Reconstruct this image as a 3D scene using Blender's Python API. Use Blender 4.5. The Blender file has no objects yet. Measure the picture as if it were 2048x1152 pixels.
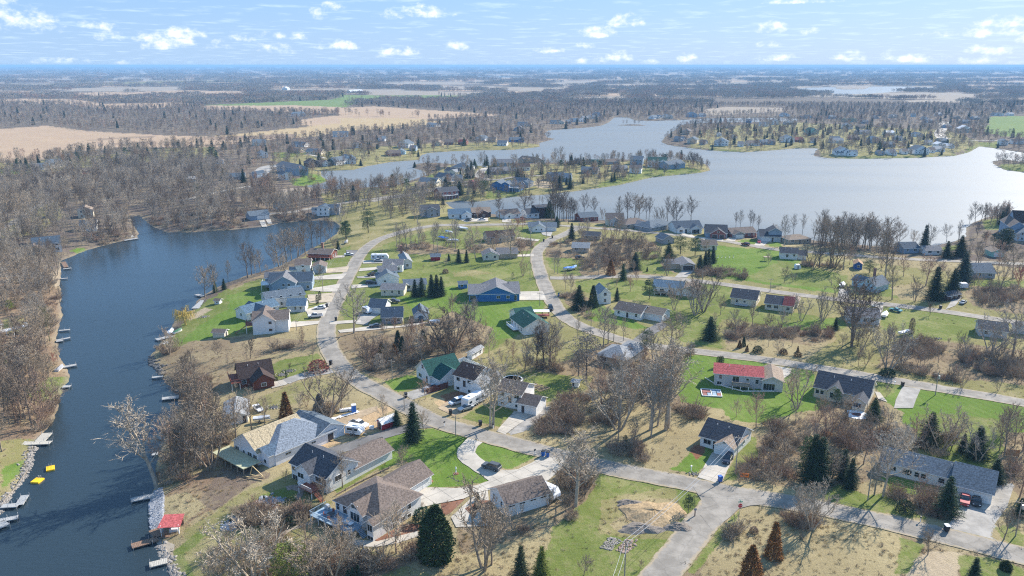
import bpy, bmesh, math, random
import numpy as np
from mathutils import Vector, Matrix

R = math.radians
C = bpy.context.scene.collection
scene = bpy.context.scene
rnd = random.Random(7)

# ------------------------------------------------------------------ camera, light, exposure
CAM_H, FPX, HORY = 96.0, 1600.0, 130.0
PITCH = math.atan((576 - HORY) / FPX)
cam_d = bpy.data.cameras.new('camera')
cam = bpy.data.objects.new('camera', cam_d)
C.objects.link(cam)
cam.location = (0, 0, CAM_H)
cam.rotation_euler = (math.pi / 2 - PITCH, 0, 0)
cam_d.sensor_width = 36.0
cam_d.lens = 36.0 * FPX / 2048.0
cam_d.clip_start = 0.5
cam_d.clip_end = 120000.0
scene.camera = cam

SUN_AZ, SUN_EL = 47.0, 32.0          # degrees right of the view direction (+Y), above the horizon
sun_d = bpy.data.lights.new('sun', 'SUN')
sun_d.energy = 5.0
sun_d.angle = R(0.55)
sun_d.color = (1.0, 0.93, 0.83)
sun = bpy.data.objects.new('sun', sun_d)
C.objects.link(sun)
sdir = Vector((math.sin(R(SUN_AZ)) * math.cos(R(SUN_EL)), math.cos(R(SUN_AZ)) * math.cos(R(SUN_EL)), math.sin(R(SUN_EL))))
sun.rotation_euler = sdir.to_track_quat('Z', 'Y').to_euler()
sun.location = sdir * 200

scene.view_settings.view_transform = 'Standard'
scene.view_settings.look = 'None'
scene.view_settings.exposure = 1.0
scene.view_settings.gamma = 1.0
scene.view_settings.use_curve_mapping = False
cy = scene.cycles
cy.max_bounces = 5
cy.diffuse_bounces = 2
cy.glossy_bounces = 2
cy.transmission_bounces = 2
cy.transparent_max_bounces = 6
cy.volume_bounces = 0
cy.caustics_reflective = False
cy.caustics_refractive = False
cy.use_denoising = False
cy.pixel_filter_type = 'BLACKMAN_HARRIS'
cy.filter_width = 1.15
cy.sample_clamp_indirect = 4.0


def N(nt, typ, **kw):
 n = nt.nodes.new(typ)
 for k, v in kw.items():
  if k.startswith('i_'):
   n.inputs[k[2:].replace('_', ' ')].default_value = v
  elif k.startswith('n_'):
   n.inputs[int(k[2:])].default_value = v
  else:
   setattr(n, k, v)
 return n


def L(nt, a, b):
 nt.links.new(a, b)


def mth(nt, op, a, b=None, clamp=False):
 n = nt.nodes.new('ShaderNodeMath')
 n.operation = op
 n.use_clamp = clamp
 for i, v in enumerate((a, b)):
  if v is None:
   continue
  if isinstance(v, (int, float)):
   n.inputs[i].default_value = v
  else:
   nt.links.new(v, n.inputs[i])
 return n.outputs[0]


def mixc(nt, fac, a, b, blend='MIX'):
 n = nt.nodes.new('ShaderNodeMix')
 n.data_type = 'RGBA'
 n.blend_type = blend
 for s, v in ((n.inputs[0], fac), (n.inputs[6], a), (n.inputs[7], b)):
  if isinstance(v, (int, float)):
   s.default_value = v
  elif isinstance(v, tuple):
   s.default_value = (v[0], v[1], v[2], 1)
  else:
   nt.links.new(v, s)
 return n.outputs[2]


def ramp(nt, fac, p0, p1):
 n = nt.nodes.new('ShaderNodeMapRange')
 n.interpolation_type = 'SMOOTHSTEP'
 nt.links.new(fac, n.inputs[0])
 n.inputs[1].default_value = p0
 n.inputs[2].default_value = p1
 return n.outputs[0]


# world: Nishita sky with scattered small cumulus and thin veils
world = bpy.data.worlds.new('World')
scene.world = world
world.use_nodes = True
world.cycles.sampling_method = 'MANUAL'
world.cycles.sample_map_resolution = 256
wt = world.node_tree
wt.nodes.clear()
wo = N(wt, 'ShaderNodeOutputWorld')
wb = N(wt, 'ShaderNodeBackground')
wb.inputs[1].default_value = 0.105
L(wt, wb.outputs[0], wo.inputs[0])
sky = N(wt, 'ShaderNodeTexSky')
sky.sky_type = 'NISHITA'
sky.sun_disc = False
sky.sun_elevation = R(SUN_EL)
sky.sun_rotation = R(SUN_AZ)
sky.altitude = 300
sky.air_density = 1.0
sky.dust_density = 0.6
sky.ozone_density = 1.5
tc = N(wt, 'ShaderNodeTexCoord')
sp = N(wt, 'ShaderNodeSeparateXYZ')
L(wt, tc.outputs['Generated'], sp.inputs[0])
az = mth(wt, 'ARCTAN2', sp.outputs[0], sp.outputs[1])
el = mth(wt, 'ARCSINE', sp.outputs[2])
# (azimuth deg, elevation deg, half width deg, half height deg, strength) of the clouds over the lake country
CLOUDS = []


def sky_px(x, y, w, h, s=1.0):
 dx, dy = (x - 1024) / FPX, -(y - 576) / FPX
 cp, sp_ = math.cos(PITCH), math.sin(PITCH)
 X, Y, Z = dx, cp + dy * sp_, -sp_ + dy * cp
 CLOUDS.append((math.atan2(X, Y), math.asin(Z / math.sqrt(X * X + Y * Y + Z * Z)), w / FPX, h / FPX, s))


for c in [(18,36,42,24),(70,42,36,22),(-30,20,40,22,1),(200,50,26,9,.8),(225,72,26,9,.6),(288,72,30,12,.8),(355,84,40,15),(372,68,34,13),
          (325,92,34,9,.9),(430,90,26,10,.9),(480,76,18,8,.6),(140,122,34,6,.7),(252,126,18,7,.8),(545,98,34,11,.9),(640,28,16,12,.8),(580,72,40,8,.5),
          (674,90,36,10),(660,12,14,8,.4),(455,130,12,6,.8),(850,22,46,13),(785,30,22,9,.7),(805,104,36,9,.9),(765,112,18,5,.7),(913,92,18,10,.9),
          (1045,134,40,5,.9),(1247,40,26,14),(1190,64,26,12),(1175,90,14,8,.8),(1235,112,28,11),(1280,100,14,7,.8),(1170,122,30,8,.7),(1304,124,18,6,.9),
          (1372,116,15,9,.9),(1376,130,10,5,.7),(1542,54,22,14),(1530,90,18,7,.5),(1556,116,26,7,.9),(1618,64,16,7,.6),(1698,112,26,11),(1738,130,14,5,.9),(1778,112,12,9,.9),
          (1690,140,20,8),(1836,118,34,9),(1890,117,18,8,.9),(1600,2,60,6),(1968,66,70,9),(2000,44,36,11),(1942,122,36,9,.9),(1985,100,34,9),(2032,130,30,6,.9),
          (2100,70,60,14),(2200,40,70,20),(-150,60,60,20),(-260,20,80,24),(2380,90,60,16),(1100,100,20,6,.4),(985,128,20,5,.5)]:
 sky_px(*c)
cv = N(wt, 'ShaderNodeCombineXYZ')
L(wt, mth(wt, 'MULTIPLY', az, 1.0), cv.inputs[0])
L(wt, mth(wt, 'MULTIPLY', el, 1.6), cv.inputs[1])
cn = N(wt, 'ShaderNodeTexNoise', noise_dimensions='2D')
cn.inputs['Scale'].default_value = 62
cn.inputs['Detail'].default_value = 6
cn.inputs['Roughness'].default_value = 0.62
L(wt, cv.outputs[0], cn.inputs['Vector'])
cn2 = N(wt, 'ShaderNodeTexNoise', noise_dimensions='2D')
cn2.inputs['Scale'].default_value = 24
cn2.inputs['Detail'].default_value = 3
L(wt, cv.outputs[0], cn2.inputs['Vector'])
acc = None
low = None
for (ca, ce, cw, ch, cs) in CLOUDS:
 dxn = mth(wt, 'MULTIPLY', mth(wt, 'SUBTRACT', az, ca), 1.0 / (cw * 1.25))
 dyn0 = mth(wt, 'MULTIPLY', mth(wt, 'SUBTRACT', el, ce - ch * 0.3), 1.0 / (ch * 1.25))
 # flat base: squash the lower half
 dyn = mth(wt, 'MAXIMUM', dyn0, mth(wt, 'MULTIPLY', dyn0, -2.2))
 d2 = mth(wt, 'ADD', mth(wt, 'MULTIPLY', dxn, dxn), mth(wt, 'MULTIPLY', dyn, dyn))
 v = mth(wt, 'MULTIPLY', mth(wt, 'SUBTRACT', 1.0, d2), cs)
 v = mth(wt, 'MAXIMUM', v, -1.5)
 sh = mth(wt, 'MULTIPLY', v, 1.0)
 acc = sh if acc is None else mth(wt, 'MAXIMUM', acc, sh)
nz = mth(wt, 'MULTIPLY', mth(wt, 'SUBTRACT', cn.outputs[0], 0.5), 4.2)
nz2 = mth(wt, 'MULTIPLY', mth(wt, 'SUBTRACT', cn2.outputs[0], 0.5), 2.4)
dens = mth(wt, 'ADD', mth(wt, 'ADD', acc, nz), nz2)
cm = ramp(wt, dens, -0.1, 1.9)
# thin streaky veil in a horizontal layer
pr = N(wt, 'ShaderNodeCombineXYZ')
zz = mth(wt, 'MAXIMUM', sp.outputs[2], 0.004)
L(wt, mth(wt, 'DIVIDE', sp.outputs[0], mth(wt, 'ADD', zz, 0.05)), pr.inputs[0])
L(wt, mth(wt, 'DIVIDE', sp.outputs[1], mth(wt, 'ADD', zz, 0.05)), pr.inputs[1])
vn = N(wt, 'ShaderNodeTexNoise', noise_dimensions='2D')
vn.inputs['Scale'].default_value = 2.3
vn.inputs['Detail'].default_value = 6
vn.inputs['Roughness'].default_value = 0.6
L(wt, pr.outputs[0], vn.inputs['Vector'])
veil = mth(wt, 'MULTIPLY', ramp(wt, vn.outputs[0], 0.5, 0.78), 0.35)
below = ramp(wt, sp.outputs[2], -0.002, 0.006)
skyc = mixc(wt, 0.82, sky.outputs[0], (1.1, 2.35, 4.5))
g = mth(wt, 'POWER', mth(wt, 'SUBTRACT', 1.0, mth(wt, 'MULTIPLY', mth(wt, 'MAXIMUM', sp.outputs[2], 0.0), 6.0), True), 2.0)
skyc = mixc(wt, mth(wt, 'MULTIPLY', g, 0.55), skyc, (2.7, 3.7, 4.9))
skyc = mixc(wt, mth(wt, 'MULTIPLY', veil, below), skyc, (4.6, 5.6, 7.2))
lit = mixc(wt, ramp(wt, dens, 0.2, 1.7), (5.0, 5.6, 6.6), (5.8, 5.8, 6.0))
skyc = mixc(wt, mth(wt, 'MULTIPLY', mth(wt, 'MULTIPLY', cm, below), 0.93), skyc, lit)
L(wt, skyc, wb.inputs[0])

# ------------------------------------------------------------------ photograph crops -> ground points
ZM = dict(P=(0,0,1),Z1=(340,440,4.8),Z2=(680,440,4.8),Z3=(1040,420,4.8),Z4=(1380,440,4.8),R1=(1700,400,5.236),R2=(1700,580,5.236),
          R3=(1360,640,4.8),R4=(1040,620,4.8),R5=(740,620,4.43),S1=(400,680,5.236),S2=(440,820,4.431),S3=(0,740,2.795),S4=(300,960,4.452),
          S5=(760,860,3.946),S6=(1200,840,3.693),S7=(1620,800,3.273),S8=(0,250,3.84),T1=(0,0,2.88),T2=(680,100,2.88),T3=(1348,100,2.88),
          T4=(0,380,2.88),U1=(500,260,5.236),U2=(820,300,6.4),U3=(1100,290,5.486),U4=(1300,220,5.12),U5=(1650,220,5.146),U6=(0,480,4.115),U7=(1820,380,6.4))
CP, SP = math.cos(PITCH), math.sin(PITCH)


def px(tag, x, y):
 a, b, s = ZM[tag]
 return a + x / s, b + y / s


def flat(x, y, z=0.0):
 dx, dy = (x - 1024) / FPX, -(y - 576) / FPX
 Z = -SP + dy * CP
 k = (CAM_H - z) / -Z
 return dx * k, (CP + dy * SP) * k


def toimg(X, Y, Z=0.0):
 dz = Z - CAM_H
 d = Y * CP - dz * SP
 u = Y * SP + dz * CP
 return 1024 + FPX * X / d, 576 - FPX * u / d


def polyw(tag, pts):
 return np.array([flat(*px(tag, *p)) for p in pts])


WEST = polyw('P',[(0,1028),(5,1010),(21,990),(46,962),(59,933),(64,908),(72,890),(95,858),(107,840),(118,808),(125,779),(138,765),(141,748),(132,733),
                   (120,715),(116,692),(114,672),(119,650),(126,630),(121,606),(124,585),(120,567),(123,536),(121,522),(146,512),(174,501),(205,492),
                   (236,484),(274,477),(278,467),(266,449),(261,435),(278,431),(290,442),(304,453),(333,465),(382,465),(451,461),(500,456),(534,453),
                   (561,446),(600,443),(640,441),(668,443),(680,452),(673,467),(652,482),(617,500),(590,517),(559,532),(527,542),(486,553),(461,563),(444,569),
                   (416,585),(392,603),(378,628),(350,642),(342,655),(325,682),(302,708),(297,727),(316,741),(330,757),(358,785),(362,812),(340,855),
                   (322,897),(312,935),(316,965),(302,990),(297,1026),(304,1062),(315,1083),(320,1100),(332,1118),(340,1140),(352,1160),(360,1300),(-300,1300),(-60,1060)])
MAIN = polyw('P',[(890,405),(905,416),(950,424),(1010,431),(1100,437),(1170,440),(1240,441),(1300,444),(1345,450),(1440,458),(1500,466),(1600,478),(1700,488),(1770,494),
                   (1864,492),(1912,482),(1931,473),(1932,455),(1944,446),(1971,435),(2015,428),(2080,424),(2400,420),(2400,352),(2060,347),(2008,340),(1985,327),(1984,322),
                   (2008,319),(2060,326),(2400,330),(2300,300),(2048,306),(2000,298),(1959,293),(1938,305),(1910,312),(1834,316),(1730,318),(1660,317),(1626,312),(1630,303),(1637,297),
                   (1591,297),(1546,301),(1487,305),(1417,301),(1369,295),(1335,290),(1322,284),(1332,272),(1352,258),(1362,249),(1420,246),(1500,245),(1580,243),
                   (1600,240),(1590,237),(1500,236),(1420,237),(1348,241),(1305,242),(1270,241),(1256,235),(1229,235),(1218,245),(1201,252),(1166,256),(1097,261),(1088,268),
                   (1095,275),(1111,278),(1095,282),(1079,286),(1080,294),(1027,300),(958,301),(902,303),(857,306),(842,311),(838,320),(784,324),(732,333),(708,340),(680,341),(642,342),
                   (644,352),(657,362),(640,368),(610,372),(640,378),(680,378),(749,374),(780,371),(801,368),(826,359),(854,349),(850,343),(828,337),(826,329),(850,325),(888,327),(958,332),(1000,330),
                   (1062,325),(1131,326),(1201,321),(1270,319),(1340,320),(1390,321),(1415,330),(1422,341),(1400,346),(1380,348),(1305,355),(1236,371),(1149,383),(1097,389),(1027,394),(985,400),(950,404),(920,402)])
FARL = polyw('T3',[(640,230),(800,216),(930,214),(935,224),(980,228),(1100,225),(1130,211),(1300,210),(1550,218),(1560,224),(1300,240),(1080,256),(960,259),(900,246),(650,241)])
SLIV = [polyw('T2',[(585,145),(665,143),(668,149),(590,150)]),polyw('T2',[(760,150),(900,149),(1080,151),(1150,155),(1000,159),(800,158)]),
  polyw('T2', [(1440, 150), (1480, 149), (1485, 152), (1445, 153)])]
POOLP = polyw('U1', [(240, 770), (260, 740), (320, 760), (330, 800), (280, 830), (240, 815)])
WATERS = [WEST, MAIN, FARL, POOLP] + SLIV
ISLET = (flat(1264, 250.3), (27.0, 17.0))


def inpoly(X, Y, P):
 ins = np.zeros(X.shape, bool)
 x0, y0 = P[:, 0].min(), P[:, 1].min()
 x1, y1 = P[:, 0].max(), P[:, 1].max()
 m = (X >= x0) & (X <= x1) & (Y >= y0) & (Y <= y1)
 if not m.any():
  return ins
 x, y = X[m], Y[m]
 r = np.zeros(x.shape, bool)
 n = len(P)
 for i in range(n):
  ax, ay = P[i]
  bx, by = P[(i + 1) % n]
  if ay == by:
   continue
  c = (ay > y) != (by > y)
  r ^= c & (x < (bx - ax) * (y - ay) / (by - ay) + ax)
 ins[m] = r
 return ins


def shore_d(X, Y):
 """signed distance to the nearest shore: + on land, - in water (clipped at 400 m)"""
 D = np.full(X.shape, 400.0)
 for P in WATERS:
  x0, y0, x1, y1 = P[:, 0].min() - 150, P[:, 1].min() - 150, P[:, 0].max() + 150, P[:, 1].max() + 150
  m = (X >= x0) & (X <= x1) & (Y >= y0) & (Y <= y1)
  if not m.any():
   continue
  x, y = X[m], Y[m]
  d2 = np.full(x.shape, 1e9)
  n = len(P)
  for i in range(n):
   a, b = P[i], P[(i + 1) % n]
   v = b - a
   l2 = max(float(v @ v), 1e-9)
   t = np.clip(((x - a[0]) * v[0] + (y - a[1]) * v[1]) / l2, 0, 1)
   d2 = np.minimum(d2, (x - a[0] - t * v[0]) ** 2 + (y - a[1] - t * v[1]) ** 2)
  d = np.sqrt(d2)
  d[inpoly(x, y, P)] *= -1
  D[m] = np.where(d < 0, np.minimum(d, D[m]), np.minimum(D[m], d))
 (ix, iy), (ra, rb) = ISLET
 e = 12.0 * (1 - np.sqrt(((X - ix) / ra) ** 2 + ((Y - iy) / rb) ** 2))
 D = np.where(e > 0, np.maximum(D, e), D)
 return D


def fbm(x, y, s, seed=0.0):
 v = 0
 a = 1.0
 for k in range(4):
  f = s * 2 ** k
  v = v + a * (np.sin(x * f + 1.7 * k + seed + 1.3 * np.sin(y * f * .7 + seed)) * np.cos(y * f * 1.1 - 2.1 * k + seed * 1.7 + 1.1 * np.sin(x * f * .6)))
  a *= .5
 return v


def HT(X, Y, D=None):
 X = np.asarray(X, float)
 Y = np.asarray(Y, float)
 if D is None:
  D = shore_d(X, Y)
 wob = fbm(X, Y, .35, 2.0) * .35 * np.clip(1 - np.abs(D) / 6, 0, 1)
 Dn = D + wob
 land = 3.2 * (1 - np.exp(-np.maximum(Dn, 0) / 17.0)) + fbm(X, Y, .035, .5) * .22 * np.clip(Dn / 30, 0, 1)
 r = np.hypot(X, Y)
 land = land + np.clip((r - 3500) / 9000, 0, 1) * (fbm(X, Y, .0011, 1.0) * 7 + 6)
 return np.where(Dn > 0, land, np.maximum(Dn * .35, -2.0))


def hz(x, y):
 return float(HT(np.array([x]), np.array([y]))[0])


def G(tag, x, y):
 X, Y = px(tag, x, y)
 z = 2.0
 for _ in range(4):
  a, b = flat(X, Y, z)
  z = max(hz(a, b), 0.0)
 return Vector((a, b, z))


# ------------------------------------------------------------------ materials
MATS = {}


def mat(name, col, rough=.85, var=.25, scale=1.5, spec=.3, metal=0.0, bump=0.0, rvar=0.0, col2=None, lap=0.0):
 if name in MATS:
  return MATS[name]
 m = bpy.data.materials.new(name)
 m.use_nodes = True
 nt = m.node_tree
 b = nt.nodes['Principled BSDF']
 b.inputs['Roughness'].default_value = rough
 b.inputs['Specular IOR Level'].default_value = spec
 b.inputs['Metallic'].default_value = metal
 t = N(nt, 'ShaderNodeTexCoord')
 n = N(nt, 'ShaderNodeTexNoise')
 n.inputs['Scale'].default_value = scale
 n.inputs['Detail'].default_value = 4
 L(nt, t.outputs['Object'], n.inputs['Vector'])
 c2 = col2 or tuple(c * (1 - var) for c in col)
 c1 = tuple(min(1, c * (1 + var * .5)) for c in col)
 c = mixc(nt, ramp(nt, n.outputs[0], .3, .7), c2, c1)
 if rvar:
  oi = N(nt, 'ShaderNodeObjectInfo')
  k = mth(nt, 'ADD', mth(nt, 'MULTIPLY', oi.outputs['Random'], 2 * rvar), 1 - rvar)
  cc = N(nt, 'ShaderNodeCombineXYZ')
  for i in range(3):
   L(nt, k, cc.inputs[i])
  c = mixc(nt, 1.0, c, cc.outputs[0], 'MULTIPLY')
 L(nt, c, b.inputs['Base Color'])
 if lap:
  s = N(nt, 'ShaderNodeSeparateXYZ')
  L(nt, t.outputs['Object'], s.inputs[0])
  w = mth(nt, 'FRACT', mth(nt, 'MULTIPLY', s.outputs[2], 1 / lap))
  bp = N(nt, 'ShaderNodeBump')
  bp.inputs['Strength'].default_value = .5
  bp.inputs['Distance'].default_value = .03
  L(nt, w, bp.inputs['Height'])
  L(nt, bp.outputs[0], b.inputs['Normal'])
 elif bump:
  bp = N(nt, 'ShaderNodeBump')
  bp.inputs['Strength'].default_value = bump
  bp.inputs['Distance'].default_value = .05
  L(nt, n.outputs[0], bp.inputs['Height'])
  L(nt, bp.outputs[0], b.inputs['Normal'])
 MATS[name] = m
 return m


# ------------------------------------------------------------------ object helpers
def link(o, parent=None):
 C.objects.link(o)
 if parent is not None:
  o.parent = parent
 return o


def mesh_of(name, verts, faces, mats, fm=None, smooth=False):
 me = bpy.data.meshes.new(name)
 me.from_pydata([tuple(v) for v in verts], [], faces)
 for m in (mats if isinstance(mats, (list, tuple)) else [mats]):
  me.materials.append(m)
 if fm:
  me.polygons.foreach_set('material_index', fm)
 if smooth:
  me.polygons.foreach_set('use_smooth', [True] * len(me.polygons))
 me.update()
 return me


def tag(o, label=None, cat=None, group=None, kind=None):
 if label:
  o['label'] = label
 if cat:
  o['category'] = cat
 if group:
  o['group'] = group
 if kind:
  o['kind'] = kind
 return o


def empty(name, loc, rz=0.0):
 o = bpy.data.objects.new(name, None)
 o.empty_display_size = 1
 C.objects.link(o)
 o.location = loc
 o.rotation_euler = (0, 0, rz)
 return o


class MB:
 """collects shapes in local coordinates, then becomes one mesh object"""

 def __init__(s):
  s.v, s.f = [], []

 def add(s, vs, fs):
  n = len(s.v)
  s.v += [tuple(v) for v in vs]
  s.f += [tuple(i + n for i in f) for f in fs]
  return s

 def box(s, x0, x1, y0, y1, z0, z1):
  return s.add([(x0, y0, z0), (x1, y0, z0), (x1, y1, z0), (x0, y1, z0), (x0, y0, z1), (x1, y0, z1), (x1, y1, z1), (x0, y1, z1)],
                     [(0, 3, 2, 1), (4, 5, 6, 7), (0, 1, 5, 4), (1, 2, 6, 5), (2, 3, 7, 6), (3, 0, 4, 7)])

 def slab(s, quad, t):
  """quad of four points thickened downward by t"""
  q = [Vector(p) for p in quad]
  n = len(q)
  lo = [p - Vector((0, 0, t)) for p in q]
  fs = [tuple(range(n)), tuple(reversed(range(n, 2 * n)))] + [(i, i + n, (i + 1) % n + n, (i + 1) % n) for i in range(n)]
  return s.add(q + lo, fs)

 def tube(s, pts, rs, k=6, cap=True):
  pts = [Vector(p) for p in pts]
  base = len(s.v)
  for i, p in enumerate(pts):
   d = (pts[min(i + 1, len(pts) - 1)] - pts[max(i - 1, 0)])
   if d.length < 1e-6:
    d = Vector((0, 0, 1))
   d.normalize()
   a = d.orthogonal().normalized() if abs(d.z) < .9 else Vector((1, 0, 0)).cross(d).normalized()
   b = d.cross(a)
   r = rs[i] if isinstance(rs, (list, tuple)) else rs
   for j in range(k):
    t = 2 * math.pi * j / k
    s.v.append(tuple(p + a * math.cos(t) * r + b * math.sin(t) * r))
  for i in range(len(pts) - 1):
   for j in range(k):
    a0 = base + i * k + j
    a1 = base + i * k + (j + 1) % k
    s.f.append((a0, a1, a1 + k, a0 + k))
  if cap:
   s.f.append(tuple(base + j for j in reversed(range(k))))
   s.f.append(tuple(base + (len(pts) - 1) * k + j for j in range(k)))
  return s

 def lathe(s, prof, k=12, c=(0, 0)):
  base = len(s.v)
  for (r, z) in prof:
   for j in range(k):
    t = 2 * math.pi * j / k
    s.v.append((c[0] + r * math.cos(t), c[1] + r * math.sin(t), z))
  for i in range(len(prof) - 1):
   for j in range(k):
    a0 = base + i * k + j
    a1 = base + i * k + (j + 1) % k
    s.f.append((a0, a1, a1 + k, a0 + k))
  s.f.append(tuple(base + j for j in reversed(range(k))))
  s.f.append(tuple(base + (len(prof) - 1) * k + j for j in range(k)))
  return s

 def mesh(s, name, mats):
  return mesh_of(name, s.v, s.f, mats)

 def obj(s, name, mats, parent=None):
  return link(bpy.data.objects.new(name, s.mesh(name, mats)), parent)


LAND = []          # (phrase, x, y) landmarks for labels
USED = {}


def rel_phrase(x, y, z, me=None, n=1):
 ix, iy = toimg(x, y, z)
 best = []
 for ph, a, b in LAND:
  if ph == me:
   continue
  d = math.hypot(a - x, b - y)
  best.append((d, ph, a, b))
 best.sort()
 d, ph, a, b = best[0]
 jx, jy = toimg(a, b, 2)
 ddx, ddy = (a - x), (b - y)
 if abs(ddx) > abs(ddy) * .8:
  r = 'left of' if ix < jx else 'right of'
 else:
  r = 'behind' if y > b else 'in front of'
 return ('just ' if d < 16 else '') + r + ' the ' + ph


PENDING = []       # (object, head, tail): labels made single by ordinals at the end


def pend(o, head, x, y, z=2, cat=None, group=None):
 PENDING.append([o, head, rel_phrase(x, y, z), toimg(x, y, z)])
 tag(o, None, cat, group)


ORD = ['first','second','third','fourth','fifth','sixth','seventh','eighth','ninth','tenth','eleventh','twelfth','thirteenth','fourteenth','fifteenth','sixteenth','seventeenth','eighteenth','nineteenth','twentieth']


def resolve_labels():
 d = {}
 for p in PENDING:
  d.setdefault((p[1], p[2]), []).append(p)
 for (h, t), ps in d.items():
  if len(ps) == 1:
   ps[0][0]['label'] = h + ' ' + t
   continue
  if len(ps) > 1:
   ps.sort(key=lambda p: p[3][0])
   for i, p in enumerate(ps):
    w = ORD[i] if i < 20 else 'number %d' % (i + 1)
    if i == len(ps) - 1:
     w = 'rightmost'
     p[0]['label'] = '%s %s %s' % (w, h, t)
    elif i == 0:
     p[0]['label'] = 'leftmost %s %s' % (h, t)
    else:
     p[0]['label'] = '%s from left: %s %s' % (w, h, t)
# ------------------------------------------------------------------ the ground
COL = dict(lawn=((.13,.16,.04),.5),lush=((.11,.175,.03),.22),pale=((.2,.185,.075),.85),dry=((.27,.22,.12),1.0),brush=((.20,.15,.095),.9),litter=((.21,.145,.095),.8),
           wood=((.12,.095,.08),.6),field=((.39,.28,.19),.45),fieldy=((.40,.30,.17),.5),fielddark=((.25,.18,.13),.5),green=((.14,.2,.06),.3),dirt=((.44,.31,.18),.6),mulch=((.2,.09,.05),.3),
           mud=((.16,.12,.09),.5),gravel=((.30,.29,.27),.2),stone=((.33,.32,.31),.2),marsh=((.3,.25,.2),.6),sand=((.36,.29,.2),.4))
KEYS = list(COL)
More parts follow.
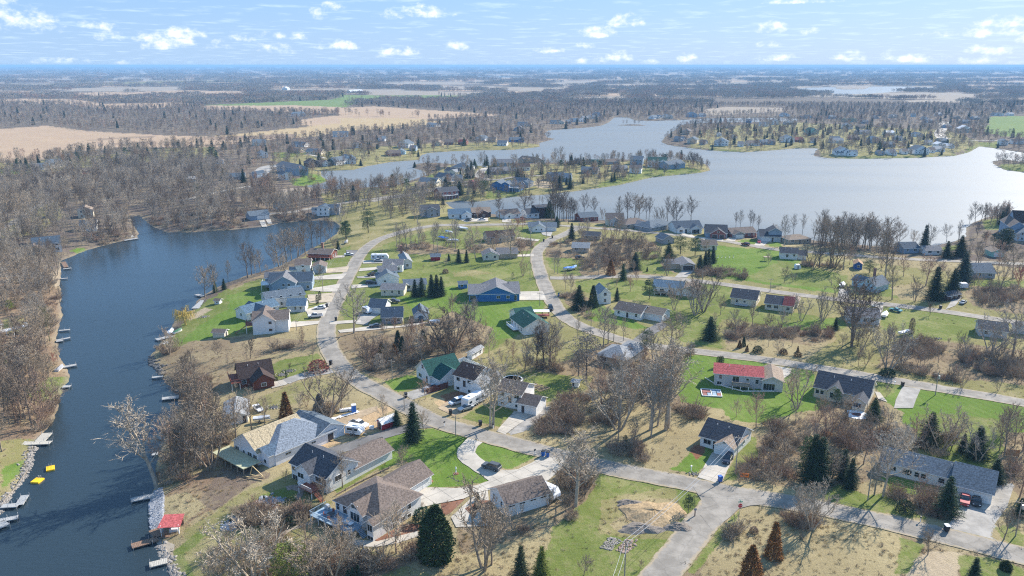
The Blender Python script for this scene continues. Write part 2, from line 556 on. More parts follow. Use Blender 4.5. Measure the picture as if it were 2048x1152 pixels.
# drawn in order, later ones on top; (kind, crop tag, outline)
REG = [
 ('dry', 'P', [(140, 760), (340, 660), (700, 470), (1000, 450), (1450, 470), (2048, 540), (3000, 600), (3000, 1500), (-400, 1500), (0, 1060)]),
 ('wood', 'P', [(-400, 420), (130, 520), (140, 760), (0, 1060), (-400, 1300)]),
 ('litter', 'P', [(-400, 480), (120, 540), (140, 750), (60, 930), (0, 1040), (-400, 1250)]),
 ('wood', 'P', [(-600, 300), (100, 300), (420, 290), (560, 330), (640, 380), (660, 440), (300, 470), (100, 520), (-600, 520)]),
 ('pale', 'P', [(-600, 312), (60, 318), (200, 312), (300, 300), (420, 290), (440, 312), (300, 324), (100, 345), (-600, 350)]),
 # farmland on the left
 ('field','T1',[(-900,740),(0,745),(280,725),(480,755),(900,780),(1250,790),(1500,770),(1560,790),(1250,850),(1000,850),(700,850),(400,880),(180,945),(0,940),(-900,1000)]),
 ('fieldy','T1',[(1200,790),(1500,760),(1750,735),(2016,690),(2600,700),(2300,740),(1950,760),(1800,790),(1500,810),(1200,800)]),
 ('fielddark', 'T1', [(1180, 790), (1500, 780), (1720, 770), (1680, 800), (1400, 810), (1180, 805)]),
 ('fielddark', 'T1', [(450, 815), (650, 795), (900, 785), (880, 795), (640, 805), (480, 818)]),
 ('fielddark', 'T1', [(620, 830), (780, 820), (920, 822), (900, 830), (700, 838)]),
 ('field', 'T1', [(1740, 690), (1900, 670), (2100, 670), (2100, 700), (1800, 725), (1740, 720)]),
 ('field', 'T2', [(-10, 335), (200, 325), (480, 345), (900, 370), (930, 378), (500, 400), (400, 445), (240, 450), (0, 470)]),
 ('fieldy', 'T2', [(0, 395), (300, 395), (500, 400), (460, 440), (240, 452), (0, 470)]),
 ('field', 'T1', [(0, 575), (170, 568), (450, 575), (600, 600), (1050, 590), (1100, 600), (900, 625), (560, 625), (400, 600), (0, 600)]),
 ('field','T1',[(440,545),(700,535),(900,525),(1100,520),(1300,528),(1450,535),(1300,560),(1100,545),(900,548),(700,560),(460,572)]),
 ('field', 'T1', [(1160, 612), (1500, 592), (1900, 605), (2030, 640), (1900, 655), (1500, 640), (1180, 632)]),
 ('green', 'T1', [(1180, 606), (1500, 592), (1900, 575), (2000, 550), (2016, 600), (1990, 620), (1700, 608), (1300, 610)]),
 ('green', 'T2', [(0, 258), (200, 262), (560, 262), (800, 266), (640, 290), (200, 285), (60, 320), (0, 325)]),
 ('field', 'T2', [(930, 240), (1180, 240), (1200, 258), (960, 262)]),
 ('marsh', 'T2', [(1230, 190), (1460, 185), (1440, 200), (1240, 212)]),
 ('marsh', 'T2', [(1200, 280), (1620, 265), (1700, 290), (1800, 300), (1240, 290)]),
 ('marsh', 'T3', [(180, 345), (300, 328), (640, 335), (630, 355), (300, 372), (180, 375)]),
 ('marsh', 'T3', [(1330, 290), (1650, 285), (2300, 290), (2300, 315), (1800, 305), (1350, 300)]),
 ('green', 'T3', [(1790, 470), (1830, 385), (2016, 380), (2600, 385), (2600, 520), (1900, 500), (1800, 480)]),
 ('pale', 'T1', [(0, 495), (900, 470), (1400, 462), (1500, 468), (900, 482), (0, 500)]),
 ('marsh', 'T2', [(700, 180), (900, 175), (1000, 178), (800, 190)]),
 ('field', 'T2', [(230, 200), (480, 195), (500, 205), (250, 212)]),
 ('field', 'T2', [(60, 235), (140, 232), (140, 252), (60, 254)]),
 # settled land round the lakes
 ('pale','P',[(640,380),(760,374),(830,360),(860,345),(900,330),(1060,330),(1400,318),(1430,345),(1240,375),(1100,392),(985,402),(900,405),(920,425),(1060,440),(1400,452),(1440,470),(1480,520),
                   (1100, 540), (700, 520), (640, 520), (560, 560), (660, 440)]),
 ('lawn', 'U3', [(560, 400), (1060, 250), (1500, 235), (1750, 270), (1740, 300), (1400, 320), (1050, 370), (800, 410), (600, 430), (480, 440)]),
 ('lawn', 'U2', [(260, 290), (420, 265), (410, 300), (290, 345), (190, 350)]),
 ('lawn', 'U2', [(940, 290), (1100, 240), (1420, 300), (1420, 330), (1100, 340), (960, 345)]),
 ('lawn', 'U2', [(1000, 520), (1240, 530), (1440, 470), (1500, 500), (1360, 570), (1100, 600), (950, 580)]),
 ('sand', 'U2', [(1580, 450), (1600, 390), (1700, 375), (1850, 430), (1820, 480), (1650, 480)]),
 ('sand', 'U2', [(950, 620), (1360, 570), (1380, 590), (1200, 640), (960, 660)]),
 ('lawn', 'U1', [(230, 240), (560, 230), (780, 290), (760, 320), (560, 350), (300, 340)]),
 ('lush', 'U1', [(510, 410), (700, 405), (820, 500), (820, 540), (640, 570), (440, 560), (420, 520), (560, 490)]),
 ('lawn', 'U1', [(700, 400), (1250, 350), (1270, 370), (1000, 415), (740, 420)]),
 ('marsh', 'U1', [(330, 620), (560, 590), (830, 610), (800, 660), (500, 700), (330, 680)]),
 ('lawn', 'T2', [(560, 560), (860, 540), (1140, 540), (1150, 560), (880, 580), (580, 582)]),
 ('lawn', 'T3', [(170, 570), (300, 545), (560, 550), (800, 545), (830, 560), (560, 585), (320, 590)]),
 ('lawn', 'T3', [(820, 600), (1100, 600), (1660, 590), (1700, 560), (1880, 555), (1720, 592), (1500, 622), (900, 625)]),
 ('lawn', 'T3', [(1700, 530), (1870, 530), (1870, 560), (1700, 560)]),
 ('lawn', 'T3', [(1860, 650), (2100, 655), (2100, 690), (1940, 690), (1850, 665)]),
 ('pale', 'P', [(1480, 250), (1600, 246), (1900, 262), (1960, 285), (1900, 308), (1640, 312), (1640, 292), (1500, 300), (1380, 292), (1400, 262)]),
 ('pale', 'P', [(540, 320), (680, 300), (900, 285), (1080, 285), (1075, 293), (900, 302), (820, 318), (700, 338), (620, 345)]),
 ('lush', 'S8', [(20, 350), (230, 345), (240, 370), (20, 390)]),
 # between the two lakes: lawns and brush
 ('pale','P',[(700,470),(1000,452),(1120,452),(1440,478),(1560,500),(1760,530),(2048,560),(2400,580),(2400,860),(2048,820),(1700,780),(1400,800),(1000,800),(830,800),(700,740),(660,660),(660,560)]),
 ('lawn','P',[(740,500),(860,460),(1080,452),(1095,480),(1060,510),(1085,560),(1100,610),(990,700),(950,720),(880,640),(700,650),(670,620),(700,560)]),
 ('lush','Z2',[(1080,640),(1300,800),(1720,800),(1950,790),(1950,1000),(1650,1152),(1400,1152),(1300,1000),(900,850),(700,860),(560,760),(900,700)]),
 ('lawn', 'Z2', [(700, 500), (1400, 400), (1800, 350), (1900, 560), (1900, 690), (1700, 620), (1500, 540), (1200, 560), (1000, 620), (700, 560)]),
 ('pale', 'Z2', [(1080, 520), (1300, 490), (1500, 520), (1300, 545), (1100, 550)]),
 ('brush', 'Z2', [(540, 240), (860, 240), (1200, 300), (1400, 220), (1700, 180), (1880, 210), (1820, 300), (1300, 330), (1000, 340), (560, 340)]),
 ('brush','P',[(675,665),(870,645),(905,625),(985,660),(960,720),(900,720),(850,720),(830,745),(780,770),(700,740),(670,700)]),
 ('lush', 'R5', [(120, 650), (330, 590), (420, 600), (460, 690), (230, 740)]),
 ('lawn', 'R5', [(700, 500), (840, 460), (1040, 560), (900, 580), (780, 550)]),
 ('dirt', 'R5', [(560, 830), (680, 780), (830, 860), (820, 890), (700, 900), (640, 890)]),
 ('mulch', 'R5', [(620, 780), (740, 730), (900, 760), (780, 790), (680, 850)]),
 ('lawn', 'R5', [(790, 970), (1000, 850), (1150, 860), (1290, 920), (1150, 1050), (950, 1010)]),
 ('lawn', 'R5', [(1250, 590), (1450, 560), (1772, 560), (1772, 800), (1560, 850), (1560, 780), (1300, 660)]),
 ('brush','R4',[(130,600),(500,480),(700,380),(900,320),(1500,350),(1560,500),(1450,800),(1800,950),(1700,1152),(200,1152),(180,960),(600,860),(700,650),(440,640)]),
 ('dry', 'P', [(1080, 810), (1200, 780), (1300, 820), (1400, 840), (1420, 880), (1360, 940), (1290, 945), (1160, 900), (1060, 850)]),
 ('gravel', 'R5', [(1320, 940), (1580, 860), (1600, 900), (1400, 1080), (1250, 1110), (1130, 1080)]),
 ('lawn', 'Z3', [(250, 470), (700, 440), (760, 520), (600, 640), (380, 620), (280, 560)]),
 ('brush','Z3',[(560,300),(1300,330),(1380,500),(1500,620),(1100,640),(600,640),(560,560),(640,480),(380,470),(240,460),(240,340)]),
 ('lawn', 'Z3', [(1100, 420), (1340, 400), (1360, 560), (1500, 630), (1180, 620), (1120, 560)]),
 ('lush', 'Z3', [(600, 980), (760, 920), (1060, 1060), (1230, 1140), (1100, 1152), (700, 1080)]),
 ('lawn','Z3',[(520,690),(860,670),(1240,690),(1300,800),(1700,870),(2000,900),(1900,1152),(1500,1152),(1350,1060),(1250,900),(950,860),(560,780)]),
 ('brush', 'Z3', [(400, 850), (560, 780), (700, 900), (600, 1000), (720, 1110), (500, 980)]),
 ('lush', 'Z4', [(200, 250), (860, 300), (1050, 400), (1060, 480), (1500, 540), (1420, 720), (600, 610), (200, 560), (180, 460)]),
 ('lawn', 'Z4', [(860, 400), (1500, 540), (1500, 690), (1000, 640), (640, 600), (560, 560)]),
 ('lush', 'Z4', [(420, 215), (560, 175), (650, 190), (640, 240), (500, 225)]),
 ('lush', 'Z4', [(720, 240), (820, 205), (890, 220), (880, 270), (780, 260)]),
 ('lawn', 'Z4', [(0, 600), (400, 640), (400, 840), (700, 830), (1040, 900), (1500, 980), (1500, 1050), (900, 1070), (400, 950), (0, 1000)]),
 ('lush', 'Z4', [(900, 1020), (1200, 960), (1450, 950), (1400, 1060), (1000, 1100)]),
 ('dry', 'R3', [(400, 120), (700, 190), (1100, 200), (1480, 120), (1500, 200), (1300, 330), (1200, 410), (900, 390), (700, 340), (440, 300)]),
 ('brush', 'R3', [(420, 100), (800, 60), (1000, 90), (1460, 100), (1450, 200), (1250, 260), (900, 190), (440, 240)]),
 ('lush','R3',[(150,330),(400,320),(900,440),(920,480),(1050,480),(1290,500),(1290,760),(1600,860),(1100,900),(800,1000),(500,980),(400,870),(0,800),(0,420)]),
 ('lush', 'R3', [(1880, 600), (2100, 640), (2600, 720), (2500, 1100), (2300, 1000), (1900, 760)]),
 ('lawn', 'R3', [(0, 100), (200, 60), (400, 200), (400, 290), (0, 220)]),
 ('lawn', 'R2', [(330, 180), (800, 230), (1340, 300), (1340, 460), (1240, 560), (700, 540), (320, 420)]),
 ('lawn', 'R2', [(120, 60), (420, 90), (680, 120), (640, 50), (400, -60), (160, -40)]),
 ('dry', 'R1', [(400, 920), (700, 880), (1000, 1000), (1140, 940), (1240, 1000), (1100, 1060), (900, 1100), (500, 1050)]),
 ('brush', 'R1', [(1180, 1000), (1300, 910), (1822, 930), (2600, 950), (2600, 1300), (1500, 1180), (1280, 1120)]),
 ('lawn', 'R1', [(1250, 840), (1822, 860), (2400, 900), (1822, 930), (1260, 920)]),
 ('lawn', 'R1', [(780, 520), (1100, 440), (1200, 440), (1100, 520), (900, 520)]),
 ('lawn', 'R1', [(1400, 180), (1650, 150), (1640, 280), (1500, 300), (1400, 290)]),
 ('brush', 'R2', [(430, 600), (700, 530), (1250, 590), (1822, 640), (2600, 700), (2600, 1200), (1822, 1020), (900, 930), (500, 860), (260, 830)]),
 ('pale', 'R2', [(0, 600), (340, 610), (340, 700), (200, 800), (0, 780)]),
 ('lawn', 'R2', [(280, 980), (520, 1010), (480, 1100), (330, 1152), (270, 1060)]),
 # right of the crossroads
 ('brush', 'P', [(1440, 1000), (1560, 1020), (1900, 1090), (2048, 1120), (2500, 1250), (2400, 1400), (1300, 1400), (1360, 1152)]),
 ('dry', 'P', [(1480, 1010), (1650, 1030), (1800, 1065), (1800, 1152), (1850, 1300), (1420, 1300), (1400, 1152), (1440, 1060)]),
 ('sand', 'S7', [(690, 1050), (800, 1000), (1000, 1020), (960, 1152), (1000, 1400), (560, 1400), (640, 1152)]),
 ('lawn', 'S7', [(560, 900), (760, 960), (700, 1050), (640, 1152), (540, 1152), (590, 980)]),
 ('lawn', 'S7', [(960, 1030), (1180, 1050), (1401, 1120), (1401, 1300), (1000, 1300)]),
 ('brush','P',[(1500,880),(1560,860),(1700,790),(1760,800),(1790,850),(2048,850),(2400,900),(2400,1080),(2048,1010),(1985,940),(1760,960),(1620,990),(1480,960)]),
 ('lush', 'P', [(1830, 785), (2048, 815), (2500, 880), (2500, 920), (2048, 870), (1860, 870), (1800, 850)]),
 ('lawn', 'S7', [(700, 100), (1000, 110), (1300, 150), (1260, 340), (1150, 500), (900, 420), (700, 380)]),
 ('lawn', 'S7', [(80, 650), (200, 560), (380, 640), (480, 620), (700, 640), (780, 700), (770, 800), (400, 740), (180, 700)]),
 ('lush', 'S7', [(460, 520), (560, 510), (820, 580), (760, 640), (540, 620)]),
 ('brush', 'S7', [(500, 630), (800, 640), (900, 760), (880, 820), (700, 760)]),
 ('gravel', 'S7', [(930, 740), (1180, 700), (1230, 560), (1330, 560), (1290, 700), (1200, 820), (1190, 920), (1300, 970), (1100, 960), (900, 880)]),
 ('lawn', 'S7', [(1190, 850), (1290, 830), (1401, 880), (1401, 980), (1300, 960)]),
 ('lush', 'S6', [(560, 350), (740, 180), (860, 240), (720, 410), (500, 370)]),
 ('lawn', 'S6', [(900, 450), (1000, 270), (1100, 130), (1160, 140), (1160, 300), (1060, 340), (1000, 460)]),
 ('mulch', 'S6', [(660, 220), (700, 190), (790, 190), (780, 250), (700, 300)]),
 # the corner lot with the straw mound
 ('lawn','S6',[(-200,330),(0,370),(430,470),(620,510),(760,600),(740,700),(560,900),(390,1152),(300,1400),(-400,1400),(-400,1000),(-300,600)]),
 ('pale', 'S6', [(0, 600), (200, 560), (560, 500), (600, 700), (560, 900), (300, 900), (0, 860)]),
 ('dry', 'S6', [(70, 790), (200, 690), (330, 590), (540, 590), (620, 680), (580, 780), (400, 850), (150, 860)]),
 ('lawn', 'S6', [(1020, 690), (960, 740), (760, 960), (640, 1152), (700, 1152), (900, 900), (1020, 740)]),
 # around the long drive and the three big houses
 ('lush','S2',[(1280,300),(1640,200),(1861,180),(2300,260),(2460,330),(2000,560),(1861,690),(1750,660),(1740,580),(1640,460),(1480,500)]),
 ('lush','S5',[(0,60),(340,10),(740,40),(640,180),(700,280),(880,360),(880,400),(600,460),(350,450),(290,420),(290,330),(180,250),(0,330)]),
 ('lush', 'S5', [(735, 150), (860, 90), (960, 100), (1280, 205), (1040, 318), (950, 310), (780, 230)]),
 ('pale','S2',[(440,640),(620,520),(760,720),(900,800),(1010,790),(940,880),(600,980),(500,1100),(200,1152),(-300,1152),(-330,1000),(-100,900),(200,700)]),
 ('pale','S4',[(160,650),(220,560),(500,430),(700,380),(1200,400),(1500,440),(1700,560),(2048,640),(2600,900),(2400,1300),(300,1300),(180,800)]),
 ('lawn', 'S4', [(180, 560), (420, 400), (500, 420), (300, 600), (400, 780), (220, 800), (170, 700)]),
 ('lawn', 'S4', [(700, 260), (1000, 120), (1200, 60), (1320, 100), (1250, 170), (1000, 170), (820, 230)]),
 ('lawn', 'S2', [(860, 640), (1030, 560), (1400, 380), (1480, 480), (1200, 640), (1050, 740)]),
 ('litter', 'S4', [(120, 60), (400, -100), (700, -160), (860, 0), (700, 150), (480, 250), (280, 350), (120, 360)]),
 ('mud', 'S2', [(0, 520), (150, 380), (440, 560), (420, 600), (280, 640), (100, 760), (-60, 860), (-200, 760)]),
 ('dry', 'S4', [(120, 80), (330, 60), (480, 200), (280, 330), (120, 350)]),
 ('mulch', 'S4', [(820, 210), (960, 160), (1100, 170), (1250, 260), (1200, 340), (900, 380), (740, 400), (680, 400), (760, 330)]),
 ('mulch', 'S5', [(0, 860), (180, 740), (320, 740), (320, 800), (180, 830), (0, 900)]),
 ('mulch', 'S5', [(480, 580), (670, 545), (550, 660), (500, 680)]),
 ('mulch', 'S5', [(665, 620), (760, 560), (880, 560), (900, 620), (860, 700), (740, 710)]),
 ('brush','S5',[(930,650),(1240,560),(1340,480),(1400,300),(1640,280),(1740,340),(1640,560),(1400,760),(1080,880),(640,1000),(600,780)]),
 ('litter', 'S5', [(-600, 1152), (-200, 1020), (160, 1000), (300, 900), (340, 1020), (150, 1090), (-100, 1200)]),
 ('dirt', 'S2', [(800, 240), (900, 100), (1400, 0), (1500, -40), (1600, -20), (1400, 80), (1400, 180), (1200, 230), (900, 360), (780, 340)]),
 ('dry','S1',[(-300,700),(300,560),(600,600),(1000,440),(1300,400),(1500,450),(1860,620),(1860,700),(1500,760),(1100,800),(900,850),(620,960),(300,1152),(-200,1152)]),
 ('brush', 'S1', [(-600, 500), (-400, 0), (600, -40), (1240, 40), (1200, 100), (700, 170), (350, 270), (340, 500), (150, 560), (-300, 700)]),
 ('lawn', 'S1', [(730, 330), (760, 240), (1240, 150), (1290, 210), (1390, 290), (1250, 320), (900, 400), (820, 420)]),
 ('dry', 'S1', [(740, 240), (1200, 110), (1260, 130), (1240, 150), (900, 200), (760, 260)]),
 ('pale', 'S1', [(600, 600), (1000, 450), (1250, 400), (1500, 450), (1500, 560), (900, 700), (640, 740)]),
 ('lawn','P',[(348,690),(342,668),(362,640),(392,606),(440,577),(520,550),(600,520),(640,500),(700,490),(705,525),(668,600),(652,635),(600,648),(500,668),(440,676),(400,670)]),
 ('lush', 'Z1', [(540, 700), (900, 640), (900, 760), (700, 1080), (200, 1140), (60, 1140), (240, 1010), (560, 830)]),
 ('sand', 'Z1', [(160, 860), (340, 800), (400, 830), (260, 900), (180, 920)]),
 ('brush', 'Z1', [(570, 600), (700, 550), (900, 500), (1300, 370), (1320, 420), (900, 540), (700, 590), (580, 650)]),
 # west shore
 ('pale', 'S3', [(0, 370), (100, 345), (215, 335), (225, 350), (185, 420), (150, 560), (80, 650), (0, 760), (-400, 1000), (-400, 500)]),
 ('lush', 'S3', [(0, 520), (130, 450), (110, 520), (0, 620)]),
 ('lawn', 'U6', [(400, 1090), (560, 1060), (585, 1110), (560, 1200), (300, 1300), (200, 1200)]),
 ('lush', 'U6', [(560, 60), (640, 40), (800, 40), (820, 60), (700, 90), (620, 105), (620, 70)]),
 ('pale', 'U6', [(500, 160), (620, 110), (650, 130), (560, 160), (500, 190)]),
 ('sand', 'U6', [(400, 250), (500, 170), (520, 230), (490, 330), (440, 340)]),
 ('pale', 'U6', [(20, 640), (180, 610), (220, 740), (60, 760)]),
 ('lawn', 'U6', [(-200, 940), (60, 960), (70, 1000), (-200, 1020)]),
 ('pale', 'P', [(0, 445), (60, 435), (80, 415), (110, 400), (130, 430), (70, 470), (0, 480)]),
 ('stone', 'S3', [(905, 650), (915, 720), (905, 860), (870, 910), (835, 860), (835, 740), (860, 670)]),
 ('sand', 'S3', [(900, 960), (960, 950), (980, 1000), (930, 1030), (890, 1000)]),
]
REGW = [(KEYS.index(k), np.array([flat(*px(t, *q), 2.7) for q in p])) for k, t, p in REG]


def region(X, Y, D=None, jit=True):
 r = np.hypot(X, Y)
 if jit:
  a = np.clip(r / 400, .25, 6)
  X2 = X + fbm(X, Y, .5, 3.0) * a * .8 + fbm(X, Y, 2.3, 5.0) * .25 * a
  Y2 = Y + fbm(X, Y, .5, 8.0) * a * .8 + fbm(X, Y, 2.1, 1.0) * .25 * a
 else:
  X2, Y2 = X, Y
 K = np.full(X.shape, KEYS.index('wood'))
 far = fbm(X, Y, .004, 4.0)
 K = np.where((r > 2600) & (far > .2), KEYS.index('marsh'), K)
 K = np.where((r > 2600) & (far < -.5), KEYS.index('field'), K)
 for k, P in REGW:
  K[inpoly(X2, Y2, P)] = k
 return K


def build_ground():
 az_ = np.concatenate([np.linspace(-180,-50,40)[:-1],np.linspace(-50,-36,60)[:-1],np.linspace(-36,36,820)[:-1],np.linspace(36,50,60)[:-1],np.linspace(50,180,40)])
 az_ = np.radians(az_)
 dep = np.concatenate([np.linspace(80,40,14)[:-1],np.linspace(40,33.5,60)[:-1],np.linspace(33.5,3.0,560)[:-1],np.linspace(3.0,.5,90)[:-1],np.linspace(.5,.182,16)])
 rr = CAM_H / np.tan(np.radians(dep))
 A, Rr = np.meshgrid(az_, rr)
 X, Y = np.sin(A) * Rr, np.cos(A) * Rr
 sh = X.shape
 X, Y = X.ravel(), Y.ravel()
 D = np.full(X.shape, 400.0)
 vis = (np.abs(A.ravel()) < R(52))
 D[vis] = shore_d(X[vis], Y[vis])
 H = HT(X, Y, D)
 K = region(X, Y)
 cols = np.array([COL[k][0] for k in KEYS])
 dry = np.array([COL[k][1] for k in KEYS])
 c = cols[K]
 dr = dry[K]
 # bare sandy strip along the water and lake bed below it
 e = np.clip(1 - np.abs(D - .6) / 1.6, 0, 1)[:, None]
 c = c * (1 - e * .7) + np.array([.27, .22, .16]) * e * .7
 c[D < 0] = (.09, .085, .07)
 nr, nc = sh
 idx = np.arange(nr * nc).reshape(sh)
 q = np.stack([idx[:-1, :-1], idx[:-1, 1:], idx[1:, 1:], idx[1:, :-1]], -1).reshape(-1, 4)
 me = bpy.data.meshes.new('ground')
 me.vertices.add(nr * nc)
 me.vertices.foreach_set('co', np.stack([X, Y, H], -1).ravel())
 nq = len(q)
 me.loops.add(nq * 4)
 me.loops.foreach_set('vertex_index', q[:, ::-1].ravel())
 me.polygons.add(nq)
 me.polygons.foreach_set('loop_start', np.arange(0, nq * 4, 4))
 me.polygons.foreach_set('loop_total', np.full(nq, 4))
 me.polygons.foreach_set('use_smooth', np.ones(nq, bool))
 me.update()
 ca = me.color_attributes.new('cover', 'FLOAT_COLOR', 'POINT')
 ca.data.foreach_set('color', np.concatenate([c, dr[:, None]], 1).ravel())
 m = bpy.data.materials.new('ground_cover')
 m.use_nodes = True
 nt = m.node_tree
 b = nt.nodes['Principled BSDF']
 b.inputs['Roughness'].default_value = 1.0
 b.inputs['Specular IOR Level'].default_value = .05
 at = N(nt, 'ShaderNodeAttribute', attribute_name='cover')
 ge = N(nt, 'ShaderNodeNewGeometry')

 def noise(sc, det=5, ro=.6):
  n = N(nt, 'ShaderNodeTexNoise')
  n.inputs['Scale'].default_value = sc
  n.inputs['Detail'].default_value = det
  n.inputs['Roughness'].default_value = ro
  L(nt, ge.outputs['Position'], n.inputs['Vector'])
  return n.outputs[0]
 n1, n2, n3, n4 = noise(.09, 5), noise(.6, 5, .7), noise(3.2, 3, .7), noise(.017, 4)
 straw = mixc(nt, n3, (.30, .235, .12), (.40, .34, .2))
 f = mth(nt,'MULTIPLY',ramp(nt,mth(nt,'ADD',mth(nt,'MULTIPLY',n1,.5),mth(nt,'MULTIPLY',n2,.5)),.44,.64),mth(nt,'MULTIPLY',at.outputs['Alpha'],.75))
 c1 = mixc(nt, f, at.outputs['Color'], straw)
 brown = mixc(nt, mth(nt, 'MULTIPLY', ramp(nt, n2, .52, .72), mth(nt, 'MULTIPLY', at.outputs['Alpha'], .55)), c1, (.10, .075, .05))
 k = mth(nt, 'ADD', .3, mth(nt, 'ADD', mth(nt, 'MULTIPLY', n3, .9), mth(nt, 'ADD', mth(nt, 'MULTIPLY', n1, .3), mth(nt, 'MULTIPLY', n4, .2))))
 kk = N(nt, 'ShaderNodeCombineXYZ')
 L(nt, mixc(nt, 1.0, brown, kk.outputs[0], 'MULTIPLY'), b.inputs['Base Color'])
 se = N(nt, 'ShaderNodeSeparateXYZ')
 L(nt, ge.outputs['Position'], se.inputs[0])
 mow = mth(nt,'SINE',mth(nt,'MULTIPLY',mth(nt,'ADD',mth(nt,'ADD',se.outputs[0],mth(nt,'MULTIPLY',se.outputs[1],.35)),mth(nt,'MULTIPLY',n1,6)),2.3))
 mw = mth(nt, 'MULTIPLY', mow, mth(nt, 'MULTIPLY', mth(nt, 'SUBTRACT', 1.0, at.outputs['Alpha']), .07))
 k = mth(nt, 'ADD', k, mw)
 for i in range(3):
  L(nt, k, kk.inputs[i])
 bp = N(nt, 'ShaderNodeBump')
 bp.inputs['Strength'].default_value = .6
 bp.inputs['Distance'].default_value = .25
 L(nt, n3, bp.inputs['Height'])
 L(nt, bp.outputs[0], b.inputs['Normal'])
 me.materials.append(m)
 tag(link(bpy.data.objects.new('ground', me)), kind='structure')


build_ground()


def build_water():
 m = bpy.data.materials.new('lake_water')
 m.use_nodes = True
 nt = m.node_tree
 b = nt.nodes['Principled BSDF']
 b.inputs['Base Color'].default_value = (.03, .05, .062, 1)
 b.inputs['Roughness'].default_value = .16
 b.inputs['IOR'].default_value = 1.333
 b.inputs['Specular IOR Level'].default_value = .42
 ge = N(nt, 'ShaderNodeNewGeometry')
 mp = N(nt, 'ShaderNodeMapping')
 mp.inputs['Rotation'].default_value = (0, 0, R(25))
 mp.inputs['Scale'].default_value = (.45, 1.5, 1)
 L(nt, ge.outputs['Position'], mp.inputs['Vector'])
 n = N(nt, 'ShaderNodeTexNoise')
 n.inputs['Scale'].default_value = .9
 n.inputs['Detail'].default_value = 5
 n.inputs['Roughness'].default_value = .62
 L(nt, mp.outputs[0], n.inputs['Vector'])
 nb = N(nt, 'ShaderNodeTexNoise')
 nb.inputs['Scale'].default_value = .012
 nb.inputs['Detail'].default_value = 4
 mp2 = N(nt, 'ShaderNodeMapping')
 mp2.inputs['Scale'].default_value = (.35, 1.6, 1)
 mp2.inputs['Rotation'].default_value = (0, 0, R(-18))
 L(nt, ge.outputs['Position'], mp2.inputs['Vector'])
 L(nt, mp2.outputs[0], nb.inputs['Vector'])
 L(nt, mth(nt, 'ADD', .2, mth(nt, 'MULTIPLY', ramp(nt, nb.outputs[0], .35, .65), .16)), b.inputs['Roughness'])
 bp = N(nt, 'ShaderNodeBump')
 sy = N(nt, 'ShaderNodeSeparateXYZ')
 L(nt, ge.outputs['Position'], sy.inputs[0])
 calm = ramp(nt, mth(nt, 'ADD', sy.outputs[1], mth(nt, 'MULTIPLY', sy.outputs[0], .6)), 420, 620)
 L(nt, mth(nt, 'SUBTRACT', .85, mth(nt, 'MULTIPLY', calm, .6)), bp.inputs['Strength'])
 L(nt, mixc(nt, calm, (.022, .036, .045), (.17, .19, .20)), b.inputs['Base Color'])  # open lake paler: silvery sky and sun sheen painted into its base colour
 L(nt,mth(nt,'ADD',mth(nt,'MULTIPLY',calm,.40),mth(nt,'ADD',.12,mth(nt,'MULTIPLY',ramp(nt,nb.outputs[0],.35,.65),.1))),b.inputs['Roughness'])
 bp.inputs['Distance'].default_value = .07
 L(nt, n.outputs[0], bp.inputs['Height'])
 L(nt, bp.outputs[0], b.inputs['Normal'])
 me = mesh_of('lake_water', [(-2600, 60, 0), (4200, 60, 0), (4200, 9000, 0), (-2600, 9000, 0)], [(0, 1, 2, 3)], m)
 tag(link(bpy.data.objects.new('lake_water', me)), kind='structure')


build_water()

# haze: one closed box of even pale air
hm = bpy.data.materials.new('haze')
hm.use_nodes = True
hn = hm.node_tree
hn.nodes.clear()
ho = N(hn, 'ShaderNodeOutputMaterial')
hv = N(hn, 'ShaderNodeVolumePrincipled')
hv.inputs['Color'].default_value = (.33, .60, .92, 1)
hv.inputs['Density'].default_value = 1 / 9500.0
hv.inputs['Anisotropy'].default_value = .0
L(hn, hv.outputs[0], ho.inputs['Volume'])
tag(MB().box(-32000, 32000, -32000, 32000, -4, 99).obj('haze', hm), kind='stuff')
# ------------------------------------------------------------------ tree and shrub prototypes
BARK = {}
for nm,c in dict(taupe=(.33,.262,.19),grey=(.36,.31,.25),pale=(.45,.38,.29),dark=(.2,.155,.12),red=(.36,.13,.10),warm=(.3,.22,.15),brush=(.30,.21,.15),olive=(.2,.19,.10),
                  straw=(.46, .34, .17), willow=(.55, .42, .13), rosy=(.38, .26, .185), tan=(.43, .34, .24)).items():
 BARK[nm] = mat('bark_' + nm, c, .95, .3, 2.0, .1, rvar=.22)
NEED = {}
for nm,c in dict(spruce=(.04,.078,.036),pine=(.07,.12,.04),blue=(.05,.09,.068),rust=(.32,.15,.045),rustdark=(.17,.09,.035),juniper=(.08,.10,.045),bright=(.19,.23,.04),cedar=(.05,.08,.027),
                  grey=(.09, .105, .075)).items():
 NEED[nm] = mat('needles_' + nm, c, .8, .45, 1.2, .2, rvar=.18, col2=tuple(k * .55 for k in c))
TRUNKM = mat('bark_trunk', (.14, .11, .09), .95, .35, 3, .1)


def rv(r):
 return Vector((r.uniform(-1, 1), r.uniform(-1, 1), r.uniform(-1, 1)))


def spike(mb, p, d, l, w, r):
 s = d.cross(rv(r))
 if s.length < 1e-4:
  s = d.orthogonal()
 s = s.normalized() * w * .5
 n = len(mb.v)
 mb.v += [tuple(p - s), tuple(p + s), tuple(p + d * l)]
 mb.f.append((n, n + 1, n + 2))


def limb(mb, p, d, l, r0, r1, seg, k, r, wob=.18, up=.12):
 pts = [p.copy()]
 dd = d.normalized()
 for i in range(seg):
  dd = (dd + rv(r) * wob + Vector((0, 0, up))).normalized()
  pts.append(pts[-1] + dd * l / seg)
 mb.tube(pts, [r0 + (r1 - r0) * i / seg for i in range(seg + 1)], k, cap=False)
 return pts, dd


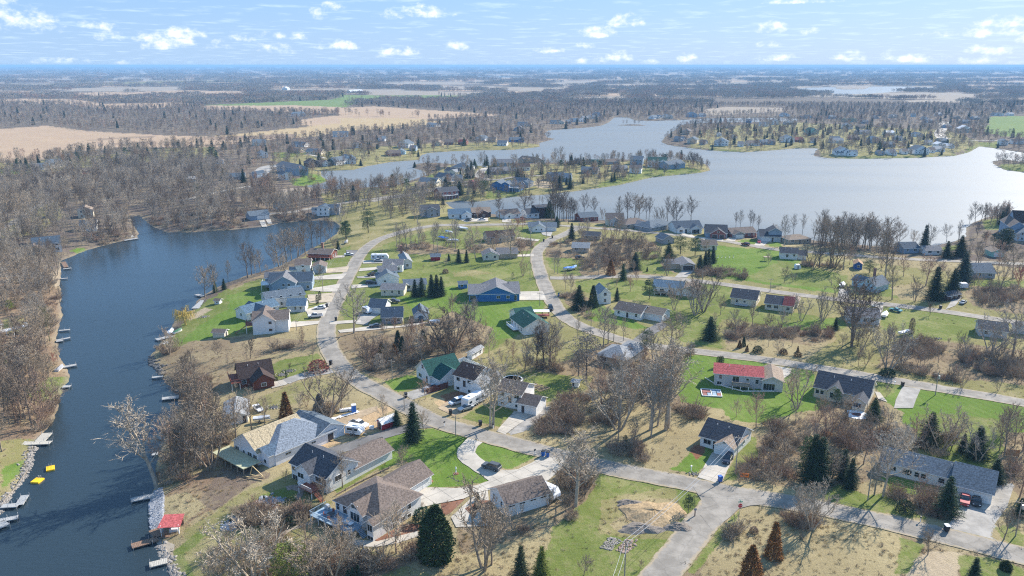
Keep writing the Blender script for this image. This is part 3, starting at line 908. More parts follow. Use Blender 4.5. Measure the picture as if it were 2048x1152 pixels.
def at(pts, t):
 f = t * (len(pts) - 1)
 i = min(int(f), len(pts) - 2)
 return pts[i].lerp(pts[i + 1], f - i), (pts[i + 1] - pts[i]).normalized()


def bare(seed, h=16, stems=1, fork=.3, spread=.75, nl=11, nb=6, nt=6, ns=6, low=.3, up=.14, tw=.045, trunkr=.24, crown_w=1.0, droop=0):
 r = random.Random(seed)
 T, K = MB(), MB()
 axes = []
 for s in range(stems):
  a = 2 * math.pi * (s + r.random() * .5) / max(stems, 1)
  lean = 0 if stems == 1 else .28
  d = Vector((math.cos(a) * lean, math.sin(a) * lean, 1)).normalized()
  hh = h * (.9 if stems == 1 else r.uniform(.7, .92))
  pts,_ = limb(T,Vector((math.cos(a),math.sin(a),0)) * (0 if stems == 1 else .22) - Vector((0,0,.4)),d,hh * (.86 if nl else .9),trunkr * (1 if stems == 1 else .7),.045,7,7,r,.07,.03)
  axes.append(pts)
 for pts in axes:
  n1 = max(3, nl // stems)
  for i in range(n1):
   t = low + (1 - low) * (i + r.random() * .6) / n1
   t = min(t, .98)
   p, ax = at(pts, t)
   a = i * 2.4 + r.random()
   rad = Vector((math.cos(a), math.sin(a), 0))
   d = (rad * spread + ax * (.55 + .5 * t)).normalized()
   l = h * .42 * crown_w * (1.05 - .62 * t) * r.uniform(.8, 1.15)
   lp, _ = limb(T, p, d, l, trunkr * .5 * (1.1 - t * .75), .02, 4, 4, r, .16, up)
   for j in range(nb):
    p2, a2 = at(lp, .22 + .78 * (j + r.random() * .7) / nb)
    d2 = (a2 * .75 + rv(r) * .75 + Vector((0, 0, .25))).normalized()
    l2 = l * .46 * r.uniform(.6, 1.15)
    bp_, _ = limb(K, p2, d2, l2, .034, .014, 3, 3, r, .2, up * .6 - droop)
    for k in range(nt):
     p3, a3 = at(bp_, (k + r.random()) / nt)
     d3 = (a3 * .7 + rv(r) * .8 + Vector((0, 0, .12 - droop))).normalized()
     l3 = l2 * .52 * r.uniform(.6, 1.2)
     spike(K, p3, d3, l3, tw, r)
     for q in range(ns):
      d4 = (d3 * .6 + rv(r) * .85 + Vector((0, 0, .1 - droop))).normalized()
      spike(K, p3 + d3 * l3 * (q + .5) / ns, d4, l3 * .55 * r.uniform(.5, 1.2), tw * .72, r)
 return T, K, max(v[2] for v in K.v) * .97


def spruce(seed, h=11, w=.26, dens=1.0, gap=.35, droop=.25, low=.06, bw=.34):
 r = random.Random(seed)
 T, K = MB(), MB()
 T.tube([(0, 0, -.3), (0, 0, h * .5), (0, 0, h * .97)], [.2, .12, .02], 6)
 z = h * low
 while z < h * .985:
  t = z / h
  rad = h * w * (1 - t) ** .85 * (1 if t > .12 else .88)
  n = max(4, int(7 * dens * (.6 + rad)))
  a0 = r.random() * 6.28
  for i in range(n):
   a = a0 + 6.2832 * i / n + r.uniform(-.2, .2)
   l = rad * r.uniform(.5, 1.2) * (1 + .16 * math.sin(a * 2 + seed)) + .15
   d = Vector((math.cos(a), math.sin(a), r.uniform(-.1, .12) - droop + t * .5)).normalized()
   p0 = Vector((0, 0, z + r.uniform(-.15, .15)))
   m = max(2, int(l / .3))
   side = Vector((-math.sin(a), math.cos(a), 0))
   for j in range(m):
    f = (j + .6) / m
    p = p0 + d * l * f + Vector((0, 0, -f * f * .12 * l))
    ww = bw * (1.15 - f * .6)
    for sg in (-1, 1):
     dd = (d * .8 + side * sg * .8 + Vector((0, 0, r.uniform(-.35, .05)))).normalized()
     spike(K, p, dd, ww * r.uniform(1.1, 1.9), ww * .62, r)
    if r.random() < .5:
     spike(K, p, (d + Vector((0, 0, r.uniform(-.6, .6)))).normalized(), ww * 1.6, ww * .7, r)
  z += gap * (1.0 - .35 * t)
 return T, K, h


def dense(seed, h=9, w=3.2, n=3600, shape='egg', bw=.3):
 r = random.Random(seed)
 T, K = MB(), MB()
 T.tube([(0, 0, -.3), (0, 0, h * .8)], [.18, .05], 6)
 lob = [(r.uniform(0, 6.28), r.uniform(.1, .85), r.uniform(.82, 1.14)) for _ in range(16)]
 for i in range(n):
  t = r.random() ** 1.15
  a = r.uniform(0, 6.283)
  if shape == 'egg':
   pr = math.sin(min(1, (t + .12) / 1.12) ** .75 * math.pi) ** .62 * (1.06 - .35 * t)
  elif shape == 'cone':
   pr = (1 - t) ** .8 + .02
  elif shape == 'col':
   pr = min(1, (1 - t) * 4) ** .5 * min(1, t * 8 + .5)
  else:
   pr = math.sqrt(max(0, 1 - (t * 1.0) ** 2.2))
  k = 1
  for (la, lt, lm) in lob:
   dd = abs((a - la + math.pi) % 6.283 - math.pi)
   if dd < .55 and abs(t - lt) < .16:
    k = lm
  rad = w * .5 * pr * k * (r.uniform(.72, 1.03) if i % 3 else r.uniform(.3, .9))
  p = Vector((math.cos(a) * rad, math.sin(a) * rad, t * h * .97 + .05))
  d = Vector((math.cos(a), math.sin(a), r.uniform(.1, 1.0))).normalized()
  spike(K, p, (d + rv(r) * 1.1).normalized(), bw * r.uniform(.6, 1.9), bw * .6, r)
 return T, K, h


def pine(seed, h=14, clumps=26, cw=1.5, low=.35, n=110):
 r = random.Random(seed)
 T, K = MB(), MB()
 pts, _ = limb(T, Vector((0, 0, -.3)), Vector((0, 0, 1)), h * .95, .24, .05, 6, 7, r, .04, .05)
 for i in range(clumps):
  t = low + (1 - low) * (i + .3) / clumps
  p, _ = at(pts, t)
  a = i * 2.4 + r.random()
  rad = h * .26 * (1 - ((t - .5) / .62) ** 2 * .8) * r.uniform(.35, 1.1)
  e = p + Vector((math.cos(a) * rad, math.sin(a) * rad, r.uniform(0, .7)))
  T.tube([p, e], [.06, .02], 4, cap=False)
  s = cw * r.uniform(.7, 1.15) * (1.1 - .4 * t)
  for q in range(n):
   o = rv(r)
   if o.length > 1:
    o.normalize()
   pp = e + Vector((o.x * s, o.y * s, o.z * s * .5))
   spike(K, pp, (o + Vector((0, 0, .5)) + rv(r) * .5).normalized(), .42, .22, r)
 return T, K, h


def shrub(seed, h=2.6, w=3.0, n=420, tw=.05):
 r = random.Random(seed)
 K = MB()
 for i in range(n):
  a = r.uniform(0, 6.283)
  q = math.sqrt(r.random())
  b = Vector((math.cos(a) * q * w * .3, math.sin(a) * q * w * .3, 0))
  d = Vector((math.cos(a) * q * .9, math.sin(a) * q * .9, 1.0)) + rv(r) * .35
  d.normalize()
  l = h * r.uniform(.5, 1.05)
  s0 = r.uniform(0, .55)
  spike(K, b + d * l * s0, d, l * (1 - s0), tw, r)
  for j in range(2):
   p = b + d * l * r.uniform(.3, .9)
   spike(K, p, (d + rv(r) * .9).normalized(), h * .26, tw * .8, r)
 return K, h


def willow(seed=5, h=9):
 r = random.Random(seed)
 T, K = MB(), MB()
 pts, _ = limb(T, Vector((0, 0, -.3)), Vector((0, 0, 1)), h * .6, .35, .15, 4, 7, r, .1)
 for i in range(14):
  p, ax = at(pts, .4 + .6 * i / 14)
  a = i * 2.4
  lp, _ = limb(T, p, Vector((math.cos(a), math.sin(a), 1.0)), h * .42, .1, .03, 5, 4, r, .12, -.12)
  for j in range(46):
   q, _d = at(lp, r.uniform(.25, 1))
   o = rv(r) * .6
   o.z = abs(o.z) * .4
   l = r.uniform(.35, .8) * q.z
   spike(K, q + o, (Vector((math.cos(a) * .18, math.sin(a) * .18, -1)) + rv(r) * .12).normalized(), l, .09, r)
 return T, K, h


PROTO = {}


def proto(key, fns):
 out = []
 for i, f in enumerate(fns):
  T, K, h = f
  out.append((T.mesh('trunk', TRUNKM), K.mesh('crown', TRUNKM), h, T, K))
 PROTO[key] = out


proto('oak', [bare(s, 15, 1, nl=12, nb=7, nt=6, ns=5, spread=.95, low=.26, crown_w=1.2, tw=.09) for s in (1, 2, 3)])
proto('tall', [bare(s, 20, 1, nl=14, nb=6, nt=6, ns=4, spread=.62, low=.3, up=.2, crown_w=.8, tw=.085) for s in (11, 12, 13)])
proto('vase', [bare(s, 15, 3 + s % 2, nl=16, nb=6, nt=6, ns=4, spread=.6, low=.25, up=.2, crown_w=.9, tw=.085) for s in (21, 22)])
proto('small', [bare(s, 8, 1, nl=12, nb=6, nt=6, ns=5, spread=.75, low=.22, crown_w=1.2, tw=.05, trunkr=.12) for s in (31, 32)])
proto('willow', [willow()])
proto('spruce', [spruce(41, 11, .3), spruce(42, 11, .27, gap=.3)])
proto('wide', [spruce(43, 9, .44, 1.1)])
proto('column', [dense(51, 5, 1.3, 1100, 'col', .2)])
proto('cedar', [dense(52, 9, 6.0, 6500, 'egg', .42)])
proto('juniper', [dense(53, 6, 3.2, 3000, 'cone', .26), dense(54, 6, 2.6, 2600, 'cone', .26)])
proto('bush', [dense(55, 1.6, 2.2, 900, 'dome', .18)])
proto('pine', [pine(61), pine(62, cw=1.8, low=.25)])

TREE_COUNT = {}


def plant(kind, x, y, h, colour, z=None, rz=None, lean=0.0, width=1.0):
 ps = PROTO[kind]
 i = TREE_COUNT.get(kind, 0)
 TREE_COUNT[kind] = i + 1
 t, k, h0, _, _ = ps[i % len(ps)]
 z = hz(x, y) if z is None else z
 nm = {'oak': 'bare_tree','tall': 'bare_tree','vase': 'bare_tree','small': 'bare_tree','willow': 'willow_tree','spruce': 'spruce_tree','wide': 'spruce_tree','column': 'columnar_evergreen',
          'cedar': 'cedar_tree', 'juniper': 'juniper_tree', 'bush': 'evergreen_bush', 'pine': 'pine_tree'}[kind]
 o = empty(nm, (x, y, z - .05), rnd.random() * 6.28 if rz is None else rz)
 s = h / h0
 width *= 1.22 if nm == 'bare_tree' else 1.12
 o.scale = (s * width, s * width, s)
 if lean:
  o.rotation_euler = (0, R(lean), 0)
 m = BARK.get(colour) or NEED[colour]
 for me, n in ((t, 'trunk'), (k, 'crown')):
  c = link(bpy.data.objects.new(n, me), o)
  c.material_slots[0].link = 'OBJECT'
  c.material_slots[0].material = m if (n == 'crown' or kind in ('oak', 'tall', 'vase', 'small', 'willow')) else TRUNKM
 return o


# ------------------------------------------------------------------ scattering of what nobody could count
def scatter(name, arr, protos):
 """arr: (n, 6) x y z scale rotation index; protos: list of meshes"""
 n = len(arr)
 me = bpy.data.meshes.new(name)
 me.vertices.add(n)
 me.vertices.foreach_set('co', arr[:, :3].ravel().copy())
 for an, ci, ty in (('s', 3, 'FLOAT'), ('r', 4, 'FLOAT'), ('k', 5, 'INT')):
  a = me.attributes.new(an, ty, 'POINT')
  a.data.foreach_set('value', arr[:, ci].astype(np.int32 if ty == 'INT' else np.float32))
 o = link(bpy.data.objects.new(name, me))
 ng = bpy.data.node_groups.new(name, 'GeometryNodeTree')
 ng.interface.new_socket('Geometry', in_out='INPUT', socket_type='NodeSocketGeometry')
 ng.interface.new_socket('Geometry', in_out='OUTPUT', socket_type='NodeSocketGeometry')
 gi, go, j = ng.nodes.new('NodeGroupInput'), ng.nodes.new('NodeGroupOutput'), ng.nodes.new('GeometryNodeJoinGeometry')

 def na(nm, ty):
  q = ng.nodes.new('GeometryNodeInputNamedAttribute')
  q.data_type = ty
  q.inputs[0].default_value = nm
  return q.outputs[0]
 ks, rs, ss = na('k', 'INT'), na('r', 'FLOAT'), na('s', 'FLOAT')
 cr = ng.nodes.new('ShaderNodeCombineXYZ')
 ng.links.new(rs, cr.inputs[2])
 er = ng.nodes.new('FunctionNodeEulerToRotation')
 ng.links.new(cr.outputs[0], er.inputs[0])
 for i, pm in enumerate(protos):
  po = bpy.data.objects.new('pattern', pm)
  oi = ng.nodes.new('GeometryNodeObjectInfo')
  oi.inputs['Object'].default_value = po
  oi.inputs['As Instance'].default_value = True
  cmpn = ng.nodes.new('FunctionNodeCompare')
  cmpn.data_type = 'INT'
  cmpn.operation = 'EQUAL'
  ng.links.new(ks, cmpn.inputs[2])
  cmpn.inputs[3].default_value = i
  ip = ng.nodes.new('GeometryNodeInstanceOnPoints')
  ng.links.new(gi.outputs[0], ip.inputs['Points'])
  ng.links.new(cmpn.outputs[0], ip.inputs['Selection'])
  ng.links.new(oi.outputs['Geometry'], ip.inputs['Instance'])
  ng.links.new(er.outputs[0], ip.inputs['Rotation'])
  ng.links.new(ss, ip.inputs['Scale'])
  ng.links.new(ip.outputs[0], j.inputs[0])
 ng.links.new(j.outputs[0], go.inputs[0])
 md = o.modifiers.new('scatter', 'NODES')
 md.node_group = ng
 return o


def both(T, K, m, name):
 M = MB()
 M.add(T.v, T.f)
 M.add(K.v, K.f)
 return M.mesh(name, m)


def simple_bare(seed, h=14, n=170, w=.3, tw=.2):
 """a far tree: trunk, some boughs and coarse sprays"""
 r = random.Random(seed)
 M = MB()
 M.tube([(0, 0, -.4), (0, 0, h * .55)], [.22, .1], 4, cap=False)
 for i in range(n):
  a = r.uniform(0, 6.283)
  t = r.uniform(.35, 1)
  rad = h * w * math.sin(min(1, (t - .22) / .85) * math.pi) ** .7 * math.sqrt(r.random())
  p = Vector((math.cos(a) * rad * .55, math.sin(a) * rad * .55, h * t * .86))
  d = Vector((math.cos(a) * .8, math.sin(a) * .8, 1.0)) + rv(r) * .5
  spike(M, p, d.normalized(), h * .16 * r.uniform(.6, 1.3), tw, r)
 return M


def clump(seed, R_=30, n=34, h=14, tr=46, tw=.5, con=.06):
 r = random.Random(seed)
 A, B = MB(), MB()
 for i in range(n):
  a, q = r.uniform(0, 6.283), math.sqrt(r.random()) * R_
  cx, cy_ = math.cos(a) * q, math.sin(a) * q
  hh = h * r.uniform(.7, 1.15)
  isC = r.random() < con
  M = B if isC else A
  if not isC:
   n0 = len(M.v)
   M.v += [(cx - .25, cy_, 0), (cx + .25, cy_, 0), (cx, cy_, hh * .8)]
   M.f.append((n0, n0 + 1, n0 + 2))
  for k in range(tr):
   t = r.random()
   aa = r.uniform(0, 6.283)
   if isC:
    rad = hh * .2 * (1 - t)
    p = Vector((cx + math.cos(aa) * rad, cy_ + math.sin(aa) * rad, t * hh))
    d = Vector((math.cos(aa), math.sin(aa), .1))
    spike(M, p, d, 1.2, 1.6, r)
   else:
    rad = hh * .3 * math.sqrt(r.random())
    p = Vector((cx + math.cos(aa) * rad, cy_ + math.sin(aa) * rad, hh * (.3 + .55 * t)))
    d = (Vector((math.cos(aa) * .7, math.sin(aa) * .7, 1)) + rv(r) * .4).normalized()
    spike(M, p, d, hh * .17, tw, r)
 return A, B
# ------------------------------------------------------------------ roads, drives, paths
def road_mat(name, col, crack=.5, patch=.3, edge=False):
 m = bpy.data.materials.new(name)
 m.use_nodes = True
 nt = m.node_tree
 b = nt.nodes['Principled BSDF']
 b.inputs['Roughness'].default_value = .9
 b.inputs['Specular IOR Level'].default_value = .2
 ge = N(nt, 'ShaderNodeNewGeometry')

 def nz(sc, d=5):
  n = N(nt, 'ShaderNodeTexNoise')
  n.inputs['Scale'].default_value = sc
  n.inputs['Detail'].default_value = d
  n.inputs['Roughness'].default_value = .65
  L(nt, ge.outputs['Position'], n.inputs['Vector'])
  return n.outputs[0]
 v = N(nt, 'ShaderNodeTexVoronoi', feature='DISTANCE_TO_EDGE')
 v.inputs['Scale'].default_value = .22
 nv = N(nt, 'ShaderNodeVectorMath', operation='ADD')
 L(nt, ge.outputs['Position'], nv.inputs[0])
 n0 = N(nt, 'ShaderNodeTexNoise')
 n0.inputs['Scale'].default_value = .6
 L(nt, ge.outputs['Position'], n0.inputs['Vector'])
 L(nt, n0.outputs[1], nv.inputs[1])
 L(nt, nv.outputs[0], v.inputs['Vector'])
 a = mixc(nt, ramp(nt, nz(.25), .35, .65), tuple(c * (1 - patch) for c in col), tuple(c * 1.12 for c in col))
 a = mixc(nt, mth(nt, 'MULTIPLY', ramp(nt, nz(2.4, 3), .55, .75), .35), a, tuple(c * .5 for c in col))
 ck = mth(nt, 'MULTIPLY', mth(nt, 'SUBTRACT', 1.0, ramp(nt, v.outputs[0], .0, .035)), crack)
 a = mixc(nt, ck, a, (.05, .048, .045))
 if edge:
  at_ = N(nt, 'ShaderNodeAttribute', attribute_name='across')
  au = mth(nt, 'ABSOLUTE', at_.outputs['Fac'])
  nn_ = mth(nt, 'MULTIPLY', mth(nt, 'SUBTRACT', nz(.9, 4), .5), .55)
  tr = ramp(nt, mth(nt, 'ABSOLUTE', mth(nt, 'SUBTRACT', au, .42)), .26, .02)
  a = mixc(nt, mth(nt, 'MULTIPLY', tr, .22), a, tuple(c * .62 for c in col))
  a = mixc(nt, ramp(nt, mth(nt, 'ADD', au, nn_), .74, .92), a, (.33, .27, .19))
  a = mixc(nt, ramp(nt, mth(nt, 'ADD', au, nn_), .9, 1.08), a, (.17, .16, .07))
 L(nt, a, b.inputs['Base Color'])
 MATS[name] = m
 return m


ASPH = road_mat('asphalt', (.275, .25, .215), .2, .25, True)
ASPH2 = road_mat('asphalt_dark', (.17, .162, .155), .1, .2)
CONC = road_mat('concrete', (.43, .39, .33), .0, .12)
CONCB = mat('concrete_joint', (.22, .2, .17), .95)
GRAV = road_mat('gravel', (.33, .31, .28), .0, .25)
DIRTM = road_mat('dirt_track', (.38, .29, .19), .0, .25)
MULCH = road_mat('bark_mulch', (.21, .10, .06), .0, .3)
SAND = road_mat('sand', (.42, .35, .26), .0, .2)
OCC = []        # (x, y, radius) kept clear of trees
ROADW = []


def smooth_line(pts, step=3.0):
 P = [np.array(p[:2], float) for p in pts]
 P = [2 * P[0] - P[1]] + P + [2 * P[-1] - P[-2]]
 out = []
 for i in range(1, len(P) - 2):
  a, b, c, d = P[i - 1], P[i], P[i + 1], P[i + 2]
  n = max(2, int(np.hypot(*(c - b)) / step))
  for k in range(n):
   t = k / n
   out.append(.5 * ((2 * b) + (-a + c) * t + (2 * a - 5 * b + 4 * c - d) * t * t + (-a + 3 * b - 3 * c + d) * t ** 3))
 out.append(P[-2])
 return np.array(out)


def strip(name, tag_, pts, width, m, lift, occ=True, parent=None, kind='structure', step=3.0):
 w = [G(tag_, *p) for p in pts]
 ln = smooth_line(w, step)
 tg = np.gradient(ln, axis=0)
 tg /= np.maximum(np.hypot(tg[:, 0], tg[:, 1]), 1e-6)[:, None]
 nn = np.stack([-tg[:, 1], tg[:, 0]], 1)
 rows = []
 rr = random.Random(len(ln))
 offs = np.array([-.5, -.25, 0, .25, .5])
 for k, o in enumerate(offs):
  jit = np.array([rr.uniform(-.22, .22) if k in (0, 4) else 0 for _ in ln])
  rows.append(ln + nn * (o * width + jit)[:, None])
 Pn = np.stack(rows, 1)
 n = len(ln)
 X, Y = Pn[..., 0].ravel(), Pn[..., 1].ravel()
 Z = np.maximum(HT(X, Y), .1) + lift
 f = [(i * 5 + j, (i + 1) * 5 + j, (i + 1) * 5 + j + 1, i * 5 + j + 1) for i in range(n - 1) for j in range(4)]
 f = [q[::-1] for q in f]
 me = mesh_of(name, list(zip(X, Y, Z)), f, m, smooth=True)
 ua = me.attributes.new('across', 'FLOAT', 'POINT')
 ua.data.foreach_set('value', np.tile(offs * 2, n).astype(np.float32))
 o = link(bpy.data.objects.new(name, me), parent)
 if kind:
  o['kind'] = kind
 if occ:
  for p in ln[::2]:
   OCC.append((p[0], p[1], width * .5 + 1.2))
 return o


def drape(name, P, m, lift, cell=4.0, ang=None, parent=None, kind='structure', occ=True, slabs=None):
 """polygon laid on the terrain; slabs: (material, cell) builds each concrete slab as its own piece"""
 P = [tuple(p[:2]) for p in P]
 a = sum(P[i][0] * P[(i + 1) % len(P)][1] - P[(i + 1) % len(P)][0] * P[i][1] for i in range(len(P)))
 if a < 0:
  P = P[::-1]
 if ang is None:
  ang = math.atan2(P[1][1] - P[0][1], P[1][0] - P[0][0])
 bm = bmesh.new()
 bm.faces.new([bm.verts.new((x, y, 0)) for x, y in P])
 bmesh.ops.triangulate(bm, faces=bm.faces[:])
 ca, sa = math.cos(ang), math.sin(ang)
 for (nx, ny) in ((ca, sa), (-sa, ca)):
  vals = [x * nx + y * ny for x, y in P]
  k = math.ceil(min(vals) / cell)
  while k * cell < max(vals):
   bmesh.ops.bisect_plane(bm,geom=bm.verts[:] + bm.edges[:] + bm.faces[:],plane_co=(nx * k * cell,ny * k * cell,0),plane_no=(nx,ny,0),dist=1e-4)
   k += 1
 X = np.array([v.co.x for v in bm.verts])
 Y = np.array([v.co.y for v in bm.verts])
 Z = np.maximum(HT(X, Y), .1) + lift
 for v, z in zip(bm.verts, Z):
  v.co.z = z
 me = bpy.data.meshes.new(name)
 bm.to_mesh(me)
 me.materials.append(m)
 o = link(bpy.data.objects.new(name, me), parent)
 if kind and parent is None:
  o['kind'] = kind
 if slabs:
  groups = {}
  for f in bm.faces:
   c = f.calc_center_median()
   groups.setdefault((math.floor((c.x * ca + c.y * sa) / cell), math.floor((-c.x * sa + c.y * ca) / cell)), []).append(f)
  for key, fs in groups.items():
   if sum(f.calc_area() for f in fs) < 1.2:
    continue
   vs, idx, faces = [], {}, []
   cx, cy2 = (key[0] + .5) * cell, (key[1] + .5) * cell
   for f in fs:
    q = []
    for v in f.verts:
     if v not in idx:
      idx[v] = len(vs)
      lu, lv = v.co.x * ca + v.co.y * sa, -v.co.x * sa + v.co.y * ca
      lu = cx + (lu - cx) * .985
      lv = cy2 + (lv - cy2) * .985
      vs.append((lu * ca - lv * sa, lu * sa + lv * ca, v.co.z + .03))
     q.append(idx[v])
    faces.append(q)
   link(bpy.data.objects.new('concrete_slab', mesh_of('concrete_slab', vs, faces, slabs)), o)
 bm.free()
 if occ:
  xs, ys = [p[0] for p in P], [p[1] for p in P]
  g = 3.0
  gx, gy = np.meshgrid(np.arange(min(xs), max(xs), g), np.arange(min(ys), max(ys), g))
  ins = inpoly(gx.ravel(), gy.ravel(), np.array(P))
  for x, y in zip(gx.ravel()[ins], gy.ravel()[ins]):
   OCC.append((x, y, 2.6))
 return o


def D_(name, tg, pts, m=None, lift=.07, **kw):
 return drape(name, [G(tg, *p) for p in pts], m or CONC, lift, **kw)


strip('west_road','P',[(1006,449),(940,450),(874,451),(825,459),(784,470),(748,485),(722,508),(700,545),(678,590),(660,628),(653,660),(657,690),(672,720),(700,750),(745,778),(800,806),(860,838),
                         (930,861),(1040,891),(1130,914),(1230,939),(1330,958),(1400,973),(1470,988),(1560,1002),(1650,1018),(1760,1042),(1880,1070),(2048,1112),(2260,1168)],7.0,ASPH,.10)
strip('south_road', 'P', [(1455, 988), (1420, 1026), (1385, 1070), (1330, 1140), (1255, 1240), (1150, 1400)], 7.2, ASPH, .115)
D_('road_apron','P',[(1385,972),(1500,992),(1560,1008),(1500,1012),(1478,1018),(1460,1035),(1425,1062),(1400,1030),(1405,1005)],ASPH,.13)
strip('east_road','P',[(1160,452),(1135,466),(1098,482),(1074,505),(1080,545),(1098,590),(1122,626),(1155,650),(1210,670),(1280,689),(1400,704),(1510,717),(1640,737),(1760,757),(1870,776),(2048,806),(2300,850)],6.6,ASPH,.10)
strip('middle_road','P',[(1100,556),(1140,556),(1220,553),(1300,554),(1400,563),(1500,576),(1600,590),(1700,602),(1800,612),(1900,625),(2048,647),(2250,680)],6.0,ASPH,.115)
strip('lake_road','P',[(1006,449),(1060,448),(1121,451),(1200,457),(1270,462),(1350,470),(1445,482),(1500,491),(1561,500),(1660,507),(1760,515),(1900,522),(2048,528),(2200,535)],6.0,ASPH,.125)
strip('peninsula_road', 'U2', [(0, 580), (-120, 600), (-300, 620), (-500, 660)], 6, ASPH, .15)
strip('causeway_road','U1',[(200,880),(450,860),(640,820),(900,780),(1100,745),(1300,720),(1600,680),(1885,640),(2150,600)],6,ASPH,.15,step=6)
strip('peninsula_lane','U2',[(150,540),(400,470),(620,420),(820,400),(1000,385),(1180,375),(1400,335),(1700,330)],5.5,ASPH,.16,step=6)
strip('peninsula_lane', 'U2', [(980, 385), (890, 340), (900, 290), (960, 240), (1080, 225)], 8, CONC, .18, step=6)
strip('woodland_road', 'T4', [(-60, 250), (0, 225), (90, 180), (160, 140), (230, 90), (330, 60)], 6, ASPH, .12, step=6)
strip('woodland_road', 'S8', [(1400, 580), (1560, 545), (1700, 510), (1920, 470)], 5, CONC, .14, step=6)
strip('gravel_drive', 'U1', [(560, 250), (700, 275), (800, 298)], 4, CONC, .15, step=6)
strip('far_shore_street', 'U1', [(80, 480), (130, 430), (180, 390), (300, 370)], 14, GRAV, .15, step=6)
strip('far_shore_road', 'U5', [(1230, 120), (1215, 180), (1180, 240), (1210, 290), (1290, 300)], 14, CONC, .25, step=20)
strip('far_shore_lane', 'U5', [(560, 410), (900, 400), (1240, 400)], 5, CONC, .25, step=20)
strip('far_shore_lane', 'U5', [(1480, 318), (1800, 316)], 5, CONC, .25, step=20)
strip('far_shore_lane', 'U5', [(760, 370), (860, 360), (960, 385), (1100, 400)], 5, CONC, .27, step=20)
strip('log_house_drive', 'S1', [(1480, 290), (1380, 320), (1200, 350), (1000, 400), (890, 445)], 4.6, GRAV, .09)
D_('log_house_apron', 'S1', [(755, 440), (870, 420), (920, 465), (750, 510)], CONC, .12, cell=3.6, slabs=CONC)
strip('dark_drive', 'S2', [(1900, 120), (1800, 125), (1640, 165), (1500, 205), (1300, 270), (1130, 330), (960, 380), (900, 420)], 4.6, ASPH2, .09)
D_('construction_track','S1',[(1860,690),(1860,740),(1600,850),(1400,960),(1250,1080),(1180,1060),(1300,900),(1500,790)],DIRTM,.05)
# the long curved concrete drive
strip('concrete_drive', 'S5', [(800, 40), (740, 90), (690, 150), (690, 210), (760, 270), (860, 330), (930, 380)], 4.6, CONC, .09)
D_('concrete_drive','S5',[(1290,205),(1440,235),(1440,300),(1330,400),(1240,430),(1180,385),(1000,420),(880,470),(760,500),(660,545),(480,580),(300,620),(270,545),(235,440),(290,430),
       (350,455),(600,462),(760,440),(870,400),(900,340),(940,312),(1010,322),(1090,312),(1200,260)],CONCB,.10,cell=4.2,ang=.7,slabs=CONC)
D_('garage_walk', 'S5', [(760, 505), (850, 480), (860, 560), (760, 600), (740, 690), (860, 720), (880, 760), (600, 770), (560, 690)], CONC, .13)
D_('side_walk', 'S5', [(-20, 880), (300, 800), (310, 840), (120, 900), (-40, 925), (-180, 920), (-250, 880), (-160, 870)], CONC, .09)
D_('concrete_drive', 'S6', [(830, 240), (1000, 262), (960, 330), (905, 450), (870, 470), (720, 425)], CONCB, .09, cell=3.4, slabs=CONC)
D_('concrete_drive', 'R5', [(1280, 895), (1420, 915), (1540, 860), (1330, 960), (1200, 1105), (1120, 1075)], CONCB, .09, cell=3.4, slabs=CONC)
D_('gravel_drive', 'R5', [(1545, 860), (1620, 850), (1480, 980), (1360, 1080), (1240, 1110), (1330, 960)], GRAV, .05)
D_('gravel_drive', 'R5', [(300, 740), (430, 700), (560, 690), (600, 720), (430, 780), (370, 800)], GRAV, .07)
D_('dirt_drive', 'R5', [(600, 870), (700, 800), (830, 850), (830, 900), (740, 945), (700, 920)], DIRTM, .07)
D_('dark_drive', 'R5', [(460, 940), (560, 1000), (680, 1020), (620, 1040), (430, 1010), (330, 1060), (300, 1040)], ASPH2, .06)
D_('gravel_yard','S7',[(960,730),(985,690),(1180,720),(1240,590),(1330,580),(1290,700),(1190,840),(1180,900),(1300,975),(1100,930),(880,870)],GRAV,.07)
D_('concrete_apron', 'S7', [(960, 645), (1190, 690), (1175, 725), (965, 690)], CONC, .11)
D_('gravel_drive', 'R3', [(1070, 470), (900, 440), (990, 520), (1000, 560), (1060, 520)], CONC, .13)
D_('gravel_drive', 'R2', [(550, 1010), (740, 1040), (690, 1152), (660, 1240), (460, 1240), (480, 1152)], GRAV, .13)
D_('concrete_drive', 'Z2', [(1720, 690), (1945, 685), (1965, 770), (1725, 770)], CONCB, .13, cell=4.5, slabs=CONC)
D_('concrete_drive', 'Z3', [(-20, 785), (220, 785), (255, 865), (-20, 868)], CONC, .14)
D_('asphalt_drive', 'Z3', [(1360, 1070), (1220, 1140), (1080, 1250), (1150, 1270), (1350, 1160), (1420, 1110)], ASPH2, .13)
D_('drive', 'Z3', [(1560, 580), (1680, 580), (1600, 650), (1480, 650)], GRAV, .14)
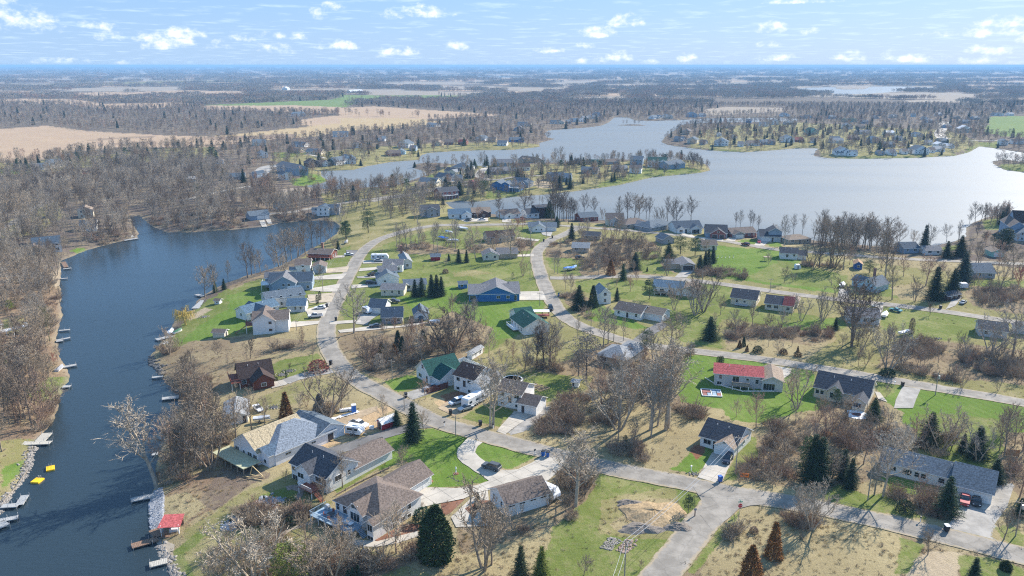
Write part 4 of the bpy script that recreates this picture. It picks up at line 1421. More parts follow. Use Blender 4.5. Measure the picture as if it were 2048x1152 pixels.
for (t_,q,m_) in [('Z1',[(1370,655),(1640,612),(1600,690),(1460,690),(1340,680)],CONC),('Z1',[(1370,545),(1560,525),(1700,515),(1650,570),(1380,575)],CONC),
     ('Z1',[(1300,865),(1500,800),(1540,790),(1480,930),(1340,945)],CONC),('Z1',[(1320,720),(1590,700),(1550,790),(1340,800)],SAND),('Z1',[(1150,980),(1440,970),(1420,1000),(1240,1025),(1150,1035)],CONC),
     ('Z1',[(1500,470),(1720,445),(1700,500),(1500,510)],SAND),('Z1',[(1690,290),(1810,290),(1760,350),(1700,340)],ASPH2),('Z1',[(1550,345),(1690,340),(1670,360),(1550,365)],CONC),
     ('Z2',[(215,390),(420,388),(410,415),(220,420)],CONC),('Z2',[(190,465),(420,450),(400,475),(180,495)],CONC),('Z2',[(160,545),(380,525),(360,555),(170,560)],GRAV),
     ('Z2',[(110,625),(390,612),(390,635),(110,660)],CONC),('Z2',[(180,900),(400,895),(300,960),(260,1010),(150,1000)],GRAV),('Z2',[(-20,1060),(150,1040),(300,1020),(560,1020),(800,980),(850,985),(700,1020),(400,1050),(0,1085)],CONC),
     ('Z2',[(-100,975),(200,960),(200,985),(-100,1005)],CONC),('Z2',[(1640,340),(1860,325),(1860,350),(1640,355)],CONC),('Z2',[(1700,165),(1920,190),(1900,205),(1700,185)],CONC),
     ('Z4',[(380,165),(460,172),(430,205),(340,200)],CONC),('Z4',[(660,200),(760,205),(710,250),(610,245)],CONC),('R2',[(180,130),(350,175),(300,390),(270,380),(300,190),(220,170)],CONC),
     ('R1',[(1060,1060),(1130,1000),(1180,1010),(1100,1110),(1000,1150)],GRAV),('Z4',[(1430,660),(1520,670),(1530,760),(1420,740)],GRAV),('R3',[(1870,690),(1920,700),(1990,790),(1900,760)],CONC),
     ('U2',[(600,880),(1000,870),(1000,915),(700,920)],CONC),('U2',[(1180,880),(1290,880),(1300,930),(1180,925)],CONC),('U2',[(1660,1030),(1830,1040),(1800,1110),(1700,1090)],GRAV),
     ('U3', [(1400, 960), (1560, 985), (1600, 1020), (1480, 1000)], CONC), ('U3', [(1590, 1010), (1900, 1020), (1900, 1060), (1700, 1040)], CONC),
     ('U1',[(95,950),(150,945),(180,1015),(125,1018)],CONC),('U1',[(165,940),(215,935),(230,985),(190,990)],CONC),('U2',[(480,400),(620,395),(600,415),(470,415)],CONC),('U2',[(390,425),(520,430),(740,440),(740,455),(380,440)],CONC)]:
 D_('driveway', t_, q, m_, lift=.15, cell=6)
D_('red_mulch_bed', 'S5', [(0, 850), (180, 745), (300, 740), (310, 795), (180, 830), (0, 880), (-60, 870)], MULCH, .06)
D_('red_mulch_bed', 'S5', [(480, 590), (670, 548), (555, 655), (500, 680)], MULCH, .06)
D_('red_mulch_bed', 'S5', [(670, 625), (770, 560), (880, 560), (890, 620), (760, 640), (750, 700)], MULCH, .17)
D_('garden_path','S2',[(580,680),(640,665),(720,665),(745,720),(730,770),(660,810),(500,820),(500,790),(620,785),(680,760),(690,725),(640,705),(600,715)],mat('paver',(.27,.21,.17),.9,.35,3),.06,cell=3)
D_('garden_path', 'S4', [(1200, 440), (1420, 375), (1570, 320), (1570, 350), (1420, 400), (1260, 450), (1100, 560), (1080, 540)], SAND, .06, cell=3)
D_('sandy_beach', 'S4', [(80, 590), (150, 550), (220, 580), (215, 630), (140, 655), (100, 630)], SAND, .12, cell=2)
D_('stone_circle', 'S4', [(620, 435), (650, 415), (690, 430), (680, 450), (640, 455)], SAND, .08, cell=3)
# ------------------------------------------------------------------ houses
def shingle(name, col, row=.9):
 m = mat(name, col, .9, .42, 2.6, .15, lap=.45)
 nt = m.node_tree
 return m


RF = {k: shingle('shingle_' + k,c) for k,c in dict(charcoal=(.07,.075,.088),navy=(.065,.092,.125),grey=(.17,.17,.18),lgrey=(.27,.28,.29),brown=(.17,.135,.115),dbrown=(.065,.045,.04),tan=(.27,.21,.16),green=(.02,.08,.068),
                                             blue=(.10,.16,.22),slate=(.12,.15,.18),red=(.47,.115,.11),maroon=(.2,.05,.05),osb=(.44,.36,.235),felt=(.20,.23,.27),white=(.72,.72,.72),orange=(.4,.25,.15),tarp=(.08,.12,.17)).items()}
WL = {k: mat('siding_' + k,c,.7,.06,.6,.3,lap=.22) for k,c in dict(white=(.78,.77,.74),cream=(.66,.60,.47),lgrey=(.52,.53,.54),grey=(.30,.31,.33),slate=(.25,.33,.42),blue=(.03,.16,.40),brown=(.16,.05,.03),dbrown=(.07,.04,.035),
                                                              tan=(.46,.38,.28),sky=(.42,.60,.68),mint=(.28,.5,.42),barn=(.30,.02,.03),brick=(.25,.085,.07),wrap=(.74,.75,.78),royal=(.03,.1,.33)).items()}
TRIM = mat('white_trim', (.8, .8, .78), .6, .04)
DTRIM = mat('dark_trim', (.05, .05, .055), .6, .1)
GLASS = mat('window_glass', (.02, .028, .035), .08, .2, 1, .8)
DOORM = mat('door_paint', (.75, .75, .73), .5, .05)
DOORD = mat('door_dark', (.06, .05, .05), .5, .1)
WOODD = mat('deck_wood', (.35, .28, .2), .8, .3, 3)
WOODR = mat('deck_redwood', (.25, .075, .045), .8, .3, 3)
WOODG = mat('deck_bluegrey', (.25, .34, .42), .8, .15, 3)
BRICKM = mat('chimney_brick', (.3, .15, .11), .9, .3, 6)
FOUND = mat('foundation', (.42, .41, .39), .95, .15, 2)
WIN = {}


def win_mesh(w, h, kind):
 key = (round(w, 1), round(h, 1), kind)
 if key in WIN:
  return WIN[key]
 w, h = key[0], key[1]
 f, p = MB(), MB()
 t = .09
 if kind == 'g':          # sectional garage door: panel rows under a frame
  f.box(-w / 2 - t, w / 2 + t, -.05, .04, h, h + t).box(-w / 2 - t, -w / 2, -.05, .04, 0, h).box(w / 2, w / 2 + t, -.05, .04, 0, h)
  for i in range(4):
   p.box(-w / 2, w / 2, -.03, .02, i * h / 4 + .02, (i + 1) * h / 4 - .02)
   n = max(2, int(w / .9))
   for j in range(n):
    p.box(-w / 2 + (j + .15) * w / n, -w / 2 + (j + .85) * w / n, -.045, -.03, i * h / 4 + .12, (i + 1) * h / 4 - .12)
  r = (f.mesh('garage_door', TRIM), p.mesh('door_panel', DOORM))
 elif kind == 'd':
  f.box(-w / 2 - t, w / 2 + t, -.05, .04, h, h + t).box(-w / 2 - t, -w / 2, -.05, .04, 0, h).box(w / 2, w / 2 + t, -.05, .04, 0, h)
  p.box(-w / 2, w / 2, -.02, .02, 0, h)
  r = (f.mesh('door', TRIM), p.mesh('door_panel', DOORD))
 else:
  f.box(-w / 2 - t, w / 2 + t, -.06, .03, -t, 0).box(-w / 2 - t, w / 2 + t, -.06, .03, h, h + t)
  f.box(-w / 2 - t, -w / 2, -.06, .03, 0, h).box(w / 2, w / 2 + t, -.06, .03, 0, h)
  n = max(1, int(round(w / .85)))
  for j in range(1, n):
   x = -w / 2 + j * w / n
   f.box(x - .03, x + .03, -.045, .02, 0, h)
  if kind == 'w' and h > .9:
   f.box(-w / 2, w / 2, -.04, .018, h / 2 - .02, h / 2 + .02)
  p.box(-w / 2, w / 2, -.015, .01, 0, h)
  r = (f.mesh('window', TRIM), p.mesh('pane', GLASS))
 WIN[key] = r
 return r


def roof_mesh(u0, u1, v0, v1, z, ridge, rise, hip, m, trim, ov=.45, th=.16):
 M = MB()
 if ridge == 'v':
  u0, u1, v0, v1 = v0, v1, u0, u1
 w = (v1 - v0) / 2
 s = rise / w
 ze = z - ov * s
 a0, a1, b0, b1 = u0 - ov, u1 + ov, v0 - ov, v1 + ov
 mid = (v0 + v1) / 2
 hp = min(w + ov, (u1 - u0) / 2 + ov - .05) if hip else 0
 r0, r1 = (a0, a1) if not hip else (a0 + hp, a1 - hp)
 zr = z + rise
 top = [(a0, b0, ze), (a1, b0, ze), (r1, mid, zr), (r0, mid, zr), (a0, b1, ze), (a1, b1, ze)]
 fl = lambda q: (q[1], q[0], q[2]) if ridge == 'v' else q
 vs = [fl(q) for q in top] + [fl((q[0], q[1], q[2] - th)) for q in top]
 tf = [(0, 1, 2, 3), (5, 4, 3, 2)]
 if hip:
  tf += [(4, 0, 3), (1, 5, 2)]
 bf = [tuple(i + 6 for i in reversed(f)) for f in tf]
 sf = [(1, 0, 6, 7), (4, 5, 11, 10)]
 sf += [(5, 1, 7, 11), (0, 4, 10, 6)] if hip else [(2, 1, 7, 8), (5, 2, 8, 11), (0, 3, 9, 6), (3, 4, 10, 9)]
 if ridge == 'v':
  tf, bf, sf = [[tuple(reversed(f)) for f in g] for g in (tf, bf, sf)]
 return mesh_of('roof', vs, tf + bf + sf, [m, trim], [0] * len(tf) + [1] * (len(bf) + len(sf)))


def wall_mesh(u0, u1, v0, v1, z0, z1, ridge, rise, hip, m, found=.5):
 M = MB()
 vs = [(u0, v0, z0), (u1, v0, z0), (u1, v1, z0), (u0, v1, z0), (u0, v0, z1), (u1, v0, z1), (u1, v1, z1), (u0, v1, z1)]
 fs = [(0, 1, 5, 4), (2, 3, 7, 6)]
 if hip:
  fs += [(1, 2, 6, 5), (3, 0, 4, 7)]
 elif ridge == 'u':
  vs += [(u0, (v0 + v1) / 2, z1 + rise - .05), (u1, (v0 + v1) / 2, z1 + rise - .05)]
  fs += [(1, 2, 6, 9, 5), (3, 0, 4, 8, 7)]
 else:
  vs += [((u0 + u1) / 2, v0, z1 + rise - .05), ((u0 + u1) / 2, v1, z1 + rise - .05)]
  fs = [(0, 1, 5, 8, 4), (2, 3, 7, 9, 6), (1, 2, 6, 5), (3, 0, 4, 7)]
 return mesh_of('wall', vs, fs, m)


HOUSES = []


def put_window(root, side, B_, frac, z, w, h, kind):
 u0, u1, v0, v1 = B_
 fm, pm = win_mesh(w, h, kind)
 if side == 'f':
  loc, a = (u0 + frac * (u1 - u0), v0 - .02), 0
 elif side == 'b':
  loc, a = (u0 + frac * (u1 - u0), v1 + .02), math.pi
 elif side == 'r':
  loc, a = (u1 + .02, v0 + frac * (v1 - v0)), math.pi / 2
 else:
  loc, a = (u0 - .02, v0 + frac * (v1 - v0)), -math.pi / 2
 o = link(bpy.data.objects.new(fm.name.split('.')[0], fm), root)
 o.location = (loc[0], loc[1], z)
 o.rotation_euler = (0, 0, a)
 link(bpy.data.objects.new(pm.name.split('.')[0], pm), o)


def deck(root, u0, u1, v0, v1, z, m, rail=True, sides='flr', stairs=None, gm=None, postm=None, name='deck'):
 d = MB().box(u0, u1, v0, v1, z - .22, z).obj(name, m, root)
 n = max(2, int((u1 - u0) / 2.4) + 1)
 pm = MB().box(-.09, .09, -.09, .09, 0, z + .6).mesh('post', postm or TRIM)
 if z > .9:
  for i in range(n):
   p = link(bpy.data.objects.new('post', pm), root)
   p.location = (u0 + .15 + (u1 - u0 - .3) * i / (n - 1), v0 + .15, -.8)
 if rail:
  M = MB()

  def run(a, b):
   L_ = math.dist(a, b)
   k = max(2, int(L_ / .35))
   for i in range(k + 1):
    x, y = a[0] + (b[0] - a[0]) * i / k, a[1] + (b[1] - a[1]) * i / k
    M.box(x - .025, x + .025, y - .025, y + .025, z, z + .95)
   M.tube([(a[0], a[1], z + .98), (b[0], b[1], z + .98)], .06, 4)
  if 'f' in sides:
   run((u0, v0), (u1, v0))
  if 'l' in sides:
   run((u0, v0), (u0, v1))
  if 'r' in sides:
   run((u1, v0), (u1, v1))
  M.obj('railing', gm or m, root)
 if stairs:
  su, sv, du, dv, wd = stairs       # top corner, direction, width
  M = MB()
  k = max(3, int(z / .2))
  for i in range(k):
   x, y = su + du * i * .28, sv + dv * i * .28
   zz = z - (i + 1) * z / (k + 1)
   if abs(du) > abs(dv):
    M.box(x, x + .3, y, y + wd, zz - .06, zz)
   else:
    M.box(x, x + wd, y - .15, y + .15, zz - .06, zz)
  M.obj('stairs', m, root)


def house(label,tg,A,B,W,h=2.7,ridge='u',roof='grey',wall='white',pitch=24,extra=(),win=None,hip=False,name='house',cat=None,landmark=None,decks=(),chim=(),trim=None,sink=0.0,osb=False,auto=True):
 a, b = G(tg, *A), G(tg, *B)
 Lw = math.hypot(b.x - a.x, b.y - a.y)
 ang = math.atan2(b.y - a.y, b.x - a.x)
 n = Vector((-math.sin(ang), math.cos(ang), 0))
 t = Vector((math.cos(ang), math.sin(ang), 0))
 zs = [hz(*(a + t * u + n * v)[:2]) for u in (0, Lw) for v in (0, W)]
 z0 = max(sum(zs[:1] + zs[2:3]) / 2, min(zs)) + .05 - sink
 root = empty(name, (a.x, a.y, z0), ang)
 tag(root, label, cat or name.replace('_', ' '))
 c = a + t * Lw / 2 + n * W / 2
 for uu in np.arange(-2, Lw + 3, 4.0):
  for vv in np.arange(-2, W + 3, 4.0):
   p = a + t * uu + n * vv
   OCC.append((p.x, p.y, 3.4))
 if landmark:
  LAND.append((landmark, c.x, c.y))
 blocks = [(0, 1, 0, W, h, ridge, {})]
 BL = []
 for i, e in enumerate([(0, Lw, 0, W, h, ridge, dict(roof=roof, wall=wall, pitch=pitch, hip=hip))] + list(extra)):
  u0, u1, v0, v1, hh, rg = e[:6]
  kw = e[6] if len(e) > 6 else {}
  k = lambda q: q * Lw if isinstance(q, str) else q
  u0, u1 = [float(q[:-1]) * Lw if isinstance(q, str) else q for q in (u0, u1)]
  ep = .006 * i
  u0, u1, v0, v1 = u0 + ep, u1 - ep, v0 + ep, v1 - ep
  rf, wl_, pt, hp = kw.get('roof', roof), kw.get('wall', wall), kw.get('pitch', pitch), kw.get('hip', False)
  half = ((v1 - v0) if rg == 'u' else (u1 - u0)) / 2
  rise = half * math.tan(R(pt))
  wm = WL[wl_]
  link(bpy.data.objects.new('wall', wall_mesh(u0, u1, v0, v1, kw.get('z0', -1.2), hh, rg, rise, hp, wm)), root)
  ro = link(bpy.data.objects.new('roof', roof_mesh(u0, u1, v0, v1, hh + ep, rg, rise, hp, RF[rf], trim or TRIM)), root)
  if kw.get('panels'):
   # sheathing boards laid on the two slopes, each its own piece
   pm = MB().box(-1.2, 1.2, -.6, .6, 0, .02).mesh('sheathing_panel', [RF['osb']])
   s_ = math.radians(pt)
   for sgn in (-1, 1):
    ln = half / math.cos(s_)
    for r_ in range(int(ln / 1.24)):
     dist = (r_ + .5) * 1.24
     run_ = (u1 - u0) if rg == 'u' else (v1 - v0)
     for q in range(int(run_ / 2.44)):
      al = (q + .5 + (.25 if r_ % 2 else 0)) * 2.44
      if al + 1.2 > run_ or rnd.random() < .04:
       continue
      off = sgn * (half - dist * math.cos(s_))
      zz = hh + dist * math.sin(s_) + .02 + rnd.random() * .015
      o = link(bpy.data.objects.new('sheathing_panel', pm), ro)
      if rg == 'u':
       o.location = (u0 + al, (v0 + v1) / 2 + off, zz)
       o.rotation_euler = (-s_ * sgn, 0, 0)
      else:
       o.location = ((u0 + u1) / 2 + off, v0 + al, zz)
       o.rotation_euler = (0, s_ * sgn, math.pi / 2) if False else (0, s_ * sgn, 0)
       o.rotation_mode = 'XYZ'
  BL.append((u0, u1, v0, v1, hh, rg))
 if win is None and auto:
  win = []
  for bi, (u0, u1, v0, v1, hh, rg) in enumerate(BL):
   rr = random.Random(int(u1 * 7 + v1 * 3 + bi))
   w_ = u1 - u0
   fl_ = [1.0] if hh < 4.2 else [.9, 3.5]
   if bi == 0 or v0 < 0:
    m_ = max(1, int(w_ / 3.6))
    for z_ in fl_:
     for i in range(m_):
      fr = (i + .5) / m_
      if bi == 0 and any(e[0] if not isinstance(e[0], str) else 0 < fr * Lw for e in ()):
       continue
      if bi == 0 and z_ < 2 and i == m_ // 2 and m_ > 2:
       win.append((bi, 'f', fr, .1, .95, 2.05, 'd'))
      else:
       win.append((bi, 'f', fr, z_, rr.choice([.9, 1.1, 1.7]), 1.2, 'w'))
   for z_ in fl_:
    win.append((bi, 'r', .35, z_, 1.0, 1.15, 'w'))
    if v1 - v0 > 7:
     win.append((bi, 'r', .7, z_, 1.0, 1.15, 'w'))
    win.append((bi, 'l', .5, z_, 1.0, 1.15, 'w'))
 for (bi, side, fr, z, w, hh, kd) in (win or []):
  bl = BL[bi][:4]
  # skip a front window hidden behind a projecting wing
  if side == 'f':
   uu = bl[0] + fr * (bl[1] - bl[0])
   if any(j != bi and q[0] < uu < q[1] and q[2] < bl[2] < q[3] for j, q in enumerate(BL)):
    continue
  put_window(root, side, bl, fr, z, w, hh, kd)
 for d_ in decks:
  deck(root, *d_[:5], **d_[5])
 for (cu, cv_, zt) in chim:
  MB().box(cu - .45,cu + .45,cv_ - .4,cv_ + .4,h * .5,zt).box(cu - .52,cu + .52,cv_ - .47,cv_ + .47,zt,zt + .15).obj('chimney',BRICKM,root)
 # plumbing vents make the roofs read
 if Lw > 7 and h > 2.2 and a.y < 420:
  for fu in (.3, .62):
   half = W / 2 if ridge == 'u' else Lw / 2
   rise = half * math.tan(R(pitch))
   if ridge == 'u' and not hip:
    MB().tube([(0, 0, 0), (0, 0, .55)], .07, 6).obj('roof_vent', TRIM, root).location = (fu * Lw, W * .36, h + rise * .70)
 HOUSES.append((root, c, Lw, W, BL))
 return root


Hs = house
g = dict
# three big houses in the foreground
Hs('large white two-storey lake house with brown-grey hipped roof and blue-grey raised deck','S2',(1030,945),(1430,1120),12.3,5.3,'v','brown','white',26,hip=True,landmark='big white deck house',sink=1.2,
   extra=[(.2,8.0,9.5,22,4.2,'v',g(pitch=30,z0=-.5)),(4.8,9.2,-1.0,6,5.5,'v',g(pitch=42)),(11.6,'1.0k',-2.2,5,5.3,'v',g(pitch=38))],
   win=[(0,'f',.06,3.1,.9,1.6,'w'),(0,'f',.22,2.9,1.1,2.1,'d'),(2,'f',.5,3.0,2.6,1.9,'s'),(2,'f',.5,5.9,1.8,.8,'s'),(3,'f',.5,3.2,1.3,1.5,'s'),(3,'f',.5,.6,1.6,1.5,'w'),(0,'r',.12,3.6,.6,.6,'s'),
  (0,'r',.3,.8,.9,1.6,'w'),(0,'r',.55,1.0,.9,1.5,'w'),(0,'r',.35,3.6,.9,1.4,'w'),(0,'r',.7,3.4,.9,1.6,'w'),(0,'r',.68,.7,1.1,1.6,'w'),(1,'r',.55,1.0,4.8,2.2,'g'),(1,'r',.85,1.0,3.0,2.2,'g'),
  (0, 'f', .3, .3, 2.2, 1.9, 's'), (0, 'f', .55, .3, 2.2, 1.9, 's'), (0, 'f', .08, .4, 1.2, 1.6, 'w')],
   decks=[(-3.0, 9.0, -4.6, 0, 2.7, g(m=WOODG, sides='flr', stairs=(9.0, -2.8, 1, 0, 1.3)))])
Hs('white two-storey house with red-brown deck and charcoal roof beside the unfinished house','S2',(640,600),(950,745),9.5,5.2,'u','charcoal','white',30,landmark='red-brown deck house',sink=1.0,
   extra=[(5.0, '1.0k', 8.5, 20.5, 3.9, 'v', g(roof='brown', pitch=28, z0=-.6)), (3.6, 8.0, -1.2, 5, 5.3, 'v', g(pitch=38))],
   win=[(0,'f',.08,3.2,1.2,1.0,'s'),(0,'f',.1,.5,1.8,1.6,'s'),(0,'f',.24,.1,.9,2.1,'d'),(2,'f',.3,3.1,2.0,1.2,'s'),(2,'f',.5,5.9,.5,.5,'s'),(0,'f',.78,3.0,2.0,1.3,'s'),(0,'f',.93,2.8,1.5,2.0,'s'),(0,'r',.35,2.9,1.8,1.3,'s'),
  (0, 'r', .7, 3.0, .9, 1.2, 'w'), (0, 'f', .6, .3, 1.8, 2.0, 's'), (2, 'f', .7, .4, 1.6, 1.9, 's')],
   decks=[(6.8, 11.5, -3.6, 0, 2.6, g(m=WOODR, gm=TRIM, sides='fl', stairs=(11.5, -3.2, 1, 0, 1.2)))])
Hs('large unfinished house with tan roof boards, grey felt and white house wrap','S2',(200,350),(500,495),18.0,4.0,'v','felt','wrap',24,hip=True,landmark='unfinished house',sink=.6,name='unfinished_house',cat='house',
   extra=[(.3,'.74k',-2.4,12.5,4.1,'v',g(roof='osb',pitch=33,panels=True)),('.6k','.97k',-1.6,5,4.05,'v',g(roof='tarp',pitch=24)),(2.0,'1.0k',12,21,4.05,'u',g(roof='slate',pitch=24))],
   win=[(1,'f',.14,.8,1.6,2.0,'s'),(1,'f',.42,1.2,.8,1.5,'s'),(1,'f',.66,.9,1.8,2.0,'s'),(1,'f',.88,.9,1.5,2.0,'s'),(2,'f',.7,1.4,.9,1.0,'s'),(0,'r',.2,2.4,1.6,.5,'s'),(0,'r',.62,2.4,1.3,.5,'s'),(3,'r',.5,.9,1.8,2.2,'d')],
   decks=[(-1.5, 12.0, -7.4, -2.6, 2.1, g(m=mat('deck_treated', (.42, .42, .28), .8, .2, 2), rail=False, postm=WOODD))])
Hs('dark brown log house with steep roof and attached garage wing','S1',(425,505),(770,430),8.0,3.0,'u','dbrown','brown',40,landmark='brown log house',decks=[(-2.6,0,-1,7,2.0,g(m=WOODR,sides='fl'))],
   extra=[(3.2,9.3,-4.4,3.6,2.8,'v',g(pitch=34))],win=[(1,'f',.5,.9,1.4,1.0,'s'),(0,'f',.12,.9,1.2,1.2,'w'),(0,'r',.5,1,1.2,1.2,'w'),(1,'r',.45,.1,2.6,2.1,'g')],trim=DTRIM)
Hs('small pale blue-grey cottage with light gable roof above the channel','S1',(255,902),(505,860),10.5,2.5,'v','lgrey','white',22,landmark='pale cottage',win=[(0,'f',.34,1.0,1.2,.8,'s'),(0,'f',.86,.1,.9,2.0,'d'),(0,'r',.5,1,1,1,'w')])
# west row along the road
Hs('dark brown house with flat-pitched brown roof under tall bare trees on the shore','Z1',(1330,385),(1545,378),9,3.2,'u','brown','brown',20,landmark='dark brown shore house',decks=[(0,12,-2.4,0,1.8,g(m=WOODR))],chim=[(5,7,7)])
Hs('white and brown two-storey house with split roofs left of the road bend','Z1',(1210,528),(1350,520),9,4.6,'u','brown','white',24,landmark='split-roof house',extra=[(7.5,13.5,1,9,3.2,'v',g(wall='lgrey')),(-2.6,0,0,4,2.6,'u',g(roof='lgrey'))])
Hs('long blue-grey house with navy roof and big central gable','Z1',(955,695),(1365,670),11,4.2,'u','navy','slate',27,landmark='navy-roofed gable house',extra=[(1.6,11.5,-3.5,8,4.6,'v',g(roof='grey',pitch=30)),(-2.8,6,8,15,4.2,'u',g(wall='grey',roof='grey'))],
   decks=[(-3.6,0,2,9,2.6,g(m=TRIM,sides='fl'))],win=[(1,'f',.72,3.2,1,1,'w'),(1,'f',.5,3.2,1,1,'w'),(1,'f',.3,1,1.1,1.2,'w'),(1,'f',.7,1,1.1,1.2,'w'),(0,'f',.9,1,1.1,1.2,'w'),(0,'r',.4,1,1.2,1.2,'w')])
Hs('light blue-grey house with two slate roofs, fifth from the top of the row','Z1',(935,860),(1300,800),8.5,4.2,'u','slate','lgrey',24,landmark='twin slate roof house',extra=[(10.5,'1.0k',2.0,11,4.3,'u',g(roof='blue'))])
Hs('low white garage with blue-grey shingle roof beside the twin slate roofs','Z1',(1128,888),(1300,880),7,2.8,'u','blue','lgrey',28,name='garage',win=[(0,'f',.45,1.0,.8,1,'w'),(0,'f',.75,1.0,.8,1,'w'),(0,'r',.5,.1,4.6,2.1,'g')])
Hs('small white house with pale slate gable roof and low navy annex on the lake side','Z1',(740,968),(1050,880),7.5,3.0,'u','blue','white',28,landmark='pale slate gable house',extra=[(3.5,9,-2.4,7.4,3.2,'v',g(roof='slate',pitch=32))])
Hs('white house with brown cross-gabled roof and brown lake-side stairs','Z1',(803,1098),(1142,1072),9.5,5.0,'u','brown','white',24,landmark='white house with brown cross gable',extra=[(.0,7.6,-.8,10.5,5.1,'v',g(pitch=32))],
   win=[(1,'f',.8,1.0,1.2,.9,'s'),(1,'f',.8,3.6,1.1,1.0,'s'),(0,'f',.5,1.1,.7,.7,'s'),(0,'r',.5,1,1.1,1.2,'w')],decks=[(-2.6,0,1,6,3.0,g(m=WOODR,sides='fl',stairs=(-2.6,1.2,-1,0,1.1)))])
Hs('tiny tan and white shed on the lake-side lawn','Z1',(412,1131),(524,1128),3.2,2.1,'u','brown','cream',24,name='shed',landmark='lawn shed',win=[(0,'r',.5,.1,1.0,1.7,'d')])
Hs('very small white playhouse shed near the willow','Z1',(428,810),(476,808),2.2,1.7,'u','brown','white',24,name='shed',win=[(0,'f',.5,.5,.6,.6,'s')])
# east side of the west road
Hs('white two-storey house with pale gable roof and chimney near the parked camper','Z2',(603,470),(692,464),15,3.6,'v','lgrey','lgrey',34,landmark='pale gable house',chim=[(1.2,14,8)])
Hs('white double-roofed house with grey shingles behind the parked camper drive','Z2',(418,500),(602,500),8,3.6,'u','grey','white',24,extra=[(1.5,6.5,-1.4,4,3.2,'v',g(pitch=26))])
Hs('white gabled garage house with blue-grey roof beside the black pickup','Z2',(362,626),(566,612),8,3.1,'v','slate','white',27,landmark='white gabled garage house',extra=[(1.5,'1.0k',6,13,4.6,'u',g(roof='grey'))],win=[(0,'f',.35,1.2,1.0,.7,'s'),(1,'f',.5,3.2,1,1,'w')])
Hs('low cream ranch house with grey roof left of the five pines','Z2',(393,727),(613,727),8,2.8,'u','grey','cream',20,landmark='cream ranch house',win=[(0,'f',.17,1.2,.7,.7,'s'),(0,'f',.5,1.2,.8,.8,'s'),(0,'f',.8,.8,.9,1.4,'w')])
Hs('low white house half hidden behind the five pines','Z2',(620,680),(830,668),8,2.6,'u','slate','white',20,win=[(0,'f',.1,.9,1.1,1.2,'s'),(0,'f',.2,.9,1.1,1.2,'s')])
Hs('white garage with charcoal roof and wide white door by the small boat trailer','Z2',(275,898),(425,905),8.5,2.7,'u','navy','white',28,name='garage',landmark='charcoal-roofed garage',win=[(0,'f',.6,.1,4.6,2.1,'g')])
Hs('small grey house with navy roof behind a bare fruit tree','Z2',(402,1000),(600,992),8,2.8,'u','navy','grey',34,landmark='navy-roofed cottage',win=[(0,'f',.3,.9,1.8,1.1,'s'),(0,'f',.8,.9,1.2,1.1,'s')],decks=[(10.2,13.5,0,4,.6,g(m=WOODD))])
Hs('grey detached garage with steep gable and white double door','Z2',(714,968),(852,960),7,2.7,'v','slate','lgrey',36,name='garage',landmark='steep grey garage',win=[(0,'f',.5,.1,4.4,2.2,'g')])
Hs('long bright blue ranch house with grey roof and white trim','Z2',(1238,782),(1722,776),15,3.2,'u','grey','blue',16,landmark='blue ranch house',extra=[(4.0,18.5,-.4,14,3.25,'v',g(pitch=22)),(17.0,'1.0k',6,17,3.3,'u',g(pitch=18))],
   win=[(1,'f',.55,1.2,1.3,1.1,'s'),(1,'f',.82,1.2,1.3,1.1,'s'),(0,'f',.92,.2,1.1,2.1,'w'),(0,'f',.08,.3,2.4,2.0,'s'),(0,'r',.2,.2,4.8,2.2,'g'),(1,'l',.5,1,1,1,'w')])
Hs('small blue garden shed with slate roof beside the blue ranch house','Z2',(1143,660),(1222,656),3.4,2.2,'u','slate','blue',26,name='shed',win=[(0,'f',.35,.8,1.0,.8,'s')])
Hs('white L-shaped house with green roof below the blue ranch house','Z2',(1640,1005),(1765,1108),10,3.0,'u','green','white',27,landmark='green-roofed white house',extra=[(-7.5,1.5,2.4,9,3.0,'v',g(pitch=27))],
   win=[(0,'f',.12,.9,.8,1.3,'w'),(0,'f',.35,.9,.8,1.3,'w'),(0,'f',.58,.9,.8,1.3,'w'),(0,'f',.82,.9,.8,1.3,'w'),(1,'f',.2,.9,.8,1.3,'w'),(1,'f',.6,.9,1.1,1.3,'w'),(0,'r',.5,1.1,1,1.2,'w')],decks=[(1,8,-2.2,0,.7,g(m=TRIM))])
Hs('red shed with grey roof in the backyard hedge','Z2',(875,392),(962,388),4,2.2,'u','slate','barn',26,name='shed',landmark='red backyard shed',win=[])
Hs('tan bungalow with grey gable among bare trees by the bend','Z2',(1372,388),(1525,385),8,2.7,'v','grey','cream',24,landmark='tan bungalow',extra=[('.95k',17.5,3,12,2.6,'u',g(wall='tan'))])
Hs('brown-roofed house almost hidden by bare trees in the middle of the block','Z2',(1420,215),(1680,200),10,2.9,'u','dbrown','tan',26,landmark='hidden brown-roofed house',extra=[(3,10,-2,6,3.2,'v',g(pitch=32))])
# lake row
Hs('white duplex with blue-grey roof and brick end beside the street corner','Z3',(85,205),(350,203),9,2.7,'u','slate','white',22,landmark='white corner duplex',extra=[(2.0,9.5,-2.5,7,2.8,'v',g(pitch=28))],win=[(1,'f',.3,1,.8,.8,'s'),(1,'f',.7,1,.8,.8,'s'),(0,'f',.8,.1,4.6,2.1,'g')])
Hs('dark brick house with slate roof in front of the lake trees','Z3',(582,112),(750,106),9,3,'u','slate','brick',26,landmark='dark brick lake house')
Hs('grey two-storey house with cream gable end by the lake','Z3',(830,150),(995,150),10,4,'u','brown','cream',30,landmark='cream gabled lake house',extra=[(2,8,-2,7,3.6,'v',g(wall='lgrey'))])
Hs('tan house with wide brown hip roof by the lake','Z3',(1010,182),(1240,168),11,3,'u','brown','tan',22,hip=True,landmark='hip-roofed tan house',extra=[(7,14,-2.6,6,3,'v',g(roof='grey'))])
